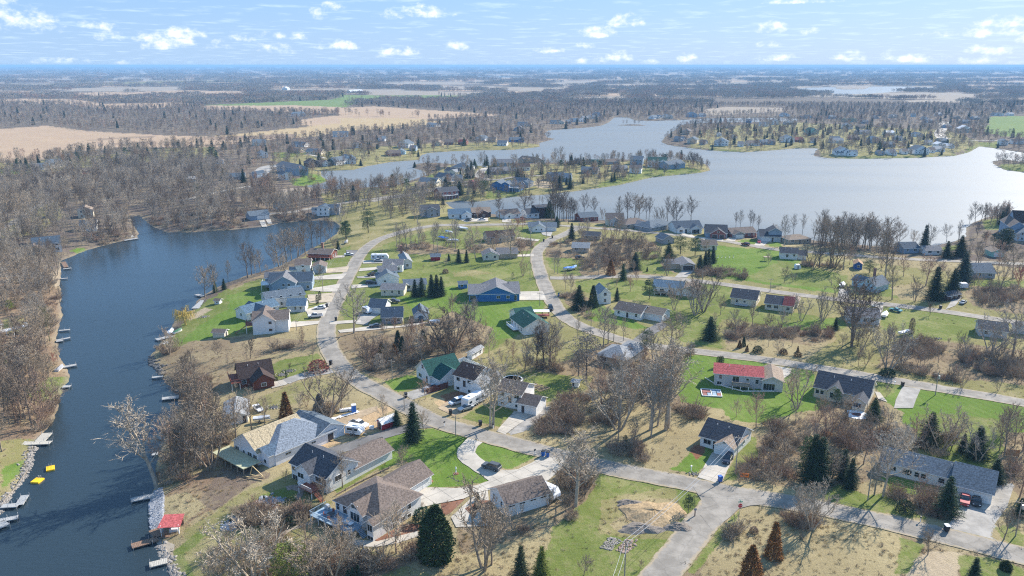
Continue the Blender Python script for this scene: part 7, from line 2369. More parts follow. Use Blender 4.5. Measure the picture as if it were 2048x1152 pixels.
# stop sign with street names, and the orange direction sign
o = thing('stop_sign', 'S6', 1030, 700, 'red STOP sign with green street name blades at the crossroads', 'stop sign', R(8))
MB().box(-.04, .04, -.03, .03, 0, 3.3).obj('post', METAL, o)
M = MB()
rr_ = .5
oct_ = [(math.cos(R(22.5 + 45 * i)) * rr_, -.05, 2.2 + math.sin(R(22.5 + 45 * i)) * rr_) for i in range(8)]
M.add(oct_ + [(p[0],-.03,p[2]) for p in oct_],[tuple(range(8)),tuple(reversed(range(8,16)))] + [(i,i + 8,(i + 1) % 8 + 8,(i + 1) % 8) for i in range(8)])
M.obj('sign_plate', mat('sign_red', (.6, .02, .03), .4, .03), o)


def text(body, size, m, parent, loc, rot=(math.pi / 2, 0, 0), name='lettering'):
 cu = bpy.data.curves.new(name, 'FONT')
 cu.body = body
 cu.size = size
 cu.extrude = .004
 cu.align_x = 'CENTER'
 cu.align_y = 'CENTER'
 t = bpy.data.objects.new(name, cu)
 C.objects.link(t)
 dg = bpy.context.evaluated_depsgraph_get()
 me = bpy.data.meshes.new_from_object(t.evaluated_get(dg))
 bpy.data.objects.remove(t)
 me.materials.append(m)
 q = link(bpy.data.objects.new(name, me), parent)
 q.location = loc
 q.rotation_euler = rot
 return q


text('STOP', .34, PLAST['white'], o, (0, -.056, 2.2))
MB().box(-.5, .5, -.02, .02, 3.0, 3.2).obj('street_name_blade', mat('sign_green', (.02, .3, .22), .4, .03), o)
MB().box(-.02, .02, -.5, .5, 3.22, 3.42).obj('street_name_blade', MATS['sign_green'], o)
o = thing('arrow_sign', 'S6', 1064, 455, 'orange warning sign with a black double arrow at the T-junction', 'road sign', R(-14))
MB().box(-.62, -.56, -.03, .03, 0, 2.2).obj('post', METAL, o)
MB().box(.56, .62, -.03, .03, 0, 2.2).obj('post', METAL, o)
MB().box(-.95, .95, -.07, -.04, 1.2, 2.2).obj('sign_plate', PLAST['orange'], o)
M = MB()
M.box(-.45, .45, -.082, -.072, 1.64, 1.76)
for s in (-1, 1):
 M.add([(s * .8, -.082, 1.7), (s * .4, -.082, 1.95), (s * .4, -.082, 1.45)], [(0, 1, 2)])
M.obj('arrow', PLAST['black'], o)
o = thing('sign_post', 'S6', 700, 712, 'dark wooden marker post near the small pine on the corner lot', 'post')
MB().box(-.1, .1, -.1, .1, 0, 2.0).obj('post', DOCKB, o)
MB().box(-.3, .3, -.13, -.1, 1.5, 2.0).obj('sign_plate', PLAST['grey'], o)

# construction yard
o = thing('portable_toilet', 'S1', 1612, 755, 'bright blue portable toilet at the end of the construction track', 'portable toilet', R(20))
MB().box(-.6, .6, -.6, .6, 0, 2.1).obj('cabin', PLAST['tarp'], o)
MB().slab([(-.65, -.65, 2.3), (.65, -.65, 2.3), (.65, .65, 2.3), (-.65, .65, 2.3)], .2).obj('roof', PLAST['white'], o)
MB().box(-.4, .4, -.64, -.6, .1, 1.95).obj('door', PLAST['blue'], o)
MB().tube([(.45, .45, 2.3), (.45, .45, 2.7)], .06, 6).obj('vent_pipe', PLAST['grey'], o)
o = thing('telehandler', 'S1', 1250, 965, 'yellow-orange telehandler with black tyres on the construction dirt', 'telehandler', R(25), 0, 4)
hull(MB(), [(-2.4, .6), (-2.4, 1.5), (-1.6, 1.7), (1.9, 1.2), (2.3, .9), (2.3, .6)], .8).obj('body', PAINT['yellow'], o)
MB().box(-.5, .7, .1, .95, 1.2, 2.4).obj('cabin', GLASS, o)
MB().box(-.55, .75, .05, 1.0, 2.4, 2.5).obj('cabin_roof', PAINT['yellow'], o)
MB().tube([(-2.2, -.3, 1.9), (3.4, -.3, 1.5)], .2, 4).obj('boom', PAINT['yellow'], o)
M = MB().box(3.3, 3.45, -.9, .4, .7, 1.7)
M.box(3.45, 4.5, -.7, -.6, .7, .76).box(3.45, 4.5, .1, .2, .7, .76).obj('fork', PLAST['black'], o)
add_wheels(o, (-1.6, 1.6), .95, .62, .42)
o = thing('lumber_stack', 'S1', 1335, 975, 'stack of pale lumber boards in front of the telehandler', 'lumber', R(28), .12, 2)
LUM = mat('fresh_lumber', (.55, .42, .22), .8, .2, 3)
bdm = MB().box(-2.4, 2.4, -.14, .14, 0, .09).mesh('board', LUM)
for l in range(5):
 for k in range(5):
  q = link(bpy.data.objects.new('board', bdm), o)
  q.location = (rnd.uniform(-.15, .15), (k - 2) * .31, l * .1)
o = thing('lumber_stack', 'S1', 1465, 1030, 'long thin lumber pieces on the grass edge of the construction dirt', 'lumber', R(32), .1, 2)
for k in range(4):
 q = link(bpy.data.objects.new('board', bdm), o)
 q.location = (rnd.uniform(-.8, .8), (k - 1.5) * .35, 0)
 q.rotation_euler = (0, 0, rnd.uniform(-.08, .08))
o = thing('timber_frame', 'S2', 330, 595, 'angled timber brace lying in the mud below the unfinished deck', 'timber frame', R(-20), .1, 2)
for q in [((-2, 0, .2), (2, 0, .2)), ((-2, 0, .2), (-1.6, .6, 2.2)), ((-1.6, .6, 2.2), (1.4, .3, .3)), ((-2.6, -.9, .1), (2.4, -1.2, .1))]:
 MB().tube(q, .12, 4).obj('beam', LUM, o)
o = thing('plastic_sheeting', 'S1', 1420, 825, 'long strip of white plastic sheeting along the construction track', 'plastic sheet', R(38), .1, 2)
M = MB()
for i in range(14):
 M.slab([(i - 7,-.6 + rnd.uniform(-.2,.2),.1 + rnd.random() * .2),(i - 6,-.6 + rnd.uniform(-.2,.2),.1 + rnd.random() * .2),(i - 6,.6 + rnd.uniform(-.2,.2),.1 + rnd.random() * .2),(i - 7,.6,.1 + rnd.random() * .2)],.05)
M.obj('sheet', PLAST['white'], o)
o = thing('pallet_stack', 'S1', 1530, 745, 'pale green-white wrapped pallets beside the portable toilet', 'pallets', R(20), .1, 2)
for k in range(3):
 MB().box(-1.8 + k * 1.25, -.7 + k * 1.25, -.5, .5, 0, .7).obj('wrapped_pallet', PLAST['white'], o)
o = thing('generator', 'S1', 1800, 935, 'small white generator near the little red barn shed', 'generator', 0, .05, 1)
MB().box(-.6, .6, -.4, .4, .1, .9).obj('housing', PLAST['white'], o)
MB().box(-.65, .65, -.45, .45, 0, .12).obj('skid', PLAST['black'], o)
o = thing('rubble_heap', 'S1', 1190, 855, 'heap of grey stones and wrapped bundles behind the unfinished house', 'rubble heap', 0, .0, 2)
for k in range(9):
 me = rock(40 + k, .55)
 me.materials.append(STONEG if k % 2 else MATS['dark_stone'])
 q = link(bpy.data.objects.new('stone', me), o)
 q.location = (rnd.uniform(-2, 2), rnd.uniform(-1, 1), rnd.uniform(0, .4))


# fences
def fence(tg, pts, label, m, h=1.7, board=.0, nm='fence', open_=False):
 P = [G(tg, *p) for p in pts]
 a = P[0]
 o = empty(nm, (a.x, a.y, a.z))
 tag(o, label, 'fence')
 pm = MB().box(-.08, .08, -.08, .08, -.2, h + .1).mesh('post', m)
 for p, q in zip(P[:-1], P[1:]):
  d = q - p
  Ln = math.hypot(d.x, d.y)
  n = max(1, round(Ln / 2.4))
  an = math.atan2(d.y, d.x)
  s = Ln / n
  me = MB()
  if open_:
   for z in (.35, .75, 1.15):
    me.box(0, s, -.03, .03, z, z + .14)
  else:
   k = int(s / .3)
   for j in range(k):
    me.box(j * s / k + .012, (j + 1) * s / k - .012, -.025, .025, .08, h - .04 * (j % 2))
   me.box(0, s, -.05, .05, h * .8, h * .8 + .1).box(0, s, -.05, .05, .3, .4)
  me = me.mesh('fence_panel', m)
  for i in range(n + 1):
   pos = p + d * (i / n) - a
   z = hz(a.x + pos.x, a.y + pos.y) - a.z
   if i < n:
    e = link(bpy.data.objects.new('fence_panel', me), o)
    e.location = (pos.x, pos.y, z)
    e.rotation_euler = (0, 0, an)
   e = link(bpy.data.objects.new('post', pm), o)
   e.location = (pos.x, pos.y, z)
 return o


fence('R5', [(705, 500), (832, 455), (1040, 545)], 'white vinyl fence round the back lawn of the green-roofed gable house', TRIM, 1.5)
fence('R5', [(505, 745), (690, 690)], 'dark red-brown board fence beside the drive', mat('fence_red', (.17, .06, .045), .85, .3, 3), 1.9)
fence('S7', [(1283, 365), (1365, 372)], 'short orange-brown board fence at the right edge', mat('fence_orange', (.45, .22, .10), .85, .3, 3), 1.8)
fence('S2', [(1030, 760), (1200, 665), (1500, 520)], 'low brown retaining wall between the two big deck houses', WOODD, .5)
fence('R3', [(240, 560), (320, 610), (450, 650), (600, 690), (900, 690)], 'low white edging along the red-roofed house', TRIM, .25)
fence('S3', [(20, 740), (90, 660), (150, 570)], 'thin low edging rail along the west bank lawn', POLEM, .4)

# pool, garden beds, fire pits, trailers
o = thing('round_pool', 'R5', 1265, 645, 'round above-ground pool with pale ladder and dark cover', 'pool', 0, 0, 4)
MB().lathe([(3.0, 0), (3.0, 1.2), (2.85, 1.2), (2.85, 1.0)], 28).obj('pool_wall', PLAST['grey'], o)
MB().lathe([(3.08, 1.18), (3.08, 1.26), (2.75, 1.26), (2.75, 1.18)], 28).obj('rim', TRIM, o)
MB().lathe([(2.8, .9), (2.8, 1.02), (.1, 1.04)], 24).obj('cover', PLAST['black'], o)
M = MB()
for s in (-.3, .3):
 M.tube([(s, -3.6, 0), (s, -3.1, 1.7), (s, -2.6, 1.2)], .05, 5)
M.obj('ladder', TRIM, o)
for i, (x, y) in enumerate([(1440, 676), (1490, 690), (1537, 706)]):
 o = thing('raised_bed','R5',x,y,('left','middle','right')[i] + ' one of the three wooden raised garden beds on the back lawn','raised bed',R(38),0,2)
 o['group'] = 'raised garden beds on the back lawn'
 MB().box(-1.9,1.9,-.75,-.65,0,.4).box(-1.9,1.9,.65,.75,0,.4).box(-1.9,-1.8,-.65,.65,0,.4).box(1.8,1.9,-.65,.65,0,.4).obj('frame',LUM,o)
 MB().box(-1.8, 1.8, -.65, .65, 0, .3).obj('soil', mat('garden_soil', (.12, .085, .055), .98, .3, 3), o)
o = thing('garden_plot', 'R3', 300, 703, 'framed square garden plot with red and slate beds on the shaded lawn', 'garden plot', R(-8), .02, 3)
MB().box(-2.9,2.9,-2.6,-2.4,0,.3).box(-2.9,2.9,2.4,2.6,0,.3).box(-2.9,-2.7,-2.4,2.4,0,.3).box(2.7,2.9,-2.4,2.4,0,.3).box(-.1,.1,-2.4,2.4,0,.3).obj('frame',TRIM,o)
for (x0,x1,y0,y1,m_) in [(-2.5,-1.4,-2.2,-.2,'brick'),(-1.2,-.2,-2.2,-.2,'slate'),(-2.5,-.3,.1,2.2,'brick'),(.3,1.4,-2.2,-.1,'slate'),(1.6,2.6,-2.2,-.1,'brick'),(.3,1.4,.1,2.2,'slate'),(1.6,2.6,.2,2.2,'slate')]:
 MB().box(x0, x1, y0, y1, 0, .2).obj('bed', WL[m_], o)
for a in [('S4',1907,632,'square white fire pit on the lawn below the big white deck house'),('S7',305,97,'round white gravel fire pit circle behind the twin-gable charcoal house'),('S1',855,365,'oval stone planting ring, left of the log house lawn pair'),('S1',935,325,'oval stone planting ring, right of the log house lawn pair'),
          ('S1',775,705,'dark ring of stones on the dry grass behind the pale cottage'),('Z1',330,930,'round heap of stones and brush on the lake lawn'),('R2',925,510,'fallen white frame and debris on the back lawn'),('R4',400,822,'grey fire pit on the shaded back lawn'),('S6',695,400,'little stone planter at the lawn corner')]:
 nm_,ct_ = next(((n_,c_) for k_,n_,c_ in (('planting','planting_ring','planting ring'),('heap','brush_heap','brush heap'),('debris','debris_heap','debris'),('planter','stone_planter','planter'),('dark ring','stone_ring','stone ring')) if k_ in a[3]),('fire_pit','fire pit'))
 o = thing(nm_, *a, ct_, 0, .03, 2)
 big = 3.2 if 'circle' in a[3] else (2.0 if 'ring' in a[3] or 'heap' in a[3] else 1.1)
 if big > 3:
  MB().lathe([(3.1, 0), (3.1, .08), (.1, .1)], 24).obj('gravel_pad', PLAST['white'], o)
 n = int(big * 7)
 me = rock(9, .26)
 me.materials.append(STONE if big < 3 else WL['brick'])
 for k in range(n):
  q = link(bpy.data.objects.new('stone', me), o)
  rr2 = big if big < 3 else 1.1
  q.location = (math.cos(6.283 * k / n) * rr2, math.sin(6.283 * k / n) * rr2 * .7, .15)
 MB().lathe([(big * .6 if big < 3 else 1.0, .02), (big * .5 if big < 3 else .9, .14), (.1, .16)], 12).obj('ash_bed', MATS['dark_stone'], o)
o = thing('awning_patio', 'R3', 870, 660, 'pale blue patio awning on posts at the right end of the red-roofed house', 'awning', R(-14), 0, 2)
MB().slab([(-2.2, -1.2, 2.4), (2.4, -1.2, 2.4), (2.2, 1.6, 3.1), (-2.0, 1.6, 3.1)], .1).obj('canopy', PLAST['white'], o)
for x in (-2.0, 2.2):
 MB().box(x - .06, x + .06, -1.1, -.98, 0, 2.4).obj('post', TRIM, o)
MB().box(-1.2, 1.2, -.4, .4, .7, .78).obj('table', DTRIM, o)
o = thing('freight_trailer', 'Z3', 180, 1030, 'long dark red open trailer with white roof by the loop road', 'trailer', R(2), 0, 4)
MB().slab([(-4, -1.3, 2.6), (4, -1.3, 2.6), (4, 1.3, 2.7), (-4, 1.3, 2.7)], .15).obj('roof', PLAST['white'], o)
MB().box(-4, 4, -1.2, 1.2, .7, 1.1).obj('bed', WL['brick'], o)
for x in (-3.8, -1.3, 1.3, 3.8):
 for y in (-1.1, 1.1):
  MB().box(x - .08, x + .08, y - .08, y + .08, 1.1, 2.5).obj('post', WL['brick'], o)
add_wheels(o, (-1, 1), 1.1)
o = thing('pergola', 'Z4', 735, 390, 'low grey wooden bench-frame beside a small bare tree on the green field', 'pergola', 0, 0, 2)
MB().slab([(-1.6, -1.2, 2.0), (1.6, -1.2, 2.0), (1.6, 1.2, 2.0), (-1.6, 1.2, 2.0)], .15).obj('roof', WOODD, o)
for x in (-1.5, 1.5):
 for y in (-1.1, 1.1):
  MB().box(x - .08, x + .08, y - .08, y + .08, 0, 1.9).obj('post', WOODD, o)
o = thing('tank_hut', 'Z4', 1030, 465, 'white rounded tank hut at the field edge', 'tank hut', 0, 0, 2)
hull(MB(), [(-1.3, 0), (-1.3, 1.4), (-.8, 2.0), (.8, 2.0), (1.3, 1.4), (1.3, 0)], 1.1).obj('shell', PLAST['white'], o)
MB().box(-.4, .4, -1.13, -1.1, 0, 1.5).obj('door', PLAST['grey'], o)
o = thing('boat_lift_frames', 'Z4', 320, 365, 'row of pale boat lift frames lying on the green field', 'boat lift frames', 0, 0, 3)
for k in range(6):
 MB().tube([(-5 + k * 1.9, -1, .3), (-4 + k * 1.9, 1.4, .3), (-4.2 + k * 1.9, 1.4, 1.3)], .1, 4).obj('frame', METAL, o)
o = thing('utility_trailer', 'R1', 1140 + 35, 925, 'white rounded utility trailer by the dark cabin', 'trailer', 0, 0, 2)
hull(MB(), [(-2, .5), (-2, 2.2), (-1.5, 2.5), (1.5, 2.5), (2, 2.0), (2, .5)], 1.1).obj('body', PLAST['white'], o)
add_wheels(o, (0,), 1.0)
o = thing('patio_set', 'S2', 1110, 905, '', 'x') if False else None

# furniture on the blue-grey deck of the big house
hr = HOUSES[0][0]
def on_deck(u, v, nm, label, cat):
 w = hr.matrix_world
 c, s = math.cos(hr.rotation_euler.z), math.sin(hr.rotation_euler.z)
 o = empty(nm, (hr.location.x + u * c - v * s, hr.location.y + u * s + v * c, hr.location.z + 2.7), hr.rotation_euler.z)
 return tag(o, label, cat)
o = on_deck(1.2, -2.4, 'patio_table', 'round dark patio table on the blue-grey deck', 'patio table')
MB().lathe([(.85, .7), (.85, .76), (.05, .77)], 14).obj('table_top', DTRIM, o)
MB().tube([(0, 0, 0), (0, 0, .7)], .07, 6).obj('pedestal', DTRIM, o)
for k in range(4):
 q = on_deck(1.2 + 1.35 * math.cos(k * 1.57 + .5),-2.4 + 1.35 * math.sin(k * 1.57 + .5),'patio_chair',['right-hand','rear','left-hand','front'][k] + ' patio chair of the four round the dark table','patio chair')
 q.rotation_euler.z += k * 1.57 + .5
 q['group'] = 'patio chairs round the dark table'
 MB().box(-.25, .25, -.25, .25, .38, .44).obj('seat', WL['brick'], q)
 MB().box(.2, .27, -.25, .25, .44, 1.0).obj('backrest', WL['brick'], q)
 for sx in (-.22, .22):
  for sy in (-.22, .22):
   MB().box(sx - .02, sx + .02, sy - .02, sy + .02, 0, .38).obj('leg', DTRIM, q)
o = on_deck(6.6, -2.6, 'patio_table', 'long pale rectangular table on the blue-grey deck near the stairs', 'patio table')
MB().box(-1.2, 1.2, -.6, .6, .7, .75).obj('table_top', PLAST['white'], o)
for sx in (-1.1, 1.1):
 for sy in (-.5, .5):
  MB().box(sx - .03, sx + .03, sy - .03, sy + .03, 0, .7).obj('leg', METAL, o)
o = on_deck(-1.6, -.9, 'grill', 'grey covered grill at the left corner of the blue-grey deck', 'grill')
MB().box(-.6, .6, -.35, .35, .1, .9).obj('cabinet', METAL, o)
hull(MB(), [(-.55, .9), (-.5, 1.15), (0, 1.28), (.5, 1.15), (.55, .9)], .32).obj('lid', METAL, o)
# the black lamp post and little lawn ornaments
for a in [('S5',600,345,'young sapling stake in a mulch ring on the big front lawn',1.9),('S5',398,405,'small pale lawn statue on the big front lawn',.9)]:
 o = thing('garden_ornament', a[0], a[1], a[2], a[3], 'garden ornament')
 MB().lathe([(.7, 0), (.6, .12), (.05, .14)], 12).obj('base', MULCH, o)
 MB().lathe([(.1, .1), (.16, .3 * a[4]), (.07, .5 * a[4]), (.2, .75 * a[4]), (.05, a[4])], 8).obj('figure', PLAST['white'], o)
o = thing('straw_mound', 'S6', 400, 700, 'broad mound of straw and grey gravel on the corner lot', 'straw mound', 0, 0, 2)
for (cx_,cy3,ra,rb,hh,mm,nme) in [(0,0,7.5,6.5,1.3,mat('straw',(.36,.265,.155),.98,.35,2.2,.1,bump=.8),'straw_heap'),(-3.5,-5.5,5.5,2.6,1.0,mat('gravel_heap',(.22,.19,.16),.98,.4,5,.1,bump=.8),'gravel_heap'),(4,-5,4,2.2,.9,MATS['gravel_heap'],'gravel_heap'),(-4.5,4.5,3.6,2.0,.7,MATS['gravel_heap'],'gravel_heap')]:
 M = MB()
 nn = 34
 vs, fs = [], []
 for i in range(9):
  for j in range(nn):
   t = 6.283 * j / nn
   q = i / 8
   wv = 1 + .14 * math.sin(3 * t + cx_) + .08 * math.sin(7 * t + 2)
   z = hh * (1 - q * q) ** 1.2 + .1 * math.sin(q * 9 + t * 3) * (1 - q) * hh + rnd.uniform(-.06, .06) - .1
   vs.append((cx_ + math.cos(t) * q * ra * wv, cy3 + math.sin(t) * q * rb * wv, z if i < 8 else -.5))
 for i in range(8):
  for j in range(nn):
   fs.append((i * nn + j, (i + 1) * nn + j, (i + 1) * nn + (j + 1) % nn, i * nn + (j + 1) % nn))
 M.add(vs, fs).obj(nme, mm, o)
stones('rubble_bed', [flat(*px('S6', *p), 2.7) for p in [(0, 965), (60, 885), (145, 892), (150, 930), (75, 985)]], 170, .1, .3, STONE, 'fill')
stones('rubble_bed',[flat(*px('S6',*p),2.7) for p in [(120,985),(190,900),(275,905),(265,950),(190,1010)]],170,.1,.3,mat('pink_stone',(.34,.25,.2),.95,.35,2.5,.2,rvar=.3),'fill')
# ------------------------------------------------------------------ the trees one can tell apart
TREES = []     # kind, crop, x, y base, y top, colour[, lean, width]


def T(tg, s):
 for line in s.strip().split('\n'):
  for it in line.split(';'):
   it = it.split()
   if len(it) >= 5:
    TREES.append((it[0],tg,float(it[1]),float(it[2]),float(it[3]),it[4],float(it[5]) if len(it) > 5 else 0,float(it[6]) if len(it) > 6 else 1))


T('Z1', '''oak 335 740 440 taupe;tall 440 700 385 taupe;tall 557 590 370 taupe;tall 745 555 215 dark;tall 785 530 240 dark;tall 820 545 330 grey;tall 870 515 260 taupe;oak 1045 450 140 taupe;oak 1115 370 60 taupe;tall 1165 385 100 taupe
tall 1000 500 290 taupe;tall 1235 340 60 taupe;tall 1300 330 20 taupe;tall 1365 262 0 dark;tall 1450 250 0 dark;tall 1540 192 0 dark;tall 1515 220 120 taupe;vase 1085 525 290 tan;small 925 495 420 tan;willow 150 1005 785 willow
small 1440 590 430 taupe;oak 1765 1085 620 grey;small 1290 560 450 tan;spruce 435 695 585 pine;spruce 520 668 560 spruce;column 1415 806 715 cedar;column 1440 770 680 cedar;pine 1690 210 0 pine;spruce 1615 285 195 spruce;tall 1255 345 150 taupe;tall 1225 365 110 taupe
tall 1275 300 120 dark;tall 1410 255 40 taupe;tall 1495 235 60 taupe''')
T('U1','pine 1240 1075 830 pine;pine 1010 1140 955 pine;tall 860 1100 900 taupe;tall 640 1120 880 taupe;tall 700 1140 960 taupe;oak 560 1130 980 grey;oak 420 1150 1010 grey;oak 300 1150 1060 grey;oak 1557 585 370 grey;oak 860 530 420 dark;tall 1090 650 520 taupe;oak 730 690 540 pale;willow 660 540 470 willow')
T('Z2', '''tall 545 262 20 grey;tall 575 262 70 grey;tall 640 262 0 grey;tall 682 255 70 grey;tall 757 252 10 grey;tall 782 252 60 grey;tall 900 292 60 grey;tall 935 315 10 grey;vase 1062 262 60 grey;tall 1110 275 0 grey;oak 1300 365 60 tan;oak 1640 372 20 tan
small 1760 390 190 rosy;small 400 330 270 tan;small 1500 240 90 rosy;small 1460 300 170 tan;vase 1240 300 120 dark;small 1018 440 350 tan;small 800 470 425 tan;bush 1012 510 470 brush;spruce 720 738 568 spruce;spruce 785 733 548 spruce;spruce 880 738 520 spruce;spruce 930 733 520 spruce;spruce 975 728 540 spruce
spruce 1140 408 275 spruce;spruce 1215 408 285 spruce;spruce 1045 392 320 spruce;small 525 1045 920 dark;small 400 1060 990 dark;pine 830 1130 1030 grey''')
T('R5', '''vase 700 395 -60 dark 0 1.35;vase 745 380 -20 taupe 0 1.1;oak 912 282 -90 grey 0 .8;oak 1055 415 135 tan;tall 460 458 150 grey;tall 1265 492 270 rosy;small 1370 542 310 tan;small 1430 562 390 rosy;tall 1478 500 120 dark;tall 1545 482 100 dark;oak 1600 500 60 grey;small 1660 405 230 tan
oak 1085 1035 420 pale;tall 1065 1030 440 pale;oak 490 790 590 rosy;small 215 170 60 rosy;tall 120 1045 740 tan;small 470 1075 870 tan;small 1310 500 400 tan;wide 235 1025 890 spruce;spruce 385 1160 815 spruce;juniper 215 430 300 rust;juniper 290 400 230 spruce;pine 90 560 380 grey;vase 140 470 280 taupe;vase 340 420 210 taupe
small 60 380 250 tan;juniper 470 300 170 spruce;juniper 250 350 180 spruce;juniper 100 400 280 pine;small 560 380 250 brush''')
T('R4', '''tall 800 352 -60 grey;tall 845 325 -40 grey;tall 900 302 40 grey;tall 992 298 70 grey;tall 550 272 60 grey;oak 1425 420 0 taupe;vase 945 1150 545 pale 0 1.2;tall 1250 1152 430 pale 0 1.2;tall 1400 1152 290 pale 0 1.3;tall 1425 1130 330 pale;tall 1320 1110 470 grey;oak 1330 640 380 grey 0 1.1
oak 780 565 395 dark;pine 640 658 225 grey;pine 560 632 380 grey;pine 1210 425 180 pine;tall 1190 900 700 grey;small 920 560 410 rosy;small 1060 480 330 rosy;tall 340 430 180 grey;small 1550 960 790 tan;small 560 860 760 brush;vase 1000 1000 620 grey;oak 1060 620 440 pale;oak 1180 560 400 pale
tall 160 545 220 dark;tall 230 560 200 dark;tall 285 550 120 taupe;tall 350 440 300 taupe;small 40 590 420 rosy;small 105 610 420 tan''')
T('Z3', '''oak 585 305 100 grey;tall 330 605 380 pale;tall 362 612 370 grey;tall 440 765 560 taupe;oak 490 790 590 taupe;oak 1100 395 190 dark;tall 750 640 440 grey;small 1115 700 570 rosy;small 1060 782 630 rosy;small 820 265 140 rosy;vase 900 300 60 taupe;tall 950 280 20 taupe;spruce 495 292 122 spruce;spruce 355 167 55 spruce
wide 1105 572 405 spruce;spruce 990 672 515 pine;pine 1240 858 665 pine 0 1.1;wide 565 952 722 spruce;juniper 700 932 722 cedar;spruce 930 872 742 spruce;wide 1425 480 310 pine;pine 1540 420 240 pine 0 1.3;pine 1680 440 260 pine 0 1.2;spruce 1725 582 430 spruce 0 1.3;spruce 1775 565 390 spruce;spruce 1805 540 370 spruce;spruce 1850 510 345 spruce
juniper 870 625 470 rust;juniper 1220 590 545 spruce;tall 1690 965 640 dark;vase 1760 975 590 dark;tall 1640 940 650 taupe;oak 1550 850 650 grey;vase 1480 960 700 taupe;small 600 590 430 tan;vase 760 560 400 dark;vase 850 520 330 dark;vase 920 500 300 taupe;vase 1000 540 320 taupe;vase 1050 450 260 taupe;vase 700 520 400 taupe
small 690 600 450 brush;small 810 600 430 brush;vase 1180 360 200 taupe;oak 1390 620 450 taupe;vase 1430 560 400 rosy;small 1780 420 260 tan''')
T('U3', '''tall 765 805 560 dark;tall 850 840 520 dark;oak 925 825 525 taupe;oak 975 815 530 taupe;tall 1055 815 575 dark;tall 1085 825 565 dark;tall 1290 835 560 dark;oak 1395 925 560 dark 0 .8;oak 1545 840 555 dark;tall 50 805 470 dark;tall 80 830 500 dark;tall 130 835 550 dark;tall 150 830 520 dark;tall 182 815 500 dark;tall 200 865 600 dark
tall 245 825 590 dark;tall 265 825 600 dark;tall 285 825 610 dark;oak 372 765 520 dark;oak 485 775 555 dark;vase 575 805 680 taupe;tall 20 820 520 dark;tall 105 820 560 dark;tall 225 820 580 dark;vase 1190 860 680 grey;vase 1240 850 700 grey;spruce 885 845 790 spruce;oak 745 850 640 taupe;tall 1350 830 640 dark
oak 125 215 0 grey;tall 60 210 20 grey;small 230 205 95 dark;oak 430 210 90 dark;oak 670 200 115 dark;pine 795 200 140 spruce;oak 1070 200 125 dark;oak 1340 190 95 dark;oak 1530 250 70 dark;oak 1565 240 75 dark;oak 1625 250 80 dark;oak 1660 258 150 dark;oak 1735 265 155 dark;tall 905 355 180 dark;oak 610 400 250 taupe;tall 330 470 280 dark
tall 410 460 330 taupe;tall 295 470 350 taupe;tall 210 430 260 taupe;oak 1390 285 170 dark;pine 440 330 250 spruce;oak 60 430 250 dark;vase 745 370 240 dark;vase 700 360 250 taupe;tall 450 410 300 taupe;tall 1295 300 180 taupe;pine 310 235 200 spruce;pine 590 230 155 spruce;oak 520 340 240 taupe''')
T('U2', '''spruce 785 360 140 spruce;wide 635 572 395 spruce;spruce 75 528 430 spruce;spruce 1095 218 115 spruce;wide 60 225 150 spruce;pine 950 570 375 pine 0 1.2;small 850 440 330 red;oak 690 170 40 rosy;oak 927 220 0 grey;oak 245 355 110 dark 0 1.2;oak 470 245 120 taupe;oak 1450 855 530 dark;tall 1145 895 540 dark;vase 1560 700 560 taupe;tall 1660 690 570 taupe
tall 1840 870 440 dark;tall 1800 840 560 dark;tall 1700 720 580 taupe;oak 1605 270 30 grey;small 870 880 700 rosy;wide 1880 960 840 spruce;juniper 1785 870 720 pine;oak 800 780 590 dark;oak 255 700 540 dark;oak 330 710 560 dark;vase 200 640 530 dark;oak 430 800 640 dark;small 1440 1010 830 red 0 1.2;small 1380 1000 850 red;oak 1290 1120 870 tan
oak 100 960 640 grey;oak 60 900 610 tan;oak 590 1120 860 grey;tall 350 1120 930 grey;tall 860 1120 950 tan;pine 820 620 480 spruce;tall 1550 460 330 taupe;oak 1780 440 300 taupe;oak 1870 460 290 taupe;small 1140 640 520 taupe;juniper 540 500 440 spruce;oak 40 760 620 taupe;vase 700 660 560 taupe''')
T('Z4', '''tall 120 872 600 grey;vase 50 912 610 grey 0 1.2;oak 292 912 700 taupe;tall 597 1030 780 taupe;oak 770 1070 880 dark;tall 965 957 800 taupe;vase 1070 972 710 grey;tall 1245 942 670 grey;vase 1275 962 660 grey;oak 1560 1160 630 dark 0 1.1;small 750 435 300 tan;oak 902 602 430 dark;vase 1175 480 200 dark;tall 1240 460 60 dark;tall 1340 460 20 taupe
vase 1385 460 100 taupe;tall 1470 475 60 taupe;oak 1530 430 240 rosy;tall 1872 565 90 dark;wide 190 1152 925 spruce;tall 905 245 -60 grey;tall 990 155 -60 grey;tall 1075 150 -60 grey;tall 480 90 -100 grey;tall 440 80 -80 dark;tall 575 80 -100 dark;tall 600 85 -70 dark;tall 655 110 -50 dark;tall 1180 240 -40 taupe;tall 1250 220 0 taupe;tall 1300 230 -20 taupe;tall 1350 240 0 taupe
tall 1410 250 -10 taupe;tall 1460 240 10 taupe;tall 1510 250 0 taupe;tall 1560 260 -20 taupe;tall 1600 250 0 taupe;oak 1650 270 -20 taupe;tall 1700 270 20 taupe;oak 1740 265 -10 taupe;tall 1790 290 20 taupe;pine 1720 510 380 pine 0 1.4;spruce 1395 1055 930 spruce;oak 1690 1160 960 tan 14;wide 1660 690 610 pine;tall 1270 250 -30 taupe;vase 1430 300 80 taupe''')
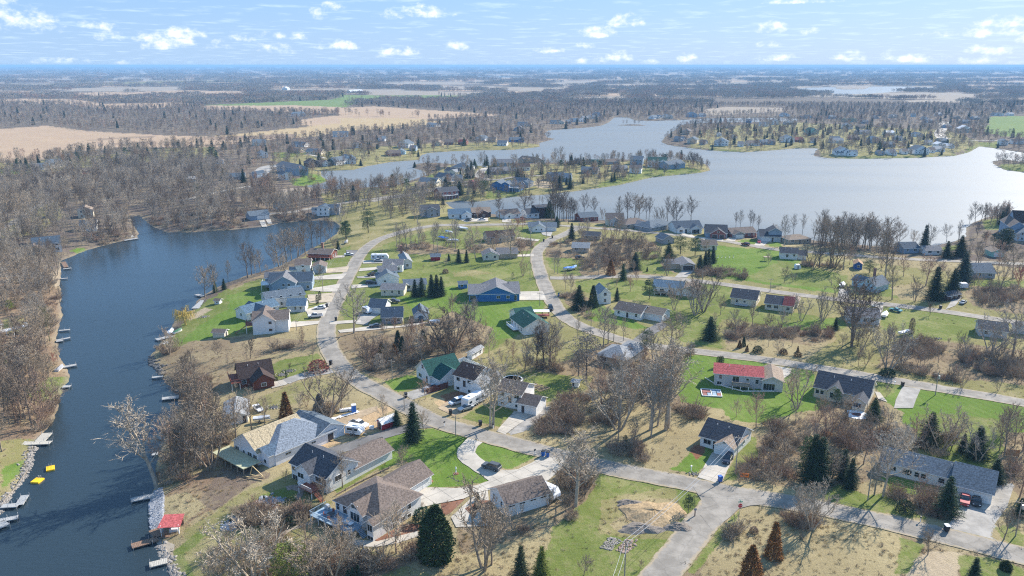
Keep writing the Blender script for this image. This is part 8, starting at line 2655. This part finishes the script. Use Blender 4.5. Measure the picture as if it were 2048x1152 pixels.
T('R1', '''tall 440 1045 640 taupe;vase 680 1065 790 dark 0 1.1;oak 790 900 560 rosy 0 1.1;oak 560 800 560 rosy;oak 1320 655 400 taupe 0 1.3;vase 1345 905 750 tan;vase 1572 905 650 taupe;oak 1705 825 440 taupe;small 1755 925 670 red;tall 365 830 300 taupe;spruce 770 545 258 blue;spruce 1010 605 425 spruce 0 1.3;wide 1180 865 550 blue 0 .95
spruce 880 1050 695 spruce 0 1.1;wide 1070 1005 715 spruce 0 .8;wide 1150 590 370 spruce;column 1580 520 305 cedar 0 1.4;column 1620 515 290 cedar 0 1.4;column 1655 505 300 cedar 0 1.4;pine 1410 430 330 spruce;pine 1600 310 225 spruce;oak 1010 440 240 grey;tall 1140 415 200 pale;oak 830 500 250 grey;oak 395 500 175 taupe;oak 520 500 220 taupe;tall 200 480 155 taupe;tall 60 480 160 taupe
oak 650 490 320 tan;oak 1310 240 10 dark;oak 1375 220 20 dark;oak 1250 250 130 dark;oak 1600 740 600 taupe;pine 1500 470 350 spruce;oak 240 620 440 taupe;oak 930 820 620 rosy''')
T('R2','''oak 20 592 -160 dark;oak 125 625 310 taupe 14;tall 372 842 390 grey;vase 405 838 370 grey 0 1.2;vase 1478 705 280 grey 0 1.1;oak 1700 695 130 grey 0 1.1;small 835 268 110 dark;column 640 460 290 brush;vase 1170 1025 810 tan;small 385 1115 980 tan;small 1030 570 490 tan;bush 390 895 820 spruce 0 1.4;pine 80 590 330 grey''')
T('R3', '''tall 1070 772 420 grey;vase 1120 852 430 tan;small 540 932 750 tan;oak 730 1035 690 rosy 0 .8;juniper 570 268 190 rustdark;juniper 610 252 160 spruce;juniper 642 302 240 rustdark;bush 745 312 250 juniper;bush 990 325 275 rustdark;juniper 1130 302 248 rustdark;bush 1130 350 305 rustdark;column 362 448 345 cedar;column 382 446 342 cedar;column 403 444 345 cedar
pine 1500 812 660 pine;wide 1860 900 745 spruce;juniper 1580 1000 865 rustdark;vase 1330 980 780 rosy;vase 1450 960 790 rosy;vase 80 370 270 brush''')
T('S1','''vase 1345 805 270 taupe 0 1.3;tall 1475 752 290 taupe;juniper 905 832 545 rust;juniper 1255 795 560 grey 0 1.1;small 1050 748 530 pale;tall 385 1112 550 taupe;tall 543 962 480 taupe;tall 165 1130 560 taupe;tall 680 912 590 taupe;tall 1180 210 20 tan;small 940 305 230 dark;bush 1240 318 215 red 0 1.3;column 903 398 325 spruce;bush 785 425 385 spruce;oak -200 700 240 taupe;vase -60 760 330 taupe;tall 520 500 440 pale;tall 380 540 420 pale''')
T('S3','''tall 875 658 150 pale -10 1.4;oak 1120 545 100 taupe;tall 1030 578 230 taupe;oak 960 590 280 rosy;vase 1180 560 230 taupe;tall 1095 545 200 grey;oak 1130 240 0 taupe;tall 10 455 200 taupe;tall 142 275 -60 taupe;tall 182 332 -60 dark;tall 85 290 40 dark;tall 50 300 60 taupe;tall 30 160 -60 dark;oak 215 330 150 rosy;tall 258 150 -40 taupe;oak 240 230 60 taupe;oak 300 230 40 taupe;vase 105 300 120 rosy;tall 1000 600 300 taupe''')
T('S2','''tall 1085 688 360 taupe;small 908 822 600 taupe;juniper 392 800 752 spruce;juniper 222 865 825 spruce;juniper 378 860 812 spruce;juniper 98 982 935 spruce;juniper 155 1020 985 spruce;bush 630 835 775 cedar 0 1.2;juniper 265 860 830 spruce;oak 580 640 520 rosy;tall 1555 1165 790 pale;tall 1500 1150 850 pale''')
T('S4','''vase 930 900 300 pale 0 1.3;oak 700 960 560 tan 0 1.1;oak 560 1000 600 tan;pine 1270 940 560 bright 0 1.3;vase 1480 930 430 taupe 0 1.2;vase 1640 860 480 tan;tall 1800 800 430 grey;juniper 1765 880 795 spruce;juniper 1805 870 775 spruce;juniper 1852 860 752 spruce;bush 1250 400 330 spruce;small 1060 420 270 tan;small 1180 380 250 tan;small 880 420 270 tan;oak 1050 900 420 pale''')
T('S5','''cedar 440 1020 600 cedar 0 .82;vase 825 1095 420 taupe;tall 880 1065 560 taupe;small 130 975 600 tan;spruce 1275 1165 915 bright;spruce 1110 1190 910 juniper;small 1610 1145 980 taupe;tall 1545 600 0 pale 2 1.5;tall 1562 520 40 pale 0 1.4;bush 340 720 620 spruce;juniper 772 560 490 spruce;small 340 620 560 rosy;vase 1420 420 280 taupe;vase 1330 600 430 taupe;vase 1600 420 300 rosy;small 530 590 550 rosy;bush 770 610 570 spruce;vase 960 760 600 grey;vase 1050 780 560 grey''')
T('S6','''juniper 1280 1015 755 rust 0 .95;juniper 1110 1195 925 rust 0 1.05;pine 650 692 550 pine;column 185 198 108 cedar;tall 1475 765 470 pale;vase 1562 805 440 pale;tall 375 135 -300 grey;tall 135 155 -80 grey;small 255 145 -10 grey;pine 1535 440 120 pine 0 .75;small 300 1100 1030 rosy;bush 1135 830 790 brush;small 1490 880 720 taupe;vase 1030 460 340 brush''')
T('S7', '''oak 478 632 150 pale 0 .85;tall 420 622 300 grey;vase 710 692 480 rosy 0 .8;spruce 890 755 500 spruce 0 1.1;spruce 215 522 320 spruce;spruce 262 572 380 spruce;spruce 10 545 225 spruce;spruce 55 545 240 spruce;vase 130 525 320 taupe;vase 860 335 50 tan 0 1.2;wide 1090 375 175 spruce 0 1.1;wide 1000 335 220 spruce 0 .9;wide 1210 535 385 spruce
tall 1270 372 30 taupe;tall 1240 330 100 taupe;tall 1395 330 20 taupe;tall 1340 300 60 taupe;small 770 1012 830 taupe;small 1268 912 700 taupe;spruce 1065 1220 1030 spruce 0 1.2;cedar 1280 1110 1050 cedar 0 1.6;tall 8 850 540 pale;wide 780 290 80 juniper;oak 1370 640 430 rosy 0 1.2;wide 1370 760 640 spruce;oak 600 400 150 pale 0 1.1;oak 350 420 200 rosy;vase 250 330 130 rosy;vase 60 270 100 rosy
vase 120 240 60 rosy;vase 640 330 160 taupe;wide 420 130 0 pine;vase 1095 400 150 grey;bush 620 730 660 juniper;vase 920 300 60 tan''')
T('S8', '''oak 80 340 230 taupe;spruce 168 350 265 spruce;spruce 208 352 248 spruce;wide 125 340 280 spruce;oak 410 290 190 dark;wide 530 280 222 spruce;wide 838 290 212 spruce;wide 908 296 210 spruce;oak 840 300 140 taupe;oak 670 300 185 taupe;oak 715 300 185 taupe;wide 1720 190 120 spruce;pine 1630 280 160 pine;spruce 1555 380 285 spruce;spruce 1480 380 300 spruce;spruce 1715 425 330 cedar;spruce 1870 440 335 spruce
pine 1515 520 440 bright;tall 950 620 470 taupe;tall 1050 590 450 pale;oak 480 700 520 taupe;oak 430 480 300 tan;oak 570 430 280 tan;oak 1050 500 330 pale;tall 1000 480 340 taupe;tall 760 870 680 dark;tall 790 920 700 dark;tall 840 870 660 dark;tall 895 890 700 dark;tall 965 870 690 dark;tall 1030 850 700 dark;tall 715 830 680 dark;tall 380 1010 860 dark;tall 420 1080 880 dark;tall 440 1100 900 dark;tall 400 1060 880 dark
tall 520 990 800 taupe;tall 490 1000 820 taupe;tall 310 900 700 taupe;oak 200 720 500 tan;oak 150 760 560 tan;oak 60 720 480 tan''')
T('U6', '''oak 60 270 100 taupe;oak 180 330 120 taupe;oak 260 480 250 taupe 0 1.1;oak 350 500 280 taupe;oak 300 620 420 grey;oak 490 520 400 dark 30;vase 250 800 540 taupe;tall 408 830 540 olive;vase 305 820 620 taupe;oak 460 740 600 taupe;oak 210 700 520 grey;tall 70 600 380 taupe;pine 90 590 490 bright;oak 400 700 520 taupe;oak 150 560 350 taupe;oak 130 420 250 taupe;oak 380 400 260 taupe;oak 440 440 300 taupe
oak 200 1160 860 pale 0 1.1;oak 310 1160 940 tan;tall 402 1130 900 taupe;oak 350 1000 850 rosy;oak 440 1030 920 red;oak 260 1010 820 tan;oak 60 1150 950 taupe;oak 130 1100 860 tan;oak 20 1050 900 taupe;oak 480 1000 850 taupe;tall 330 240 60 taupe;tall 250 230 40 taupe;oak 120 250 60 taupe''')
COLW = dict(taupe='brown-grey',grey='grey',pale='pale',dark='dark',red='red-budded',warm='warm brown',rosy='rosy brown',tan='tan',olive='olive',willow='yellow',brush='brown',spruce='dark green',pine='green',blue='blue-green',rust='rust-brown',rustdark='dark rust',
   juniper='olive green', bright='bright yellow-green', cedar='deep green', grey_='grey')
KW = dict(oak='spreading bare tree',tall='tall narrow bare tree',vase='forked multi-stem bare tree',small='small bare tree',willow='weeping willow',spruce='pointed spruce',wide='broad spruce',column='columnar evergreen',cedar='dense rounded cedar',juniper='conical juniper',bush='rounded bush',pine='round-topped pine')
GRP = dict(oak='bare trees',tall='bare trees',vase='bare trees',small='bare trees',willow='willows',spruce='spruces',wide='spruces',column='columnar evergreens',cedar='cedars',juniper='junipers',bush='yard bushes',pine='pines')
TB = []
for (kind, tg, x, y, yt, col, lean, wd) in TREES:
 p = G(tg, x, y)
 pxx, pyy = px(tg, x, y)
 u = toimg(p.x, p.y, p.z + 1)[1]
 h = (pyy - px(tg, x, yt)[1]) / max(pyy - u, .05)
 h = min(max(h, .8), 30)
 TB.append([kind, p.x, p.y, p.z, h, col, lean, wd])

# ------------------------------------------------------------------ woods: every further tree, nearest ones as trees of their own
def occupied():
 cell = {}
 for (x, y, r) in OCC:
  cell.setdefault((int(x // 8), int(y // 8)), []).append((x, y, r))
 return cell


OC = occupied()


def free(x, y, m=0.0):
 cx, cyy = int(x // 8), int(y // 8)
 for i in (-1, 0, 1):
  for j in (-1, 0, 1):
   for (a, b, r) in OC.get((cx + i, cyy + j), ()):
    if (a - x) ** 2 + (b - y) ** 2 < (r + m) ** 2:
     return False
 return True


WOODS = [  # crop, outline, spacing m, kinds with weights, colours, height range
 ('U6',[(-300,-40),(300,-60),(420,60),(470,240),(430,480),(470,620),(420,760),(300,760),(120,600),(-300,640)],7.6,'oak oak tall vase','taupe grey grey pale',(9,14)),
 ('U6',[(-300,860),(250,830),(460,860),(500,1000),(380,1120),(250,1200),(-300,1300)],7.0,'oak tall vase','taupe rosy tan dark',(9,14)),
 ('S3', [(-200, -60), (300, -40), (340, 60), (320, 200), (260, 320), (100, 330), (-200, 380)], 7.5, 'tall vase oak', 'taupe rosy dark', (9, 15)),
 ('P',[(-500,362),(60,352),(190,335),(420,318),(460,335),(480,400),(620,410),(640,440),(480,452),(330,462),(290,430),(230,480),(130,515),(-500,560)],9.0,'oak oak tall vase','taupe grey grey pale dark',(10,15)),
 ('S3',[(880,480),(960,330),(1030,240),(1090,180),(1174,200),(1300,260),(1300,420),(1200,560),(1020,600),(900,610)],6.2,'vase oak tall','taupe tan grey',(6,12)),
 ('Z4', [(1150, 180), (1800, 230), (1960, 290), (1960, 330), (1780, 330), (1150, 270)], 6.5, 'tall tall oak', 'taupe grey taupe', (15, 20)),
 ('R1',[(0,480),(500,500),(700,560),(1000,600),(1300,560),(1500,620),(1822,660),(1822,760),(1300,760),(900,660),(500,640),(0,600)],13,'oak oak vase','taupe rosy',(7,12)),
 ('Z3',[(560,340),(1200,300),(1350,420),(1340,520),(1000,560),(620,600),(560,560),(680,470),(460,460),(440,360)],8.0,'vase vase small','taupe dark tan',(5,9)),
 ('R5', [(-80, 300), (100, 230), (600, 160), (900, 380), (600, 420), (300, 520), (60, 560)], 8.0, 'small vase', 'taupe tan rosy', (4, 8)),
 ('R4',[(560,480),(1000,560),(1500,420),(1480,620),(1440,900),(1500,1100),(1000,1100),(720,900),(760,640)],8.5,'vase tall small','pale grey rosy',(6,13)),
 ('S5', [(1240, 560), (1420, 300), (1700, 300), (1650, 560), (1380, 760), (1000, 820), (960, 720)], 6.0, 'small vase', 'taupe grey', (4, 7)),
 ('P', [(1500, 870), (1570, 850), (1680, 800), (1760, 810), (1740, 900), (1660, 960), (1500, 940)], 9.5, 'vase small oak', 'taupe grey tan', (5, 9)),
 ('P', [(1700, 740), (2060, 690), (2300, 720), (2300, 800), (2048, 780), (1800, 745)], 9, 'vase small', 'taupe', (4, 7)),
 ('U1', [(200, 850), (450, 830), (700, 930), (900, 920), (900, 960), (560, 980), (260, 960)], 5, 'small vase', 'taupe rosy dark', (4, 7)),
 ('U1',[(0,560),(200,560),(330,700),(560,720),(900,640),(1300,650),(1300,730),(880,770),(600,820),(0,840)],7,'oak tall vase','taupe rosy dark',(8,13)),
 ('U1',[(900,780),(1400,740),(1860,700),(1860,900),(1500,960),(1300,830),(1080,860),(980,960),(900,940)],8,'oak tall vase','taupe dark grey',(9,14)),
 ('S4',[(500,560),(1000,480),(1300,560),(1700,520),(1720,900),(1500,1000),(700,1000),(450,900)],6.5,'vase small','pale tan taupe',(4,8)),
 ('T3', [(1120, 40), (1121, 40), (1120, 41)], 50, 'oak', 'taupe', (9, 12)),
]
r_ = random.Random(99)
CAND = []
for tg, poly, sp_m, kinds, cols, hr_ in WOODS:
 PW = np.array([flat(*px(tg, *p), 2) for p in poly])
 x0, y0 = PW.min(0)
 x1, y1 = PW.max(0)
 gx, gy = np.meshgrid(np.arange(x0, x1, sp_m), np.arange(y0, y1, sp_m))
 gx, gy = gx.ravel(), gy.ravel()
 gx = gx + np.array([r_.uniform(-.45, .45) for _ in gx]) * sp_m
 gy = gy + np.array([r_.uniform(-.45, .45) for _ in gy]) * sp_m
 ok = inpoly(gx, gy, PW) & (shore_d(gx, gy) > 1.5)
 for x, y in zip(gx[ok], gy[ok]):
  if free(x, y, 1.5):
   CAND.append((math.hypot(x, y), r_.choice(kinds.split()), x, y, r_.uniform(*hr_), r_.choice(cols.split())))
# settled shores and farm edges: scattered trees by image-even sampling
FARC = []
n_try = 34000
iu = np.array([r_.uniform(-140, 2190) for _ in range(n_try)])
iv = np.array([238 + 262 * r_.random() ** 1.5 for _ in range(n_try)])
X, Y = np.array([flat(a, b, 1.5) for a, b in zip(iu, iv)]).T
Dd = shore_d(X, Y)
K = region(X, Y, jit=False)
SETT = {KEYS.index(k) for k in ('pale', 'lawn', 'lush', 'litter', 'sand')}
WOODK = KEYS.index('wood')
INW = np.zeros(X.shape, bool)
for tg, poly, *_ in WOODS:
 INW |= inpoly(X, Y, np.array([flat(*px(tg, *p), 2) for p in poly]))
east_wood = (iu > 560)
for i in range(n_try):
 if Dd[i] < 2 or INW[i]:
  continue
 k = K[i]
 rr0 = math.hypot(X[i], Y[i])
 if rr0 < 560:
  continue
 if k in SETT and r_.random() < (.5 if rr0 > 900 else .36) and free(X[i], Y[i], 1.0):
  con = r_.random() < .13
  FARC.append((rr0,r_.choice(['spruce','wide','pine']) if con else r_.choice(['oak','oak','tall','small']),X[i],Y[i],r_.uniform(7,13) * (.85 if con else 1),r_.choice(['spruce','blue','pine']) if con else r_.choice(['taupe','grey','tan','rosy','dark'])))
iu2 = np.array([r_.uniform(250, 2100) for _ in range(3400)])
iv2 = np.array([470 + 500 * r_.random() ** 1.25 for _ in iu2])
X2, Y2 = np.array([flat(a, b, 2.6) for a, b in zip(iu2, iv2)]).T
K2, D2 = region(X2, Y2), shore_d(X2, Y2)
for i in range(len(iu2)):
 nm = KEYS[K2[i]]
 if D2[i] > 2 and r_.random() < dict(brush=.3,pale=.13,dry=.12,wood=.3,lawn=.045,litter=.2).get(nm,0) and free(X2[i],Y2[i],1.2) and free(X2[i],Y2[i] + 7,1) and free(X2[i],Y2[i] + 13,0):
  CAND.append((math.hypot(X2[i],Y2[i]),r_.choice(['small','vase','oak','tall','small']),X2[i],Y2[i],r_.uniform(4,10),r_.choice(['taupe','rosy','grey','tan','dark'])))
CAND.sort()
BARE = ('oak', 'tall', 'vase', 'small')
allb = [(t[4] / math.hypot(t[1], t[2]), 1, i) for i, t in enumerate(TB) if t[0] in BARE] + [(c[4] / c[0], 0, i) for i, c in enumerate(CAND)]
allb.sort(reverse=True)
keepT = {i for _, f, i in allb[:300] if f}
keepC = {i for _, f, i in allb[:300] if not f}
rest = [c for i, c in enumerate(CAND) if i not in keepC]
for i, t in enumerate(TB):
 if t[0] in BARE and i not in keepT:
  rest.append((math.hypot(t[1], t[2]), t[0], t[1], t[2], t[4], t[5]))
TB = [t for i,t in enumerate(TB) if t[0] not in BARE or i in keepT] + [[c[1],c[2],c[3],hz(c[2],c[3]),c[4],c[5],0,1] for i,c in enumerate(CAND) if i in keepC]
print('things', len(TB), 'woods', len(rest), 'far', len(FARC))
for (kind, x, y, z, h, col, lean, wd) in TB:
 o = plant(kind, x, y, h, col, z=z, lean=lean, width=wd)
 size = '' if kind in ('tall', 'small') else ('tall ' if h > 14 else ('low ' if h < 5.5 else ''))
 pend(o, (size + COLW[col] + ' ' + KW[kind]).replace('grey grey', 'grey'), x, y, z, {'bush': 'bush'}.get(kind, 'tree'), GRP[kind])

# the rest of the woods, one object: full trees, then plain far trees, then groves
PK, PM = {}, []


def pm_index(kind, col):
 if (kind, col) not in PK:
  ps = PROTO[kind]
  t = ps[len(PK) % len(ps)]
  m = BARK.get(col) or NEED[col]
  PK[(kind, col)] = (len(PM), t[2])
  PM.append(both(t[3], t[4], m, 'grown_' + kind))
 return PK[(kind, col)]


rows = []
for (d, kind, x, y, h, col) in rest + [f for f in FARC if f[0] < 1000]:
 i, h0 = pm_index(kind, col)
 rows.append([x, y, 0, h / h0, r_.uniform(0, 6.28), i])
SB = []
for s, c in ((1, 'taupe'), (2, 'grey'), (3, 'tan'), (4, 'rosy'), (5, 'dark')):
 SB.append(len(PM))
 PM.append(simple_bare(s).mesh('far_tree', BARK[c]))
SC_ = len(PM)
mk = MB()
q_ = spruce(77, 11, .26, .8, gap=.9, bw=.8)
PM.append(both(q_[0], q_[1], NEED['spruce'], 'far_spruce'))
for (d, kind, x, y, h, col) in [f for f in FARC if f[0] >= 1000]:
 if kind in BARE:
  rows.append([x, y, 0, h / 14, r_.uniform(0, 6.28), r_.choice(SB)])
 else:
  rows.append([x, y, 0, h / 11, r_.uniform(0, 6.28), SC_])
# woodland beyond: grid of plain trees to 1.9 km
g1 = 11.0
gx, gy = np.meshgrid(np.arange(-1500, 1500, g1), np.arange(560, 2000, g1))
gx, gy = gx.ravel(), gy.ravel()
jr = np.random.RandomState(5)
gx = gx + jr.uniform(-.45, .45, gx.shape) * g1
gy = gy + jr.uniform(-.45, .45, gy.shape) * g1
m_ = (np.abs(gx) < gy * .70) & (np.hypot(gx, gy) > 600)
gx, gy = gx[m_], gy[m_]
kk = region(gx, gy, jit=False)
dd = shore_d(gx, gy)
iw = np.zeros(gx.shape, bool)
for tg, poly, *_ in WOODS:
 iw |= inpoly(gx, gy, np.array([flat(*px(tg, *p), 2) for p in poly]))
ok = (kk == WOODK) & (dd > 3) & ~iw
thin = fbm(gx, gy, .008, 2.0)
for x, y, t_ in zip(gx[ok], gy[ok], thin[ok]):
 if r_.random() > (.95 if t_ > -.5 else .45) or not free(x, y, 1):
  continue
 if r_.random() < .02:
  rows.append([x, y, 0, r_.uniform(.8, 1.2), r_.uniform(0, 6), SC_])
 else:
  rows.append([x, y, 0, r_.uniform(.5, .85), r_.uniform(0, 6), r_.choice(SB)])
print('grid trees', len(rows))
# groves of 34 trees farther out
GV = []
for s in range(4):
 A, B = clump(100 + s, 26, 34, 13, 30, .8, .05)
 n0 = len(A.f)
 M = MB()
 M.add(A.v, A.f)
 M.add(B.v, B.f)
 GV.append(len(PM))
 PM.append(mesh_of('grove', M.v, M.f, [BARK[['taupe', 'grey', 'rosy', 'taupe'][s]], NEED['spruce']], [0] * n0 + [1] * len(B.f)))
def groves(r0, r1, step, sc, prob):
 gx, gy = np.meshgrid(np.arange(-r1 * .72, r1 * .72, step), np.arange(r0, r1, step))
 gx, gy = gx.ravel(), gy.ravel()
 m = np.abs(gx) < gy * .70
 gx, gy = gx[m], gy[m]
 gx = gx + jr.uniform(-.4, .4, gx.shape) * step
 gy = gy + jr.uniform(-.4, .4, gy.shape) * step
 k = region(gx, gy, jit=False)
 d = shore_d(gx, gy)
 w = fbm(gx, gy, .0021, 6.0)
 ok = (k == WOODK) & (d > step * .55) & (w > -.75)
 for x, y in zip(gx[ok], gy[ok]):
  if r_.random() < prob:
   rows.append([x, y, 0, sc * r_.uniform(.85, 1.1), r_.uniform(0, 6), r_.choice(GV)])
groves(2000, 4200, 44, 1.0, .92)
groves(4200, 8000, 78, 1.35, .85)
groves(8000, 16000, 170, 2.0, .75)
groves(16000, 27000, 330, 3.2, .8)
# farm hedgerows: thin lines of trees between the fields
for tg,pts,n in [('T1',[(450,570),(700,590),(900,585),(1150,585)],40),('T1',[(480,548),(620,560),(720,575)],24),('T1',[(900,560),(1300,590),(1500,595),(1980,575)],150),('T1',[(760,625),(1000,620),(1150,615)],40),
                   ('T1',[(0,600),(250,600),(600,620),(1100,640)],70),('T2',[(60,310),(350,325),(700,345),(960,370),(1200,375)],110),('T2',[(0,390),(120,390),(240,390),(460,395)],14),('T1',[(1600,655),(1750,665),(1900,665),(2016,670)],40),
                   ('T2',[(560,270),(700,280),(900,270),(1300,290)],60),('T2',[(60,300),(480,300),(640,320)],40),('T1',[(1280,560),(1600,570),(1950,560)],160),('T1',[(0,940),(300,950),(600,880),(900,870),(1300,840),(1600,830)],70)]:
 P = [flat(*px(tg, *p), 1) for p in pts]
 for i in range(n):
  k = r_.randrange(len(P) - 1)
  t = r_.random()
  x = P[k][0] + (P[k + 1][0] - P[k][0]) * t + r_.gauss(0, 7)
  y = P[k][1] + (P[k + 1][1] - P[k][1]) * t + r_.gauss(0, 7)
  rows.append([x, y, 0, r_.uniform(.7, 1.15), r_.uniform(0, 6), r_.choice(SB) if r_.random() > .08 else SC_])
arr = np.array(rows)
arr[:, 2] = np.maximum(HT(arr[:, 0], arr[:, 1]), .2) - .1
print('woodland instances', len(arr), 'patterns', len(PM))
tag(scatter('woodland', arr, PM), kind='stuff')

# ------------------------------------------------------------------ brush thickets, shrubs and tufts of dry grass
SH = []
for s, (h_, w_s, n_, c_) in enumerate([(2.4, 3.2, 260, 'tan'), (1.8, 2.6, 220, 'rosy'), (2.8, 3.0, 240, 'brush'), (1.6, 2.4, 200, 'grey')]):
 K_, hh_ = shrub(200 + s, h_, w_s, n_, .05)
 SH.append(K_.mesh('bramble', BARK[c_]))
for s_ in (5, 6, 7):
 t_ = bare(400 + s_, 4.2, 1 + s_ % 3, nl=9, nb=5, nt=5, ns=3, spread=.9, low=.08, crown_w=1.25, tw=.06, trunkr=.06)
 SH.append(both(t_[0], t_[1], BARK[['taupe', 'rosy', 'tan'][s_ - 5]], 'sapling'))
TH = [('Z2',[(540,245),(700,240),(880,270),(860,320),(640,340),(545,310)],60),('Z2',[(1000,270),(1400,240),(1480,320),(1340,350),(1060,330)],60),('Z2',[(1680,190),(1860,200),(1840,290),(1700,280)],40),
      ('Z4',[(0,520),(240,500),(420,520),(590,560),(590,610),(250,580),(0,570)],110),('Z4',[(1050,450),(1480,470),(1500,500),(1100,480)],70),('R3',[(440,90),(700,60),(1000,110),(1450,110),(1440,200),(1250,240),(1180,190),(800,200),(460,230)],230),
      ('R2',[(440,620),(700,540),(860,580),(970,740),(800,750),(600,700),(480,720)],120),('R2',[(1120,700),(1350,650),(1500,760),(1822,780),(1900,980),(1500,960),(1150,830)],230),('R2',[(440,860),(780,870),(780,950),(500,920)],50),
      ('R2',[(850,940),(1100,960),(1120,1040),(900,990)],40),('R1',[(1200,960),(1822,950),(1822,1060),(1500,1160),(1280,1110)],200),('S6',[(1000,330),(1200,280),(1400,300),(1420,460),(1330,510),(1050,460),(980,420)],90),
      ('S6',[(1180,80),(1440,30),(1500,120),(1420,280),(1180,270)],60),('S6',[(0,220),(300,230),(430,330),(340,345),(60,270)],70),('S6',[(910,880),(1060,830),(1080,920),(940,960)],25),('S6',[(1330,720),(1600,760),(1600,860),(1400,830)],45),
      ('S5',[(980,680),(1250,570),(1380,420),(1500,330),(1660,330),(1640,500),(1360,740),(1060,860),(960,760)],200),('S5',[(-760,1152),(-200,1040),(160,1010),(300,930),(330,1000),(150,1090),(-100,1170)],160),('S5',[(1440,700),(1600,680),(1620,730),(1480,750)],18),
      ('R5',[(-60,420),(300,300),(640,330),(520,470),(360,560),(160,600),(-60,560)],170),('R5',[(560,300),(960,290),(1000,350),(640,400)],50),('R5',[(1460,520),(1720,560),(1700,600),(1500,560)],40),('R5',[(1460,1000),(1600,880),(1772,800),(1772,1152),(1500,1152)],150),
      ('R4',[(300,900),(640,850),(900,900),(900,1152),(240,1152)],150),('R4',[(700,640),(1100,560),(1460,640),(1440,900),(1100,900),(760,800)],130),('R4',[(1480,980),(1700,950),(1780,1080),(1600,1110)],50),('R4',[(1580,380),(1680,390),(1680,480),(1580,480)],14),
      ('S1',[(-400,300),(0,340),(230,400),(200,520),(0,640),(-200,700),(-400,700)],160),('S1',[(700,110),(1060,70),(1000,110),(760,160)],25),('S1',[(-100,700),(180,700),(220,900),(150,1000),(-100,1100)],90),('S1',[(1150,820),(1380,760),(1500,740),(1380,830),(1200,870)],35),
      ('S3',[(890,470),(980,300),(1174,160),(1300,260),(1300,480),(1180,570),(1000,610),(870,640),(830,620)],200),('S3',[(960,90),(1174,40),(1174,160),(1020,180)],80),('S3',[(220,330),(300,270),(340,120),(300,120),(180,320)],70),
      ('T4',[(860,160),(1440,120),(1440,210),(1200,240),(960,240),(880,210)],420),('T4',[(0,560),(300,400),(340,560),(330,800),(200,860),(0,700)],200),('T4',[(480,230),(760,220),(790,250),(600,310),(480,290)],120),('T4',[(900,880),(1000,870),(1040,900),(930,940)],30),
      ('U1',[(220,880),(700,910),(900,920),(560,980),(300,970)],160),('U1',[(1360,660),(1560,640),(1600,670),(1400,700)],40),('Z3',[(240,350),(460,300),(1300,330),(1340,500),(620,610),(420,460),(260,460)],330),('Z3',[(400,860),(520,830),(700,1060),(720,1110),(560,1010)],60),
      ('Z3',[(1640,600),(1900,610),(1880,670),(1640,650)],50),('S4',[(700,300),(1000,250),(1230,280),(1200,400),(1150,480),(900,420),(760,420)],110),('S4',[(560,620),(1100,560),(1250,560),(1300,620),(1700,560),(1700,855),(600,855)],160),('S7',[(60,250),(440,230),(680,330),(460,420),(220,380)],130),
      ('S7',[(690,260),(950,250),(900,400),(720,380)],50),('S7',[(500,630),(820,650),(900,760),(860,820),(560,740)],60),('S2',[(600,960),(930,880),(940,930),(620,1000)],70),('S7',[(1220,560),(1400,420),(1401,700),(1260,700)],60)]
rows = []
for tg, poly, n in TH:
 PW = np.array([flat(*px(tg, *p), 2) for p in poly])
 x0, y0 = PW.min(0)
 x1, y1 = PW.max(0)
 c = 0
 n = int(n * .5)
 for _ in range(n * 6):
  x, y = r_.uniform(x0, x1), r_.uniform(y0, y1)
  if inpoly(np.array([x]), np.array([y]), PW)[0] and free(x, y, .4):
   rows.append([x, y, 0, r_.uniform(.4, 1.3), r_.uniform(0, 6.28), r_.choice([0, 0, 1, 2, 3, 4, 4, 5, 6, 6])])
   c += 1
   if c >= n:
    break
arr = np.array(rows)
arr = arr[shore_d(arr[:, 0], arr[:, 1]) > .4]
arr[:, 2] = HT(arr[:, 0], arr[:, 1]) - .05
print('brush', len(arr))
tag(scatter('brush_thicket', arr, SH), kind='stuff')
# tufts on rough ground, denser near the camera
GT = []
for s, (h_, w_s, c_) in enumerate([(.4, .9, 'straw'), (.5, 1.0, 'tan'), (.6, .8, 'brush'), (.4, .9, 'olive')]):
 K_, hh_ = shrub(300 + s, h_, w_s, 22, .07)
 GT.append(K_.mesh('tuft', BARK[c_]))
n = 60000
iu, iv = jr.uniform(-60, 2110, n), 470 + 700 * jr.uniform(0, 1, n) ** .8
CPv = np.array([flat(a, b, 2.5) for a, b in zip(iu, iv)])
X, Y = CPv[:, 0], CPv[:, 1]
K = region(X, Y)
pr = np.array([dict(brush=.5, dry=.26, litter=.5, mud=.3, pale=.14, wood=.4, lawn=.03, marsh=.5).get(k, 0) for k in KEYS])[K]
d = shore_d(X, Y)
ok = (jr.uniform(0, 1, n) < pr * (.4 + .6 * (fbm(X, Y, .12, 7.0) > -.2))) & (d > .5)
X, Y, K = X[ok], Y[ok], K[ok]
ok = np.array([free(x, y, -.6) for x, y in zip(X, Y)])
X, Y, K = X[ok], Y[ok], K[ok]
kt = np.array([jr.choice([0, 1, 2, 3], p=[.5, .3, .12, .08]) for _ in X])
arr = np.stack([X, Y, HT(X, Y) - .03, jr.uniform(.35, 1.1, X.shape), jr.uniform(0, 6.28, X.shape), kt], 1)
print('tufts', len(arr))
tag(scatter('dry_grass', arr, GT), kind='stuff')
# clipped hedge before the blue-grey deck, one bush after another
for i in range(9):
 p = G('S2', 625 + i * 37, 965 - i * 9)
 o = plant('bush', p.x, p.y, 1.5, 'cedar')
 pend(o, 'clipped round hedge bush', p.x, p.y, p.z, 'bush', 'hedge below the blue-grey deck')
resolve_labels()
